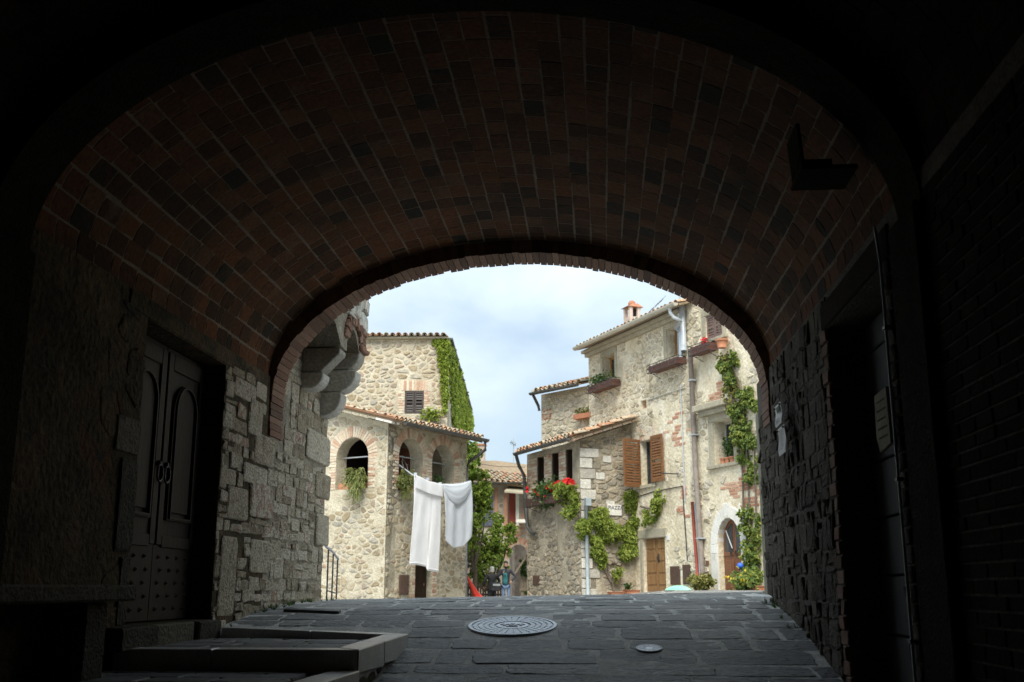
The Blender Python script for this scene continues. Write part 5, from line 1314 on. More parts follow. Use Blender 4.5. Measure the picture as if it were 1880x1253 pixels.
# windows
framed_window(F1, *w1, .28, hs, 'wood_ochre', mull=1, t=.07)
framed_window(F1, *w2, .28, hs, 'wood_ochre', mull=0, curtain=True, t=.07)
framed_window(F1, *w4, .24, hs, 'grey_wood', mull=1, t=.04)
framed_window(F1, *w5, .34, hs, 'gutter_pale', mull=1, t=.06)
def trim(r, e, top, m='weathered_stone', sill=True, d=.02):
    boxf(F1, r[0]-e, r[0]-.002, r[2], r[3], -.02, d, 'jamb', m, hs, .006); boxf(F1, r[1]+.002, r[1]+e, r[2], r[3], -.02, d, 'jamb', m, hs, .006)
    boxf(F1, r[0]-e, r[1]+e, r[3]+.002, r[3]+top, -.02, d+.003, 'lintel', m, hs, .006)
    if sill: boxf(F1, r[0]-e-.04, r[1]+e+.04, r[2]-.08, r[2]-.003, -.05, d+.06, 'sill', m, hs, .006)
trim(w1, .13, .28); trim(w2, .16, .3); trim(w5, .2, .3); trim(w3, .17, .2)
boxf(F1, w4[0]-.12, w4[1]+.12, w4[2]-.09, w4[2]-.004, -.08, .06, 'sill', 'weathered_stone', hs, .006)
bx = R1(1287, 742, 1343, 752); boxf(F1, bx[0], bx[1], bx[2], bx[3]+.02, -.02, .26, 'drip_ledge', 'weathered_stone', hs, .015)
boxf(F1, bx[0]+.06, bx[1]-.06, bx[2]-.12, bx[2]-.003, -.02, .15, 'drip_moulding', 'weathered_stone', hs, .01)
# shutters
mid = (w3[0]+w3[1])/2
for a, b in ((w3[0]+.01, mid-.005), (mid+.005, w3[1]-.01)): louvre(F1, a, b, w3[2]+.01, w3[3]-.01, -.06, hs, 'shutter_purple', .06, .05)
lw = (w4[1]-w4[0])*.62
s1 = R1(1148, 814, 1173, 892, .3)
# left leaf: swung out about 70 degrees so that it shows nearly square on; right leaf folded back on the wall
hl = lambda u, v, d: F1(w4[0], 0, .03)+F1.u*(-(u)*math.cos(R(105)))+F1.n*(u*math.sin(R(105))) + (F1.u*math.sin(R(105))+F1.n*math.cos(R(105)))*d+Vector((0, 0, v))
louvre(F1, 0, .58, w4[2]-.05, w4[3]+.04, 0, hs, 'wood_shutter', .07, .06, turn=hl)
louvre(F1, w4[1]+.01, w4[1]+.56, w4[2]+.02, w4[3]+.05, .05, hs, 'wood_shutter', .07, .06)
# doors
t = thing('plank_door', 'narrow brown double door of grooved panels with a ring pull, left of the utility hatches', 'door', F1(d1[0]+.3, -.4, -.2))
um = d1[0]+(d1[1]-d1[0])*.52
for (a, b) in ((d1[0]+.01, um-.006), (um+.006, d1[1]-.01)):
    lf = boxf(F1, a, b, -.85, d1[3]-.02, -.12, -.08, 'leaf', 'wood_door', t)
    v = -.5
    while v < d1[3]-.2: boxf(F1, a+.05, b-.05, v, v+.24, -.079, -.065, 'panel', 'wood_door', lf, .012); v += .29
boxf(F1, um+.05, um+.12, .62, .82, -.078, -.06, 'lock_plate', 'dark_iron', t); MB().tube([F1(um+.085+.04*math.cos(a_), .72+.06*math.sin(a_), -.045) for a_ in [i*.7 for i in range(10)]], .01, 5).build('ring_pull', 'dark_iron', t)
MB().box((d1[0]-.13, -.9, -.02), (d1[0]-.003, d1[3], .03), F1).build('door_jamb', 'weathered_stone', hs, bevel=.01)
MB().box((d1[0]-.2, d1[3]+.003, -.03), (d1[1]+.12, d1[3]+.22, .04), F1).build('door_lintel', 'weathered_stone', hs, bevel=.01)
# arched door with its white stone surround
n = 9; vsp = tA-rA*1.25; bA = rA*1.25; ring = []
for i in range(n):
    t0, t1 = math.pi*i/n, math.pi*(i+1)/n
    e0 = (lambda t_, ex: (ucA+(rA+ex)*math.cos(t_), vsp+(bA+ex)*math.sin(t_)))
    ex = .34 if i == n//2 else .27
    poly = [e0(t0, .003), e0(t0, ex), e0(t1, ex), e0(t1, .003)]
    mb = MB(); MB.prism(mb, poly, -.30, .05 if i == n//2 else .035, F1); mb.build('arch_stone', 'white_stone', hs, bevel=.006)
for s_, (a, b) in enumerate(((dA[0]-.27, dA[0]-.002), (dA[1]+.002, dA[1]+.27))):
    v = -.5
    for v0, v1 in ((-.6, .1), (.105, .75), (.755, vsp-.003)): MB().box((a, v0, -.3), (b, v1, .035 if v0 > -.5 else .05), F1).build('arch_jamb', 'white_stone', hs, bevel=.006)
FAD = lambda u, v, d=0: F1(u, v, d+.13)
t = thing('arched_door', 'polished brown arched double door with glazed top lights and ring knockers, in white stone surround', 'door', FAD(ucA, -.3, -.2))
for s_ in (0, 1):
    half = arch_poly(dA[0]+.01, dA[1]-.01, -.6, vsp, 16, tA-.01)
    half = clip(half, 1, 0, ucA-.004) if s_ == 0 else clip(half, -1, 0, -ucA-.004)
    lf = MB().prism(half, -.30, -.26, FAD).build('leaf', 'wood_arch_door', t)
    a, b = (dA[0]+.07, ucA-.05) if s_ == 0 else (ucA+.05, dA[1]-.07)
    boxf(FAD, a, b, -.1, vsp-.35, -.259, -.245, 'panel', 'wood_arch_door', lf, .012)
    boxf(FAD, a+.06, b-.06, -.02, vsp-.45, -.2445, -.235, 'inner_panel', 'wood_arch_door', lf, .01)
    g = arch_poly(dA[0]+.08, dA[1]-.08, vsp-.18, vsp, 12, tA-.1); g = clip(g, 1, 0, ucA-.06) if s_ == 0 else clip(g, -1, 0, -ucA-.06)
    MB().prism(g, -.259, -.25, FAD).build('pane', 'glass', lf)
    boxf(FAD, a-.03, b+.03, vsp-.26, vsp-.18, -.2595, -.24, 'rail', 'wood_arch_door', lf, .006)
    uk = ucA+(-.1 if s_ == 0 else .1); MB().tube([FAD(uk+.035*math.cos(a_), .75+.05*math.sin(a_), -.22) for a_ in [i*.7 for i in range(10)]], .011, 5).build('knocker', 'dark_iron', lf)
mb = MB(); mb.tube([FAD(ucA-.3, vsp+.3, -.247), FAD(ucA-.08, vsp-.1, -.247)], .014, 5); mb.build('glazing_bar', 'white_plastic', t)
boxf(F1, dA[0]-.0, dA[1]+.0, -.75, -.22, -.25, .1, 'doorstep', 'grey_ashlar', hs, .01)

# roof with eave, gutter and chimney
UG1 = F1.uv(1246, 562, .45)[0]
rp = roof_plane(F1, UL+.1, .42, VG+.06, R(17))
RWd = UG1-UL-.15
MB().add([rp(0, 0, -.06), rp(RWd, 0, -.06), rp(RWd, 6, -.06), rp(0, 6, -.06), rp(0, 0, -.01), rp(RWd, 0, -.01), rp(RWd, 6, -.01), rp(0, 6, -.01)], [(3, 2, 1, 0), (4, 5, 6, 7), (0, 1, 5, 4), (1, 2, 6, 5), (2, 3, 7, 6), (3, 0, 4, 7)]).build('roof_deck', 'soffit', hs)
coppi('roof_tile', rp, int(RWd/.2), .2, .45, 10, 'roof_tile', hs, ro, limit=80)
MB().box((UL-.02, VG-.16, .0), (UM-.05, VG-.06, .12), F1).build('cornice', 'weathered_stone', hs, bevel=.01)
MB().box((UL-.05, VG-.06, .0), (UM-.05, VG+.03, .22), F1).build('cornice', 'weathered_stone', hs, bevel=.01)
gutter(F1, UL+.18, UG1-.03, VG+.05, .52, 'gutter_pale', hs, .085)
MB().tube([F1(UG1-.3, VG-.02, .52), F1(UG1-.29, VG-.14, .51), F1(UG1-.24, VG-.26, .44), F1(UG1-.14, VG-.36, .32), F1(UM-.2, VG-.42, .18), F1(UM-.14, VG-.5, .12)], .045, 10).build('gutter_elbow', 'zinc', hs, True)
up1, vp1 = F1.uv(1262, 575, .1); up2, vp2 = F1.uv(1275, 860, .1)
MB().tube([F1(UM, VTOP, .1), F1(UM, F1.uv(1266, 640, .1)[1], .1)], .075, 10).build('pale_downpipe', 'zinc', hs, True)
MB().tube([F1(UM-.14, VG+.2, .09), F1(UM-.14, F1.uv(1262, 655, .1)[1], .09)], .05, 10).build('pale_downpipe', 'zinc', hs, True)
MB().tube([F1(*F1.uv(x, y, .1), .1) for x, y in ((1267, 642), (1277, 860), (1290, 1060), (1291, 1090))], .06, 10).build('downpipe', 'pipe_brown', hs, True)
MB().tube([F1(*F1.uv(x, y, .08), .08) for x, y in ((1276, 925), (1284, 1000), (1287, 1090))], .032, 8).build('thin_pipe', 'zinc', hs, True)
ur, vr0 = F1.uv(1273, 924, .08); MB().tube([F1(*F1.uv(x, y, .08), .08) for x, y in ((1271, 922), (1275, 985), (1279, 1030), (1281, 1066))], .038, 8).build('red_pipe', 'pipe_red', hs, True)
for x, y in ((1270, 700), (1274, 800), (1286, 990)): uq, v = F1.uv(x, y, .1); boxf(F1, uq-.09, uq+.09, v, v+.03, 0, .17, 'pipe_clip', 'zinc', hs)
MB().tube([F1(UM-.33, F1.uv(1268, 700, .02)[1], .02), F1(UM-.31, F1.uv(1268, 920, .02)[1], .02)], .014, 6).build('cable', 'zinc', hs)
mb = MB(); mb.tube([F1(*F1.uv(x, y, .02), .02) for x, y in ((1172, 912), (1200, 903), (1253, 893), (1255, 930), (1259, 985), (1262, 1030))], .013, 5); mb.build('cable', 'dark_iron', hs)
mb = MB(); mb.tube([F1(*F1.uv(x, y, .02), .02) for x, y in ((1190, 735), (1210, 728), (1258, 712))], .022, 5); mb.build('cable', 'gutter_pale', hs)
MB().tube([F1(UM-.55, F1.uv(1240, 872)[1], .0), F1(UM-.55, F1.uv(1240, 872)[1], .55)], .015, 6).build('bracket', 'dark_iron', hs)
un, vn = F1.uv(1227, 987); boxf(F1, un-.06, un+.06, vn-.07, vn+.07, 0, .02, 'number_plate', 'white_plastic', hs, .004)
uo, vo = F1.uv(1300, 1034); boxf(F1, uo-.04, uo+.04, vo-.05, vo+.05, 0, .03, 'bell_plate', 'rust_iron', hs)
uo, vo = F1.uv(1246, 938); boxf(F1, uo-.06, uo+.06, vo-.03, vo+.05, 0, .03, 'broken_brick', 'red_brick', hs)
# chimney
dch = -2.4; cu0, cu1, cv0, cv1 = F1.rect(1137, 575, 1165, 610, dch)
ch = thing('chimney', 'slender pink plastered chimney with a little tiled cap on the long house roof', 'chimney', F1((cu0+cu1)/2, cv0, dch)); ch.parent = hs; ch.location = F1((cu0+cu1)/2, cv0-.5, dch)-WORLD[hs.name]; WORLD[ch.name] = F1((cu0+cu1)/2, cv0-.5, dch)
for k in ('category', 'label'):
    if k in ch: del ch[k]
vt = F1.uv(1150, 572, dch)[1]; vc = F1.uv(1150, 560, dch)[1]
wd = .40
ucn = (cu0+cu1)/2
MB().box((ucn-wd/2, VG-.3, dch-.40), (ucn+wd/2, vt-.2, dch), F1).build('stack', 'pink_plaster', ch)
for (a, b) in ((-.5, -.28), (.28, .5)):
    for (c_, e) in ((-.40, -.29), (-.11, 0)): MB().box((ucn+a*wd, vt-.2, dch+c_), (ucn+b*wd, vt+.12, dch+e), F1).build('cap_post', 'pink_plaster', ch)
MB().box((ucn-wd*.27, vt-.2, dch-.36), (ucn+wd*.27, vt+.11, dch-.30), F1).build('flue', 'dark_room', ch)
vt += .12
MB().add([F1(ucn-wd*.62, vt, dch+.08), F1(ucn+wd*.62, vt, dch+.08), F1(ucn+wd*.62, vt, dch-.48), F1(ucn-wd*.62, vt, dch-.48), F1(ucn-wd*.3, vt+.14, dch-.2), F1(ucn+wd*.3, vt+.14, dch-.2), F1(ucn+wd*.3, vt+.14, dch-.36), F1(ucn-wd*.3, vt+.14, dch-.36)],
         [(3, 2, 1, 0), (4, 5, 6, 7), (0, 1, 5, 4), (1, 2, 6, 5), (2, 3, 7, 6), (3, 0, 4, 7)]).build('cap', 'terracotta', ch)
MB().ball(F1(ucn, vt+.14, dch-.2), .12, 10, 6).build('cap_tile', 'terracotta', ch, True)
# roof aerial behind the eave
t = thing('aerial', 'small television aerial on the long house roof, right of the chimney', 'aerial', F1(*F1.uv(1202, 575, -3), -3))
q0 = F1.uv(1202, 565, -3); q1 = F1.uv(1202, 600, -3)
mb = MB().tube([F1(q0[0], q1[1]-.4, -3), F1(q0[0], q0[1]+.25, -3)], .014, 5); mb.build('mast', 'zinc', t)
mb = MB().tube([F1(q0[0]-.3, q0[1]-.05, -3), F1(q0[0]+.35, q0[1]+.2, -3.1)], .01, 5)
for k in range(6):
    c_ = F1(q0[0]-.3+.13*k, q0[1]-.05+.05*k, -3-.02*k); mb.tube([c_-Vector((0, 0, .12))+F1.n*.1, c_+Vector((0, 0, .12))-F1.n*.1], .006, 4)
mb.build('antenna_rods', 'dark_iron', t)

# flower boxes and pots on the long house
b1 = F1.rect(1088, 700, 1140, 716, .2); bb = flower_box(F1, w1[0]-.35, w1[1]+.35, b1[2]+.05, .04, .26, .17, 'long dark red flower box with green plants under the upper window beside the roof corner')
plant_at('box_plant', 'green trailing plants in the flower box nearest the roof corner', 'plant', F1, ((w1[0]+w1[1])/2-.1, b1[2]+.18, .17), (1.0, .28, .25), 420, .07, 'leaf_dark', ro, 'plants in the window flower boxes', stems=12)
b2 = F1.rect(1200, 655, 1262, 678, .2); flower_box(F1, w2[0]-.45, w2[1]+.25, b2[2]+.06, .04, .26, .15, 'long wire-railed flower box without flowers under the curtained upper window')
b3 = F1.rect(1285, 630, 1322, 645, .2); flower_box(F1, w3[0]-.25, w3[0]+.5, b3[2]+.02, .04, .26, .18, 'short reddish brown flower box under the purple shutters', rail=True)
plant_at('box_plant', 'red flowers in the short box under the purple shutters', 'plant', F1, (w3[0]+.2, b3[2]+.16, .17), (.4, .16, .2), 60, .07, 'leaf_dark', ro, 'plants in the window flower boxes', 5, ('petal_red', 3, .11, None))
def pot(fr, u, v, d, r, h, lab, cat='flower pot', grp='terracotta flower pots'):
    t = thing('flower_pot', lab, cat, fr(u, v, d), grp)
    MB().lathe([(r*.68, 0), (r*.92, h*.78), (r*.94, h*.8)], fr(u, v, d), 14).build('bowl', 'terracotta', t, True)
    MB().lathe([(r*1.04, h*.78), (r*1.06, h), (r*.9, h), (r*.88, h*.9)], fr(u, v, d), 14).build('rim', 'terracotta', t)
    return t
pu, pv = F1.uv(1322, 640, .2); pot(F1, pu+.05, pv, .18, .14, .2, 'round terracotta pot at the end of the sill under the purple shutters')
for k, x in enumerate((1321, 1329, 1338)):
    pu, pv = F1.uv(x, 852, .0); pot(F1, pu, w5[2]+.0, -.12, .09, .15, ['leftmost of three small terracotta pots on the sill of the deep dark window', 'middle one of three small terracotta pots on the deep dark window sill', 'rightmost of three small terracotta pots on the deep dark window sill'][k])
plant_at('box_plant', 'leafy spindly plant standing in the deep dark window above the arched door', 'plant', F1, ((w5[0]+w5[1])/2, w5[2]+.14, -.12), (.6, .5, .15), 160, .07, 'leaf_dark', ro, 'plants in the window flower boxes')
meter_box(F1, (1231, 1040, 1248, 1074), 'brown utility hatch beside the grooved plank door, left one of the adjoining pair')
meter_box(F1, (1254, 1037, 1268, 1073), 'brown utility hatch next to the red pipe, right one of the adjoining pair')

# annex
D0 = F1.uv(1165, 1000)[0]
AC = F1(D0, 0, 0); q = None
# the annex side face starts on the long house front at px 1165 and comes out to px 1068
n_ = F1.n; best = None
for k in range(1, 400):
    p = AC+n_*(k*.01); r_ = (p.dot(RGT)/p.dot(Vector((FWD.x, FWD.y, 0))))
    rr = ray(1068, 1080); 
    if abs(p.x/p.y-rr.x/rr.y) < (best[0] if best else 9): best = (abs(p.x/p.y-rr.x/rr.y), k*.01)
WA = best[1]
FSd = Frame(F1(D0, 0, WA), (-n_.x, -n_.y))       # side face, faces the viewer
FAn = Frame(F1(D0, 0, WA), (F1.u.x, F1.u.y))     # front face, u negative away from the corner
an = thing('annex', 'low stone annex with quoined corner, brick pillared windows and a tiled lean-to roof', 'house', F1(D0, -.5, WA))
UA = FAn.uv(968, 1000)[0]
VA0 = FAn.uv(1050, 812)[1]; sl = (FSd.uv(1158, 778)[1]-VA0)/WA
WL_ = [FAn.rect(986, 838, 999, 908), FAn.rect(1013, 830, 1026, 900), FAn.rect(1039, 825, 1051, 895)]
vtp = VA0-.16; vbt = FAn.uv(1020, 907)[1]
hA = [rect_poly(a[0], a[1], vbt, vtp) for a in WL_]
# three wide openings separated by brick pillars
wall('front_wall', FAn, [(UA, -1.3), (0, -1.3), (0, VA0), (UA, VA0)], hA, .4, 'grey_mortar', an)
wall('side_wall', FSd, [(.003, -1.3), (WA, -1.3), (WA, VA0+WA*sl), (.003, VA0)], [], .4, 'grey_mortar', an)
boxf(FAn, UA, UA+.3, -1.3, VA0, -3, -.41, 'far_wall', 'grey_mortar', an)
pil = []
edges = [UA+.02]+[e for a in WL_ for e in (a[0], a[1])]+[-.25]
for a, b in ((UA+.05, WL_[0][0]), (WL_[0][1], WL_[1][0]), (WL_[1][1], WL_[2][0])):
    pil += brick_rows(a+.004, b-.004, vbt, vtp, .27, .082, .014, ro)
emit('pillar_brick', FAn, pil, 'pink_brick', an, ro, h=(.006, .016), minpx=4, rnd=.05, limit=150)
for k, a in enumerate(WL_):
    framed_window(FAn, a[0], a[1], vbt, vtp, .22, an, 'door_wood', mull=0, curtain=(vbt, vbt+(vtp-vbt)*(.33, .45, .5)[k]), t=.05)
    boxf(FAn, a[0]-.0, a[0]+.06, vbt+.002, vtp-.002, -.2, -.02, 'post', 'door_wood', an)
boxf(FAn, UA-.05, -.02, vbt-.08, vbt-.004, -.1, .08, 'sill', 'weathered_stone', an, .008)
# quoins at the corner, white on the side face
v = -.7; k = 0; qs = []
while v < VA0-.35:
    h = ro.uniform(.2, .3); w_ = (.42, .27)[k % 2]*ro.uniform(.8, 1.3); qs.append(rect_poly(.0, w_, v+.01, v+h-.012)); v += h; k += 1
emit('quoin', FSd, qs, 'grey_ashlar', an, ro, h=(.015, .03), rnd=.05, inset=.06, rough=.3)
blk = [rect_poly(*FSd.rect(*r)) for r in ((1107, 838, 1122, 850), (1094, 868, 1110, 881), (1113, 920, 1128, 927), (1098, 880, 1125, 892))]
emit('ashlar_block', FSd, blk[:3], 'grey_ashlar', an, ro, h=(.015, .03), rnd=.08, inset=.08)
cells = rubble_cells(.05, WA, -.6, VA0+WA*sl, .23, .125, ro, gap=.022, drop=.25, jit=.36, holes=qs+blk[:3], region=[(.05, -.6), (WA, -.6), (WA, VA0+WA*sl-.12), (.05, VA0-.1)], mask=lambda u, v: v > .75 or n3(u, v, 1.6, 12) > .1)
emit('rubble_stone', FSd, cells, 'grey_rubble', an, ro, h=(.008, .032), rnd=.15, inset=.2, minpx=14, limit=200)
cells = rubble_cells(UA+.02, -.02, -1.0, vbt-.1, .22, .125, ro, gap=.022, drop=.25, jit=.36, mask=lambda u, v: n3(u, v, 1.3, 21) > -.25)
emit('rubble_stone', FAn, cells, 'grey_rubble', an, ro, h=(.008, .03), rnd=.16, inset=.22, minpx=13, limit=150)
qs2 = []; v = -.7; k = 0
while v < vbt-.5:
    h = ro.uniform(.28, .4); w_ = (.3, .55)[k % 2]; qs2.append(rect_poly(-w_, -.0, v+.01, v+h-.012)); v += h; k += 1
rp = roof_plane(FAn, UA+.22, .38, VA0+.03, math.atan(sl)); RWa = -UA-.22+.32
dpt = WA+.45; L_ = dpt/math.cos(math.atan(sl))
MB().add([rp(0, 0, -.06), rp(RWa, 0, -.06), rp(RWa, L_, -.06), rp(0, L_, -.06), rp(0, 0, -.01), rp(RWa, 0, -.01), rp(RWa, L_, -.01), rp(0, L_, -.01)], [(3, 2, 1, 0), (4, 5, 6, 7), (0, 1, 5, 4), (1, 2, 6, 5), (2, 3, 7, 6), (3, 0, 4, 7)]).build('roof_deck', 'soffit', an)
coppi('roof_tile', rp, int(RWa/.2)+1, .2, .45, max(3, int(L_/.37)), 'roof_tile', an, ro)
k = 0
while k*.3 < L_: MB().add([rp(RWa-.3, k*.3+.01, -.12), rp(RWa+.02, k*.3+.01, -.12), rp(RWa+.02, k*.3+.285, -.12), rp(RWa-.3, k*.3+.285, -.12), rp(RWa-.3, k*.3+.01, -.065), rp(RWa+.02, k*.3+.01, -.065), rp(RWa+.02, k*.3+.285, -.065), rp(RWa-.3, k*.3+.285, -.065)], [(3, 2, 1, 0), (4, 5, 6, 7), (0, 1, 5, 4), (1, 2, 6, 5), (2, 3, 7, 6), (3, 0, 4, 7)]).build('verge_brick', 'pink_brick', an); k += 1
gutter(FAn, UA+.2, .28, VA0-.01, .46, 'gutter_dark', an, .075)
MB().tube([FAn(UA+.28, VA0-.06, .46), FAn(UA+.12, VA0-.35, .3), FAn(UA+.02, VA0-.6, .1)]+[FAn(*FAn.uv(x, y, .1), .1) for x, y in ((966, 950), (969, 968), (975, 977), (983, 981))], .05, 8).build('downpipe', 'gutter_dark', an, True)
MB().tube([FSd(*FSd.uv(1076, 928, .1), .1), FSd(FSd.uv(1076, 928, .1)[0]+.02, -.8, .1)], .045, 8).build('grey_downpipe', 'pipe_grey', an, True)
boxf(FSd, FSd.uv(1071, 920)[0], FSd.uv(1081, 920)[0], FSd.uv(1076, 930)[1], FSd.uv(1076, 915)[1], .02, .16, 'pipe_hopper', 'pipe_grey', an, .01)
meter_box(FAn, (979, 1057, 990, 1075), 'small brown utility hatch low on the annex wall below the geraniums')
# street sign
su0, su1, sv0, sv1 = FSd.rect(1116, 927, 1142, 947, .05)
sg = thing('street_sign', 'white marble street sign reading PIAZZA, half hidden by vine leaves on the annex', 'sign', FSd((su0+su1)/2, sv0, 0))
boxf(FSd, su0, su1, sv0, sv1, 0, .045, 'slab', 'white_stone', sg, .008)
def text_on(fr, s, u, v, size, d, m, parent, name='lettering'):
    cu = bpy.data.curves.new(name, 'FONT'); cu.body = s; cu.size = size; cu.extrude = .002; cu.align_x = 'CENTER'; cu.align_y = 'CENTER'
    o = bpy.data.objects.new('tmp_text', cu); C.objects.link(o); dg = bpy.context.evaluated_depsgraph_get(); me = bpy.data.meshes.new_from_object(o.evaluated_get(dg))
    vs = [fr(u+p.co.x, v+p.co.y, d+p.co.z) for p in me.vertices]; fs = [tuple(p.vertices) for p in me.polygons]
    bpy.data.objects.remove(o); bpy.data.meshes.remove(me); mb = MB(); mb.add(vs, fs); return mb.build(name, m, parent)
text_on(FSd, 'PIAZZA', (su0+su1)/2+.02, sv0+(sv1-sv0)*.72, .13, .05, 'ink', sg)
# window box and geraniums on the annex
gb = FAn.rect(967, 906, 1022, 920, .2)
flower_box(FAn, FAn.uv(968, 912, .25)[0], FAn.uv(1020, 905, .25)[0]+.5, vbt-.26, .06, .26, .18, 'long dark flower box full of red geraniums below the pillared windows', m='box_plastic')
fl = [(970, 898), (992, 906), (1000, 915), (1007, 893), (1012, 895), (1016, 890), (1019, 888), (1023, 898), (1030, 892), (1034, 888), (1038, 884), (1041, 883), (1045, 886), (1051, 885), (985, 901), (1027, 895), (1048, 884), (1013, 900)]
pts = [FAn.uv(x, y, .3)+(.3,) for x, y in fl]
plant_at('geranium', 'red geraniums with dark leaves blooming in the annex flower box', 'geraniums', FAn, (FAn.uv(1000, 905, .2)[0], vbt-.12, .2), (1.7, .3, .3), 700, .09, 'leaf_dark', ro, None, 16, ('petal_red', len(pts), .13, pts))
# vines
def vine(lab, fr, polys, count, size, mname, stems, d=(.03, .3), name='vine', d0=0, freq=2.6, thr=-.2, grp=None):
    t = thing(name, lab, 'vine', fr(*fr.uv(*polys[0][0], d0), d0), grp)
    mb = MB()
    for pg in polys:
        q_ = foliage(fr, pg, count, size, ro, d, d0, freq, thr); mb.add(q_.v, q_.f)
    mb.build('foliage', mname, t)
    for st in stems:
        ps = [fr(*fr.uv(x, y, d0+.06), d0+.05+.02*(i % 2)) for i, (x, y) in enumerate(st)]
        MB().tube(ps, [.03*(1-.6*i/len(ps)) for i in range(len(ps))], 6).build('stem', 'bark', t, True)
    return t
vine('lime green vine trailing down from the geranium box at the annex corner', FAn, [[(1018, 893), (1050, 888), (1064, 893), (1068, 915), (1066, 935), (1060, 950), (1055, 955), (1050, 940), (1038, 925), (1026, 920)]], 1000, .09, 'leaf_lime', [], (.05, .35), d0=.1)
vine('thick lime vine with two hanging lobes climbing the annex side wall round the street sign', FSd,
     [[(1056, 965), (1075, 945), (1095, 935), (1112, 938), (1120, 955), (1123, 975), (1118, 1000), (1113, 1030), (1105, 1045), (1098, 1035), (1085, 1020), (1082, 990), (1062, 990)],
      [(1146, 905), (1158, 903), (1166, 925), (1172, 945), (1178, 975), (1178, 1000), (1166, 1010), (1158, 1025), (1150, 1030), (1140, 1030), (1130, 1000), (1128, 975), (1138, 955), (1148, 945)]], 1500, .1, 'leaf_lime',
     [[(1128, 1085), (1124, 1070), (1118, 1055), (1116, 1040), (1125, 1035), (1138, 1040), (1146, 1030), (1150, 1000), (1155, 960), (1155, 930)], [(1122, 1068), (1112, 1050), (1103, 1035), (1098, 1000), (1092, 965)], [(1124, 1075), (1132, 1062), (1130, 1052)]])
vine('small light green vine clump on the plastered wall above the plank door', F1, [[(1178, 930), (1195, 925), (1200, 908), (1215, 900), (1224, 903), (1222, 925), (1215, 940), (1210, 955), (1195, 963), (1184, 945)]], 520, .09, 'leaf_lime', [[(1176, 930), (1195, 935), (1210, 915)]], thr=-.12)
vine('few young leaves of vine low on the annex wall', FSd, [[(1125, 1045), (1137, 1043), (1136, 1058), (1126, 1068), (1120, 1062)]], 60, .08, 'leaf_lime', [], thr=-.5)
vine('tall mixed green and yellowing creeper hanging down the house wall beside the passage exit', F1,
     [[(1330, 650), (1350, 645), (1375, 680), (1395, 740), (1400, 800), (1398, 900), (1398, 1085), (1380, 1085), (1376, 1000), (1370, 930), (1368, 880), (1362, 820), (1352, 760), (1340, 720), (1330, 690)]], 2900, .1, 'leaf_creeper',
     [[(1380, 1085), (1378, 1000), (1374, 900), (1370, 800), (1360, 720), (1345, 670)], [(1372, 1000), (1366, 940), (1362, 860), (1350, 780)], [(1390, 1050), (1388, 900), (1384, 800)]], (.03, .28), freq=3.2, thr=-.06)
vine('thin yellowish creeper sprays around the deep dark window', F1, [[(1330, 640), (1352, 650), (1362, 720), (1372, 800), (1350, 840), (1345, 780), (1338, 720), (1328, 690)]], 420, .08, 'leaf_yellow', [[(1335, 650), (1345, 720), (1352, 800)]], thr=-.02)
# foot of the house
def foot(fr, x, d): p = fr(fr.uv(x, 1085, d)[0], 0, d); return ground(p.x, p.y)
g = foot(F1, 1235, .4)
u0, u1, _, _ = F1.rect(1217, 1084, 1262, 1090, .4)
t = thing('stone_ledge', 'low white stone ledge in front of the utility hatches', 'ledge', F1((u0+u1)/2, g, .3))
boxf(F1, u0, u1, g+.02, -.05, .18, .45, 'top', 'white_stone', t, .01); boxf(F1, u0+.1, u0+.2, g-.1, g+.018, .2, .4, 'leg', 'weathered_stone', t); boxf(F1, u1-.2, u1-.1, g-.1, g+.018, .2, .4, 'leg', 'weathered_stone', t)
t = thing('folded_cloth', 'pale turquoise cloth heaped on the white stone ledge', 'cloth', F1(u0+.4, -.04, .3)); mb = MB(); nn = 16; vs = []
for j in range(nn+1):
    for i in range(nn+1):
        a, b = i/nn, j/nn; hgt = .10*(math.sin(math.pi*a)*math.sin(math.pi*b))**.4*(1+.35*n3(a, b, 7, 3)); vs.append(F1(u0+.12+a*.85+.03*n3(a, b, 5, 8), -.048+hgt, .2+b*.24))
mb.add(vs, [(j*(nn+1)+i, j*(nn+1)+i+1, (j+1)*(nn+1)+i+1, (j+1)*(nn+1)+i) for j in range(nn) for i in range(nn)]); mb.build('cloth', 'teal_cloth', t, True)
for (x, ex, lab, m, fl_) in ((1287, (.55, .36, .35), 'scruffy olive shrub at the foot of the brown downpipe', 'leaf_yellow', None), (1372, (.9, .42, .5), 'flowering bush with yellow blooms beside the arched door', 'leaf_creeper', ('petal_yellow', 12, .042, None))):
    uu = F1.uv(x, 1085, .4)[0]; plant_at('shrub', lab, 'shrub', F1, (uu, foot(F1, x, .4)-.02, .4), ex, 1300, .075, m, ro, None, 22, fl_)
for (x0, x1, fr, lab) in ((1352, 1398, F1, 'long terracotta trough at the foot of the yellow flowering bush'), (1120, 1142, FSd, 'low terracotta trough at the annex foot, nearer the grey pipe'), (1148, 1172, FSd, 'low terracotta trough at the annex foot, nearer the plank door')):
    a, b = fr.uv(x0, 1088, .35)[0], fr.uv(x1, 1088, .35)[0]; g = foot(fr, (x0+x1)/2, .35)
    t = thing('planter', lab, 'planter', fr((a+b)/2, g, .3), 'terracotta troughs at the foot of the walls')
    boxf(fr, a, b, g, g+.08, .2, .45, 'trough', 'terracotta', t, .01); boxf(fr, a-.02, b+.02, g+.081, g+.10, .18, .47, 'rim', 'terracotta', t, .006)
plant_at('weed', 'small weedy plant in the low trough on the annex side', 'weed', FSd, (FSd.uv(1150, 1085, .3)[0], foot(FSd, 1150, .3)+.08, .3), (.3, .2, .2), 80, .06, 'leaf_dark', ro)
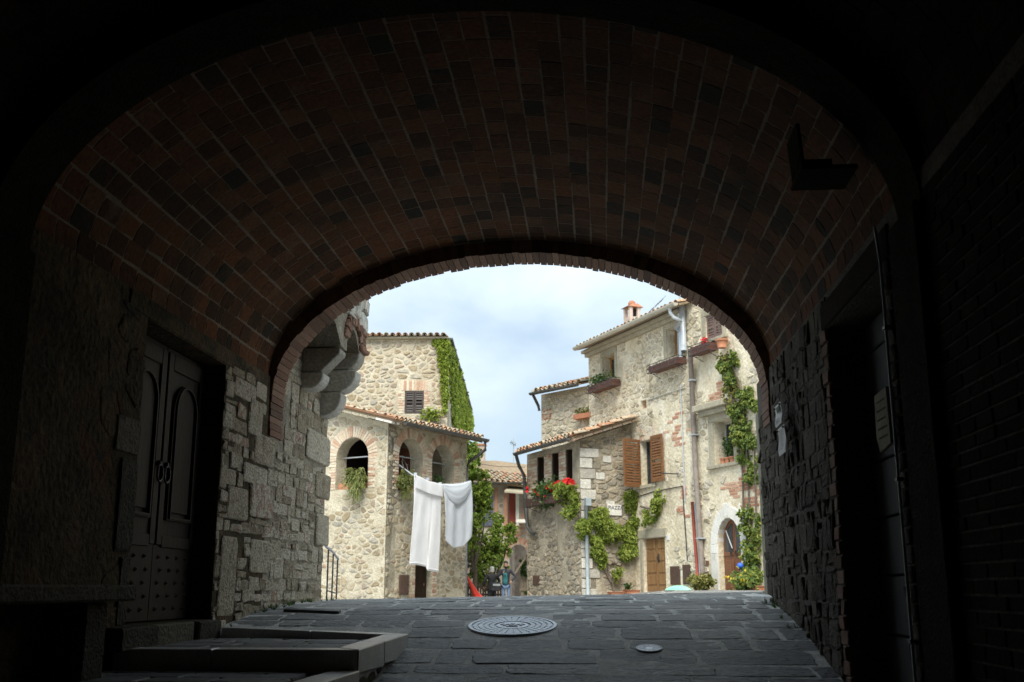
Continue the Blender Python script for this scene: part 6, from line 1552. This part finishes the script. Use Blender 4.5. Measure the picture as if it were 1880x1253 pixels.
t = thing('blue_ball', 'small bright blue balloon tied beside the arched door', 'balloon', F1(*F1.uv(1360, 1040, .3), .3))
MB().ball(F1(*F1.uv(1359, 1039, .3), .3), .07, 14, 10, (1, 1, .9)).build('ball', 'blue_ball', t, True); MB().tube([F1(*F1.uv(1360, 1046, .3), .3), F1(*F1.uv(1362, 1075, .3), .3)], .004, 4).build('string', 'rope', t)

# middle tall building behind the annex
PM = F1(UL, 0, 0)
FM = Frame(PM+Vector((0, .25, 0)), (-hdir(-830).x, -hdir(-830).y))
md = thing('rear_stone_house', 'plain rubble stone house with a tiled eave, rising behind the annex roof', 'house', (PM.x-1, PM.y, -1))
UMl = FM.uv(994, 800)[0]; VM = FM.uv(1040, 716)[1]
wall('front_wall', FM, [(UMl, -1.3), (0, -1.3), (0, VM), (UMl, VM)], [], .4, 'lime_mortar', md)
cells = rubble_cells(UMl+.02, -.02, VA0-.4, VM-.08, .22, .13, ro, gap=.025, drop=.25, jit=.36)
emit('rubble_stone', FM, cells, 'pale_rubble', md, ro, h=(.01, .03), rnd=.18, inset=.22, minpx=12, limit=150)
emit('bare_brick', FM, brick_rows(UMl+.02, UMl+.45, FM.uv(1000, 772)[1], FM.uv(1000, 752)[1], .25, .08, .014, ro), 'red_brick', md, ro, h=(.025, .04), limit=30, minpx=8)
rp = roof_plane(FM, UMl+.1, .38, VM+.03, R(16)); RWm = -UMl-.1
MB().add([rp(0, 0, -.06), rp(RWm, 0, -.06), rp(RWm, 4, -.06), rp(0, 4, -.06), rp(0, 0, -.01), rp(RWm, 0, -.01), rp(RWm, 4, -.01), rp(0, 4, -.01)], [(3, 2, 1, 0), (4, 5, 6, 7), (0, 1, 5, 4), (1, 2, 6, 5), (2, 3, 7, 6), (3, 0, 4, 7)]).build('roof_deck', 'soffit', md)
coppi('roof_tile', rp, int(RWm/.2)+1, .2, .45, 7, 'roof_tile', md, ro)
gutter(FM, UMl+.02, -.02, VM-.01, .46, 'gutter_dark', md, .075)
MB().tube([FM(UMl+.12, VM-.08, .44), FM(UMl-.02, VM-.35, .1), FM(UMl-.02, VM-.5, .06)], .045, 8).build('downpipe', 'gutter_dark', md, True)
boxf(FM, UMl, UMl+.02, -1.3, VM-.05, -5, -.41, 'side_wall', 'lime_mortar', md)
bu, bv = FM.uv(1070, 765, .2); flower_box(FM, bu-.35, bu+.35, bv-.05, .04, .2, .14, 'little terracotta coloured flower box high on the rear stone house', m='terracotta', rail=False)
plant_at('box_plant', 'sparse yellow green plant in the little box on the rear stone house', 'plant', FM, (bu-.1, bv+.05, .14), (.6, .22, .15), 100, .07, 'leaf_yellow', ro, 'plants in the window flower boxes')

# ------------------------------------------------------------------ THE FAR END
FF = Frame((at_y(925, 1080, 40).x, 40), (1, -.12))
fh = thing('far_house', 'weathered far house with red door, blue grey shutters and an arched passage', 'house', FF(0, -1, 0))
fl_ = FF.uv(868, 900)[0]; frr = FF.uv(985, 900)[0]; vf = FF.uv(925, 874)[1]
shu = FF.rect(884, 912, 906, 966); rdo = FF.rect(932, 903, 947, 966); ap = FF.rect(935, 1010, 968, 1100)
apt = FF.uv(952, 1000)[1]; AP = arch_poly(ap[0], ap[1], -1.8, apt-(ap[1]-ap[0])/2, 12)
wall('front_wall', FF, [(fl_-4, -2.2), (frr, -2.2), (frr, vf-.35), (fl_-4, vf)], [rect_poly(*rdo), AP], .5, 'far_plaster', fh)
emit('arch_brick', FF, voussoirs((ap[0]+ap[1])/2, AP[2][1], (ap[1]-ap[0])/2+.004, (ap[1]-ap[0])/2+.28, 24), 'red_brick', fh, ro, h=(.01, .03), minpx=4)
emit('bare_brick', FF, brick_rows(ap[0]-.3, frr, apt+.3, FF.uv(950, 962)[1], .26, .08, .014, ro, mask=lambda u, v: n3(u, v, 1.5, 9) > -.2), 'red_brick', fh, ro, h=(.006, .018), limit=30, minpx=11)
emit('rubble_stone', FF, rubble_cells(fl_, frr, -1, FF.uv(930, 900)[1], .3, .2, ro, gap=.05, holes=[rect_poly(shu[0]-.1, shu[1]+.1, shu[2]-.1, shu[3]+.1), rect_poly(rdo[0]-.15, rdo[1]+.15, rdo[2], rdo[3]+.4), rect_poly(ap[0]-.4, frr+1, -2, FF.uv(950, 955)[1])], mask=lambda u, v: n3(u, v, 1.2, 17) > .08), 'grey_rubble', fh, ro, h=(.006, .02), limit=60, minpx=11, rnd=.18)
for a, b in ((shu[0], (shu[0]+shu[1])/2-.005), ((shu[0]+shu[1])/2+.005, shu[1])): louvre(FF, a, b, shu[2], shu[3], .02, fh, 'shutter_blue', .08, .06)
boxf(FF, shu[1]+.06, shu[1]+.16, shu[2]-.1, shu[3]+.3, 0, .04, 'window_jamb', 'red_brick', fh)
rd = boxf(FF, rdo[0]+.02, rdo[1]-.02, rdo[2], rdo[3]-.02, -.2, -.15, 'red_door', 'pipe_red', fh)
boxf(FF, rdo[1]+.004, rdo[1]+.12, rdo[2], rdo[3]+.1, -.02, .04, 'door_jamb', 'white_stone', fh); boxf(FF, rdo[0]-.14, rdo[0]-.004, rdo[2], rdo[3]+.1, -.02, .03, 'door_jamb', 'red_brick', fh)
boxf(FF, rdo[1]+.5, rdo[1]+.75, rdo[2]+.6, rdo[2]+1.0, 0, .05, 'meter_box', 'rust_iron', fh)
cn = FF.rect(930, 891, 968, 903, .4)
MB().add([FF(cn[0], cn[3], 0), FF(cn[1]+.3, cn[3]-.1, 0), FF(cn[1]+.3, cn[2]-.1, .8), FF(cn[0], cn[2], .8)]+[FF(cn[0], cn[3]-.06, 0), FF(cn[1]+.3, cn[3]-.16, 0), FF(cn[1]+.3, cn[2]-.16, .8), FF(cn[0], cn[2]-.06, .8)], [(0, 1, 2, 3), (7, 6, 5, 4), (0, 4, 5, 1), (1, 5, 6, 2), (2, 6, 7, 3), (3, 7, 4, 0)]).build('door_canopy', 'weathered_stone', fh)
sb = FF.rect(949, 954, 970, 960, .5); boxf(FF, sb[0], sb[1], sb[2], sb[3], 0, .6, 'balcony_slab', 'white_stone', fh)
rp = roof_plane(FF, fl_-4.3, .45, vf-.1, R(14)); nW = frr-fl_+4.6
def rpf(a, b, h): p = rp(a, b, h); return p-Vector((0, 0, .35*max(0, a-4.2)/(frr-fl_)))
MB().add([rpf(0, 0, -.08), rpf(4.2, 0, -.08), rpf(nW, 0, -.08), rpf(nW, 5, -.08), rpf(4.2, 5, -.08), rpf(0, 5, -.08), rpf(0, 0, 0), rpf(4.2, 0, 0), rpf(nW, 0, 0), rpf(nW, 5, 0), rpf(4.2, 5, 0), rpf(0, 5, 0)], [(6, 7, 10, 11), (7, 8, 9, 10), (5, 4, 1, 0), (4, 3, 2, 1), (0, 1, 7, 6), (1, 2, 8, 7), (2, 3, 9, 8), (3, 4, 10, 9), (4, 5, 11, 10), (5, 0, 6, 11)]).build('roof_deck', 'soffit', fh)
coppi('roof_tile', rpf, int(nW/.21), .21, .45, 6, 'roof_tile', fh, ro, limit=0)
gutter(FF, fl_-4, frr, vf-.3, .55, 'gutter_dark', fh, .07)
boxf(FF, ap[0]-.3, ap[1]+.6, -2.2, apt+.3, -2.6, -2.5, 'passage_back', 'far_plaster', fh)
boxf(FF, ap[0]-.35, ap[0]-.3, -2.2, apt+.2, -2.5, -.51, 'passage_side', 'far_plaster', fh)
# gate inside the arched passage, and stair string
gt = thing('board_gate', 'pale grey brown upright board gate standing in the far arched passage', 'gate', FF(ap[0]+.6, -1, -.9))
x = ap[0]+.25
while x < ap[1]-.05: boxf(FF, x, x+.105, -1.6, FF.uv(950, 1045)[1]+ro.uniform(-.03, .03), -.95, -.91, 'board', 'gate_wood', gt); x += .125
boxf(FF, ap[0]+.2, ap[1], -.1, 0, -.905, -.87, 'rail', 'gate_wood', gt)
MB().tube([FF(*FF.uv(944, 1056, -.3), -.3), FF(*FF.uv(969, 1018, -.3), -.3)], .035, 6).build('stair_rail', 'gate_wood', fh)
vine('small green climber growing on the board gate in the arched passage', FF, [[(958, 1030), (967, 1030), (968, 1090), (960, 1090), (957, 1060)]], 200, .1, 'leaf_dark', [], d0=-.8)
# second roof and chimney behind
bk = thing('distant_house', 'distant house seen only by its pink chimney above the far roofs', 'house', (at_y(880, 1080, 46).x, 46, 0))
F5 = Frame((at_y(880, 1080, 46).x, 46), (1, 0)); c5 = F5.rect(876, 820, 889, 862)
boxf(F5, c5[0]-3, c5[1]+.4, -1, c5[2]-.1, -3, 0, 'wall', 'far_plaster', bk)
boxf(F5, c5[0], c5[1], c5[2]-.3, c5[3]+.05, -.5, 0, 'chimney', 'pink_plaster', bk); boxf(F5, c5[0]-.06, c5[1]+.06, c5[3]+.052, c5[3]+.12, -.56, .06, 'chimney_cap', 'terracotta', bk)
boxf(F5, c5[0]+.1, c5[1]-.1, c5[3]-.3, c5[3]-.1, 0, .01, 'flue_opening', 'dark_room', bk)
t = thing('tall_aerial', 'tall thin mast aerial rising against the sky between the houses', 'aerial', at_y(943, 873, 44))
MB().tube([at_y(943, 900, 44), at_y(943, 805, 44)], .022, 6).build('mast', 'zinc', t)
mb = MB().tube([at_y(937, 812, 44), at_y(947, 818, 44)], .016, 5)
for k in range(4): p = at_y(938+k*2.6, 813+k*1.3, 44); mb.tube([p-Vector((0, .3, .1)), p+Vector((0, .3, .12))], .01, 4)
mb.build('rods', 'dark_iron', t)
t = thing('overhead_cable', 'thin overhead cable crossing the gap of sky between the houses', 'cable', at_y(900, 856, 38))
MB().tube([at_y(872, 851, 36), at_y(915, 857, 37), at_y(964, 858, 38)], .01, 5).build('wire', 'dark_iron', t)

# tree and bush in the garden
def tree(lab, base, blobs, n, size, m, seed, trunk=.1, name='tree', cat='tree', grp=None):
    r = random.Random(seed); t = thing(name, lab, cat, base, grp); b = Vector(base); top = sum((Vector(q[0]) for q in blobs), Vector())/len(blobs)
    MB().tube([b, b.lerp(top, .3)+Vector((.05, 0, 0)), b.lerp(top, .65)], [trunk, trunk*.7, trunk*.45], 8).build('trunk', 'bark', t, True)
    st = MB(); mb = MB()
    for c_, rad in blobs:
        c_ = Vector(c_); st.tube([b.lerp(top, .35), b.lerp(c_, .7), c_], [trunk*.4, trunk*.25, .01], 5)
        for _ in range(int(n*rad*rad)):
            d = Vector((r.gauss(0, 1), r.gauss(0, 1), r.gauss(0, 1))).normalized()*rad*(r.random()**.45)
            p = c_+Vector((d.x, d.y, d.z*.8))
            if pnoise(p*2.3) < -.12: continue
            leaves(mb, p, 5, size, r, d.normalized()*.5+Vector((0, 0, .5)))
    mb.build('crown', m, t); st.build('limbs', 'bark', t)
    return t
def W(x, y, Y): return tuple(at_y(x, y, Y))
tree('leafy green tree growing against the end of the loggia house', W(868, 1130, 34.5), [(W(862, 860, 33.5), .55), (W(872, 905, 33.5), .5), (W(884, 915, 33.6), .35), (W(866, 950, 33.5), .45), (W(862, 820, 34), .3), (W(858, 1000, 33.2), .45), (W(858, 880, 33), .4), (W(864, 975, 33), .4), (W(880, 870, 33.5), .35), (W(890, 900, 33.8), .4), (W(874, 935, 33.6), .4), (W(868, 835, 33.6), .35), (W(893, 925, 34), .3)], 800, .12, 'leaf_tree', 4)
tree('broad dark leaved tree with light tips, behind the two people', W(895, 1130, 37), [(W(880, 1010, 36.5), .75), (W(905, 990, 36.5), .65), (W(925, 975, 37), .5), (W(940, 968, 37), .3), (W(870, 1040, 36), .6), (W(898, 1035, 36.5), .7), (W(915, 1010, 36.8), .5), (W(880, 1060, 36.6), .6), (W(935, 990, 37), .3), (W(910, 955, 37.4), .35)], 620, .12, 'leaf_tree', 5, .12)
# garden fence
fc = thing('picket_fence', 'low dark picket fence in front of the garden tree', 'fence', W(880, 1110, 35.5))
x = 853
while x < 925:
    p = at_y(x, 1100, 35.6); g = ground(p.x, p.y); MB().box((p.x, p.y, g-.05), (p.x+.055, p.y+.03, FF.uv(x, 1069, 0)[1]*.9 if False else at_y(x, 1070, 35.6).z+ro.uniform(-.02, .02))).build('picket', 'fence_wood', fc); x += 4.6
for y_ in (1078, 1092): a, b = at_y(853, y_, 35.64), at_y(928, y_, 35.64); MB().box((a.x, a.y, a.z-.03), (b.x, b.y+.03, a.z+.03)).build('rail', 'fence_wood', fc)
# red closed parasol leaning by the corner
pa = thing('closed_parasol', 'closed red parasol leaning on the corner of the loggia house', 'parasol', W(878, 1110, 31.3))
a, b = Vector(W(853, 1050, 30.9)), Vector(W(880, 1104, 31.3))
MB().tube([a, a.lerp(b, .35), a.lerp(b, .75), a.lerp(b, .97)], [.03, .045, .10, .17], 9).build('canopy', 'red_plastic', pa, True)
MB().tube([a.lerp(b, .95), b+(b-a).normalized()*.3], .02, 6).build('pole', 'zinc', pa)
t = thing('leaning_stick', 'thin pale stick leaning at the foot of the loggia house corner', 'stick', W(858, 1100, 30.9)); MB().tube([W(853, 1078, 30.8), W(861, 1108, 31.0)], .012, 6).build('stick', 'rope', t)

# ------------------------------------------------------------------ PEOPLE
def body(t, joints, edges, name, m, sub=2):
    me = bpy.data.meshes.new(name); me.from_pydata([j[0] for j in joints], edges, []); o = bpy.data.objects.new(name, me); C.objects.link(o)
    o.parent = t; me.materials.append(M[m]); sk = o.modifiers.new('skin', 'SKIN'); sk.use_smooth_shade = True
    for i, j in enumerate(joints):
        v = me.skin_vertices[0].data[i]; v.radius = j[1] if isinstance(j[1], tuple) else (j[1], j[1]); v.use_root = i == 0
    s = o.modifiers.new('sub', 'SUBSURF'); s.levels = sub; s.render_levels = sub
    return o
def person(lab, base, facing, pose, clothes, hair, shirt=None, beard=False, back=False):
    """base: feet; facing: angle of the view direction; local x right, y forward"""
    t = thing('person', lab, 'person', base); t.rotation_euler[2] = facing
    up, low = clothes
    J = [((0, 0, .95), (.155, .11)), ((0, 0, 1.12), (.145, .10)), ((0, .0, 1.3), (.18, .115)), ((0, 0, 1.42), (.15, .09)),
         ((-.17, 0, 1.41), .07), ((-.28, .02, 1.16), .052), pose['lh'], ((.17, 0, 1.41), .07), ((.28, .02, 1.16), .052), pose['rh'], ((0, .0, .86), (.165, .12)), ((0, 0, 1.48), .065)]
    J[5] = pose['le']; J[8] = pose['re']
    body(t, J, [(0, 1), (1, 2), (2, 3), (3, 4), (4, 5), (5, 6), (3, 7), (7, 8), (8, 9), (0, 10), (3, 11)], 'jacket', up)
    body(t, [((0, 0, .90), (.14, .11)), ((-.09, 0, .82), .09), ((-.10, .02, .48), .062), ((-.11, 0, .10), .048), ((.09, 0, .82), .09), ((.10, .02, .48), .062), ((.12, 0, .10), .048)], [(0, 1), (1, 2), (2, 3), (0, 4), (4, 5), (5, 6)], 'trousers', low)
    for s_ in (-1, 1): body(t, [((s_*.115, -.05, .05), .045), ((s_*.12, .07, .035), .04), ((s_*.125, .16, .03), .03)], [(0, 1), (1, 2)], 'shoe', 'coat', 1)
    hd = MB()
    for k in range(13):
        pass
    prof = [(.02, 1.49), (.055, 1.505), (.068, 1.54), (.078, 1.59), (.082, 1.64), (.080, 1.68), (.068, 1.72), (.042, 1.748), (.01, 1.755)]
    k0 = len(hd.v)
    nn = 16
    for r_, z in prof:
        for j in range(nn):
            a = 2*math.pi*j/nn; yy = math.sin(a)*r_*1.18; xx = math.cos(a)*r_*.92
            if math.sin(a) > .95 and 1.56 < z < 1.62: yy += .025
            if math.sin(a) > .9 and z < 1.54: yy += .01
            hd.v.append(Vector((xx, yy+.02, z)))
    for i in range(len(prof)-1):
        for j in range(nn): hd.f.append((i*nn+j, i*nn+(j+1) % nn, (i+1)*nn+(j+1) % nn, (i+1)*nn+j))
    hd.f += [tuple(reversed(range(nn))), tuple((len(prof)-1)*nn+j for j in range(nn))]
    hd.tube([(0, 0, 1.42), (0, .01, 1.52)], .052, 10)
    for s_ in (-1, 1): hd.ball((s_*.078, .01, 1.62), .02, 6, 4, (.5, .8, 1.3))
    def loc(mb, name, m, smooth=True):
        me = bpy.data.meshes.new(name); me.from_pydata([tuple(v) for v in mb.v], [], mb.f); me.materials.append(M[m])
        if smooth: me.polygons.foreach_set('use_smooth', [True]*len(me.polygons))
        o = bpy.data.objects.new(name, me); C.objects.link(o); o.parent = t; return o
    loc(hd, 'head', 'skin')
    h = MB(); 
    for r_, z in [(.084, 1.665), (.088, 1.70), (.076, 1.735), (.048, 1.765), (.01, 1.775)]:
        for j in range(nn):
            a = 2*math.pi*j/nn; h.v.append(Vector((math.cos(a)*r_*.98, math.sin(a)*r_*1.2+.012-(.01 if z < 1.7 else 0), z-(.12 if (math.sin(a) < .1 and z < 1.68) else 0))))
    for i in range(4):
        for j in range(nn): h.f.append((i*nn+j, i*nn+(j+1) % nn, (i+1)*nn+(j+1) % nn, (i+1)*nn+j))
    h.f.append(tuple(4*nn+j for j in range(nn))); loc(h, 'hair', hair)
    e = MB()
    for s_ in (-1, 1): e.ball((s_*.03, .108, 1.635), .010, 6, 4); e.box((s_*.03-.018, .108, 1.655), (s_*.03+.018, .116, 1.662))
    e.box((-.022, .108, 1.552), (.022, .116, 1.558)); loc(e, 'eyes_and_mouth', 'hair_dark')
    if beard:
        b_ = MB()
        for r_, z in [(.03, 1.49), (.066, 1.505), (.074, 1.54), (.079, 1.565)]:
            for j in range(9): a = -.15+(math.pi+.3)*j/8; b_.v.append(Vector((math.cos(a)*r_*.96, math.sin(a)*r_*1.24+.022, z)))
        for i in range(3):
            for j in range(8): b_.f.append((i*9+j, i*9+j+1, (i+1)*9+j+1, (i+1)*9+j))
        loc(b_, 'beard', 'hair_dark')
    # hands: palm, four bent fingers and a thumb
    for key, dirk in (('lh', 'ld'), ('rh', 'rd')):
        w_ = Vector(pose[key][0]); d = Vector(pose[dirk]).normalized(); sd = d.cross(Vector((0, 0, 1))).normalized() if abs(d.z) < .9 else Vector((1, 0, 0)); nn_ = d.cross(sd)
        hm = MB(); hm.tube([w_, w_+d*.04, w_+d*.09], [.024, .034, .032], 8)
        for k in range(4):
            b0 = w_+d*.085+sd*(k-1.5)*.018; L_ = (.06, .072, .068, .052)[k]; hm.tube([b0, b0+d*L_*.55, b0+d*L_*.85-nn_*L_*.45], [.009, .008, .006], 6)
        hm.tube([w_+d*.03+sd*.03, w_+d*.06+sd*.05, w_+d*.085+sd*.045-nn_*.02], [.011, .010, .007], 6); loc(hm, 'hand', 'skin')
    if shirt:
        s_ = MB(); vs = []
        for (z, hw, y) in ((.90, .075, .135), (1.05, .08, .128), (1.2, .075, .135), (1.34, .055, .125), (1.44, .035, .09)):
            for i in range(7): f = -1+2*i/6; vs.append((f*hw+.02, y-.02*f*f, z))
        s_.add(vs, [(j*7+i, j*7+i+1, (j+1)*7+i+1, (j+1)*7+i) for j in range(4) for i in range(6)]); loc(s_, 'shirt_front', shirt).modifiers.new('solid', 'SOLIDIFY').thickness = .02
    return t, loc
p = at_y(929, 1100, 35.0); base = Vector((p.x, p.y, ground(p.x, p.y)))
pose = {'le': ((-.36, .03, 1.20), .05), 'lh': ((-.22, .10, 1.02), .036), 're': ((.36, .06, 1.17), .05), 'rh': ((.08, .26, 1.33), .036), 'ld': (.5, .6, -.6), 'rd': (-.7, .2, .35)}
zs = (at_y(929, 1030, 35).z-base.z)/1.775
tm, loc = person('bearded man in dark jacket, teal shirt and jeans, holding a phone at his chest', base, math.pi, pose, ('jacket', 'jeans'), 'hair_dark', 'teal_shirt', True)
tm.scale = (zs, zs, zs)
ph = thing('phone', 'dark phone held at chest height by the bearded man', 'phone', base+Vector((-.0*zs, -.36*zs, 1.36*zs)))
MB().box((base.x-.02, base.y-.39*zs, base.z+1.33*zs), (base.x+.055, base.y-.375*zs, base.z+1.45*zs)).build('body', 'coat', ph, bevel=.004)
p = at_y(903, 1100, 35.1); base = Vector((p.x, p.y, ground(p.x, p.y)))
pose = {'le': ((-.30, -.02, 1.18), .055), 'lh': ((-.27, .12, .98), .038), 're': ((.31, .03, 1.18), .055), 'rh': ((.22, .22, 1.08), .038), 'ld': (.3, .6, -.6), 'rd': (-.4, .6, .2)}
zs = (at_y(903, 1040, 35).z-base.z)/1.775
tm2, loc2 = person('grey haired person in bulky dark coat seen from behind, dark bag at the hip', base, R(25), pose, ('coat', 'coat'), 'hair_grey')
tm2.scale = (zs*1.12, zs*1.12, zs)
bg_ = thing('shoulder_bag', 'dark shoulder bag with a pale band, at the hip of the dark-coated person', 'bag', base+Vector((.12, -.15, .75)))
MB().box((base.x-.02, base.y-.26, base.z+.66), (base.x+.30, base.y-.15, base.z+.92)).build('body', 'coat', bg_, bevel=.02)
MB().box((base.x+.06, base.y-.268, base.z+.82), (base.x+.30, base.y-.262, base.z+.88)).build('band', 'zinc', bg_)
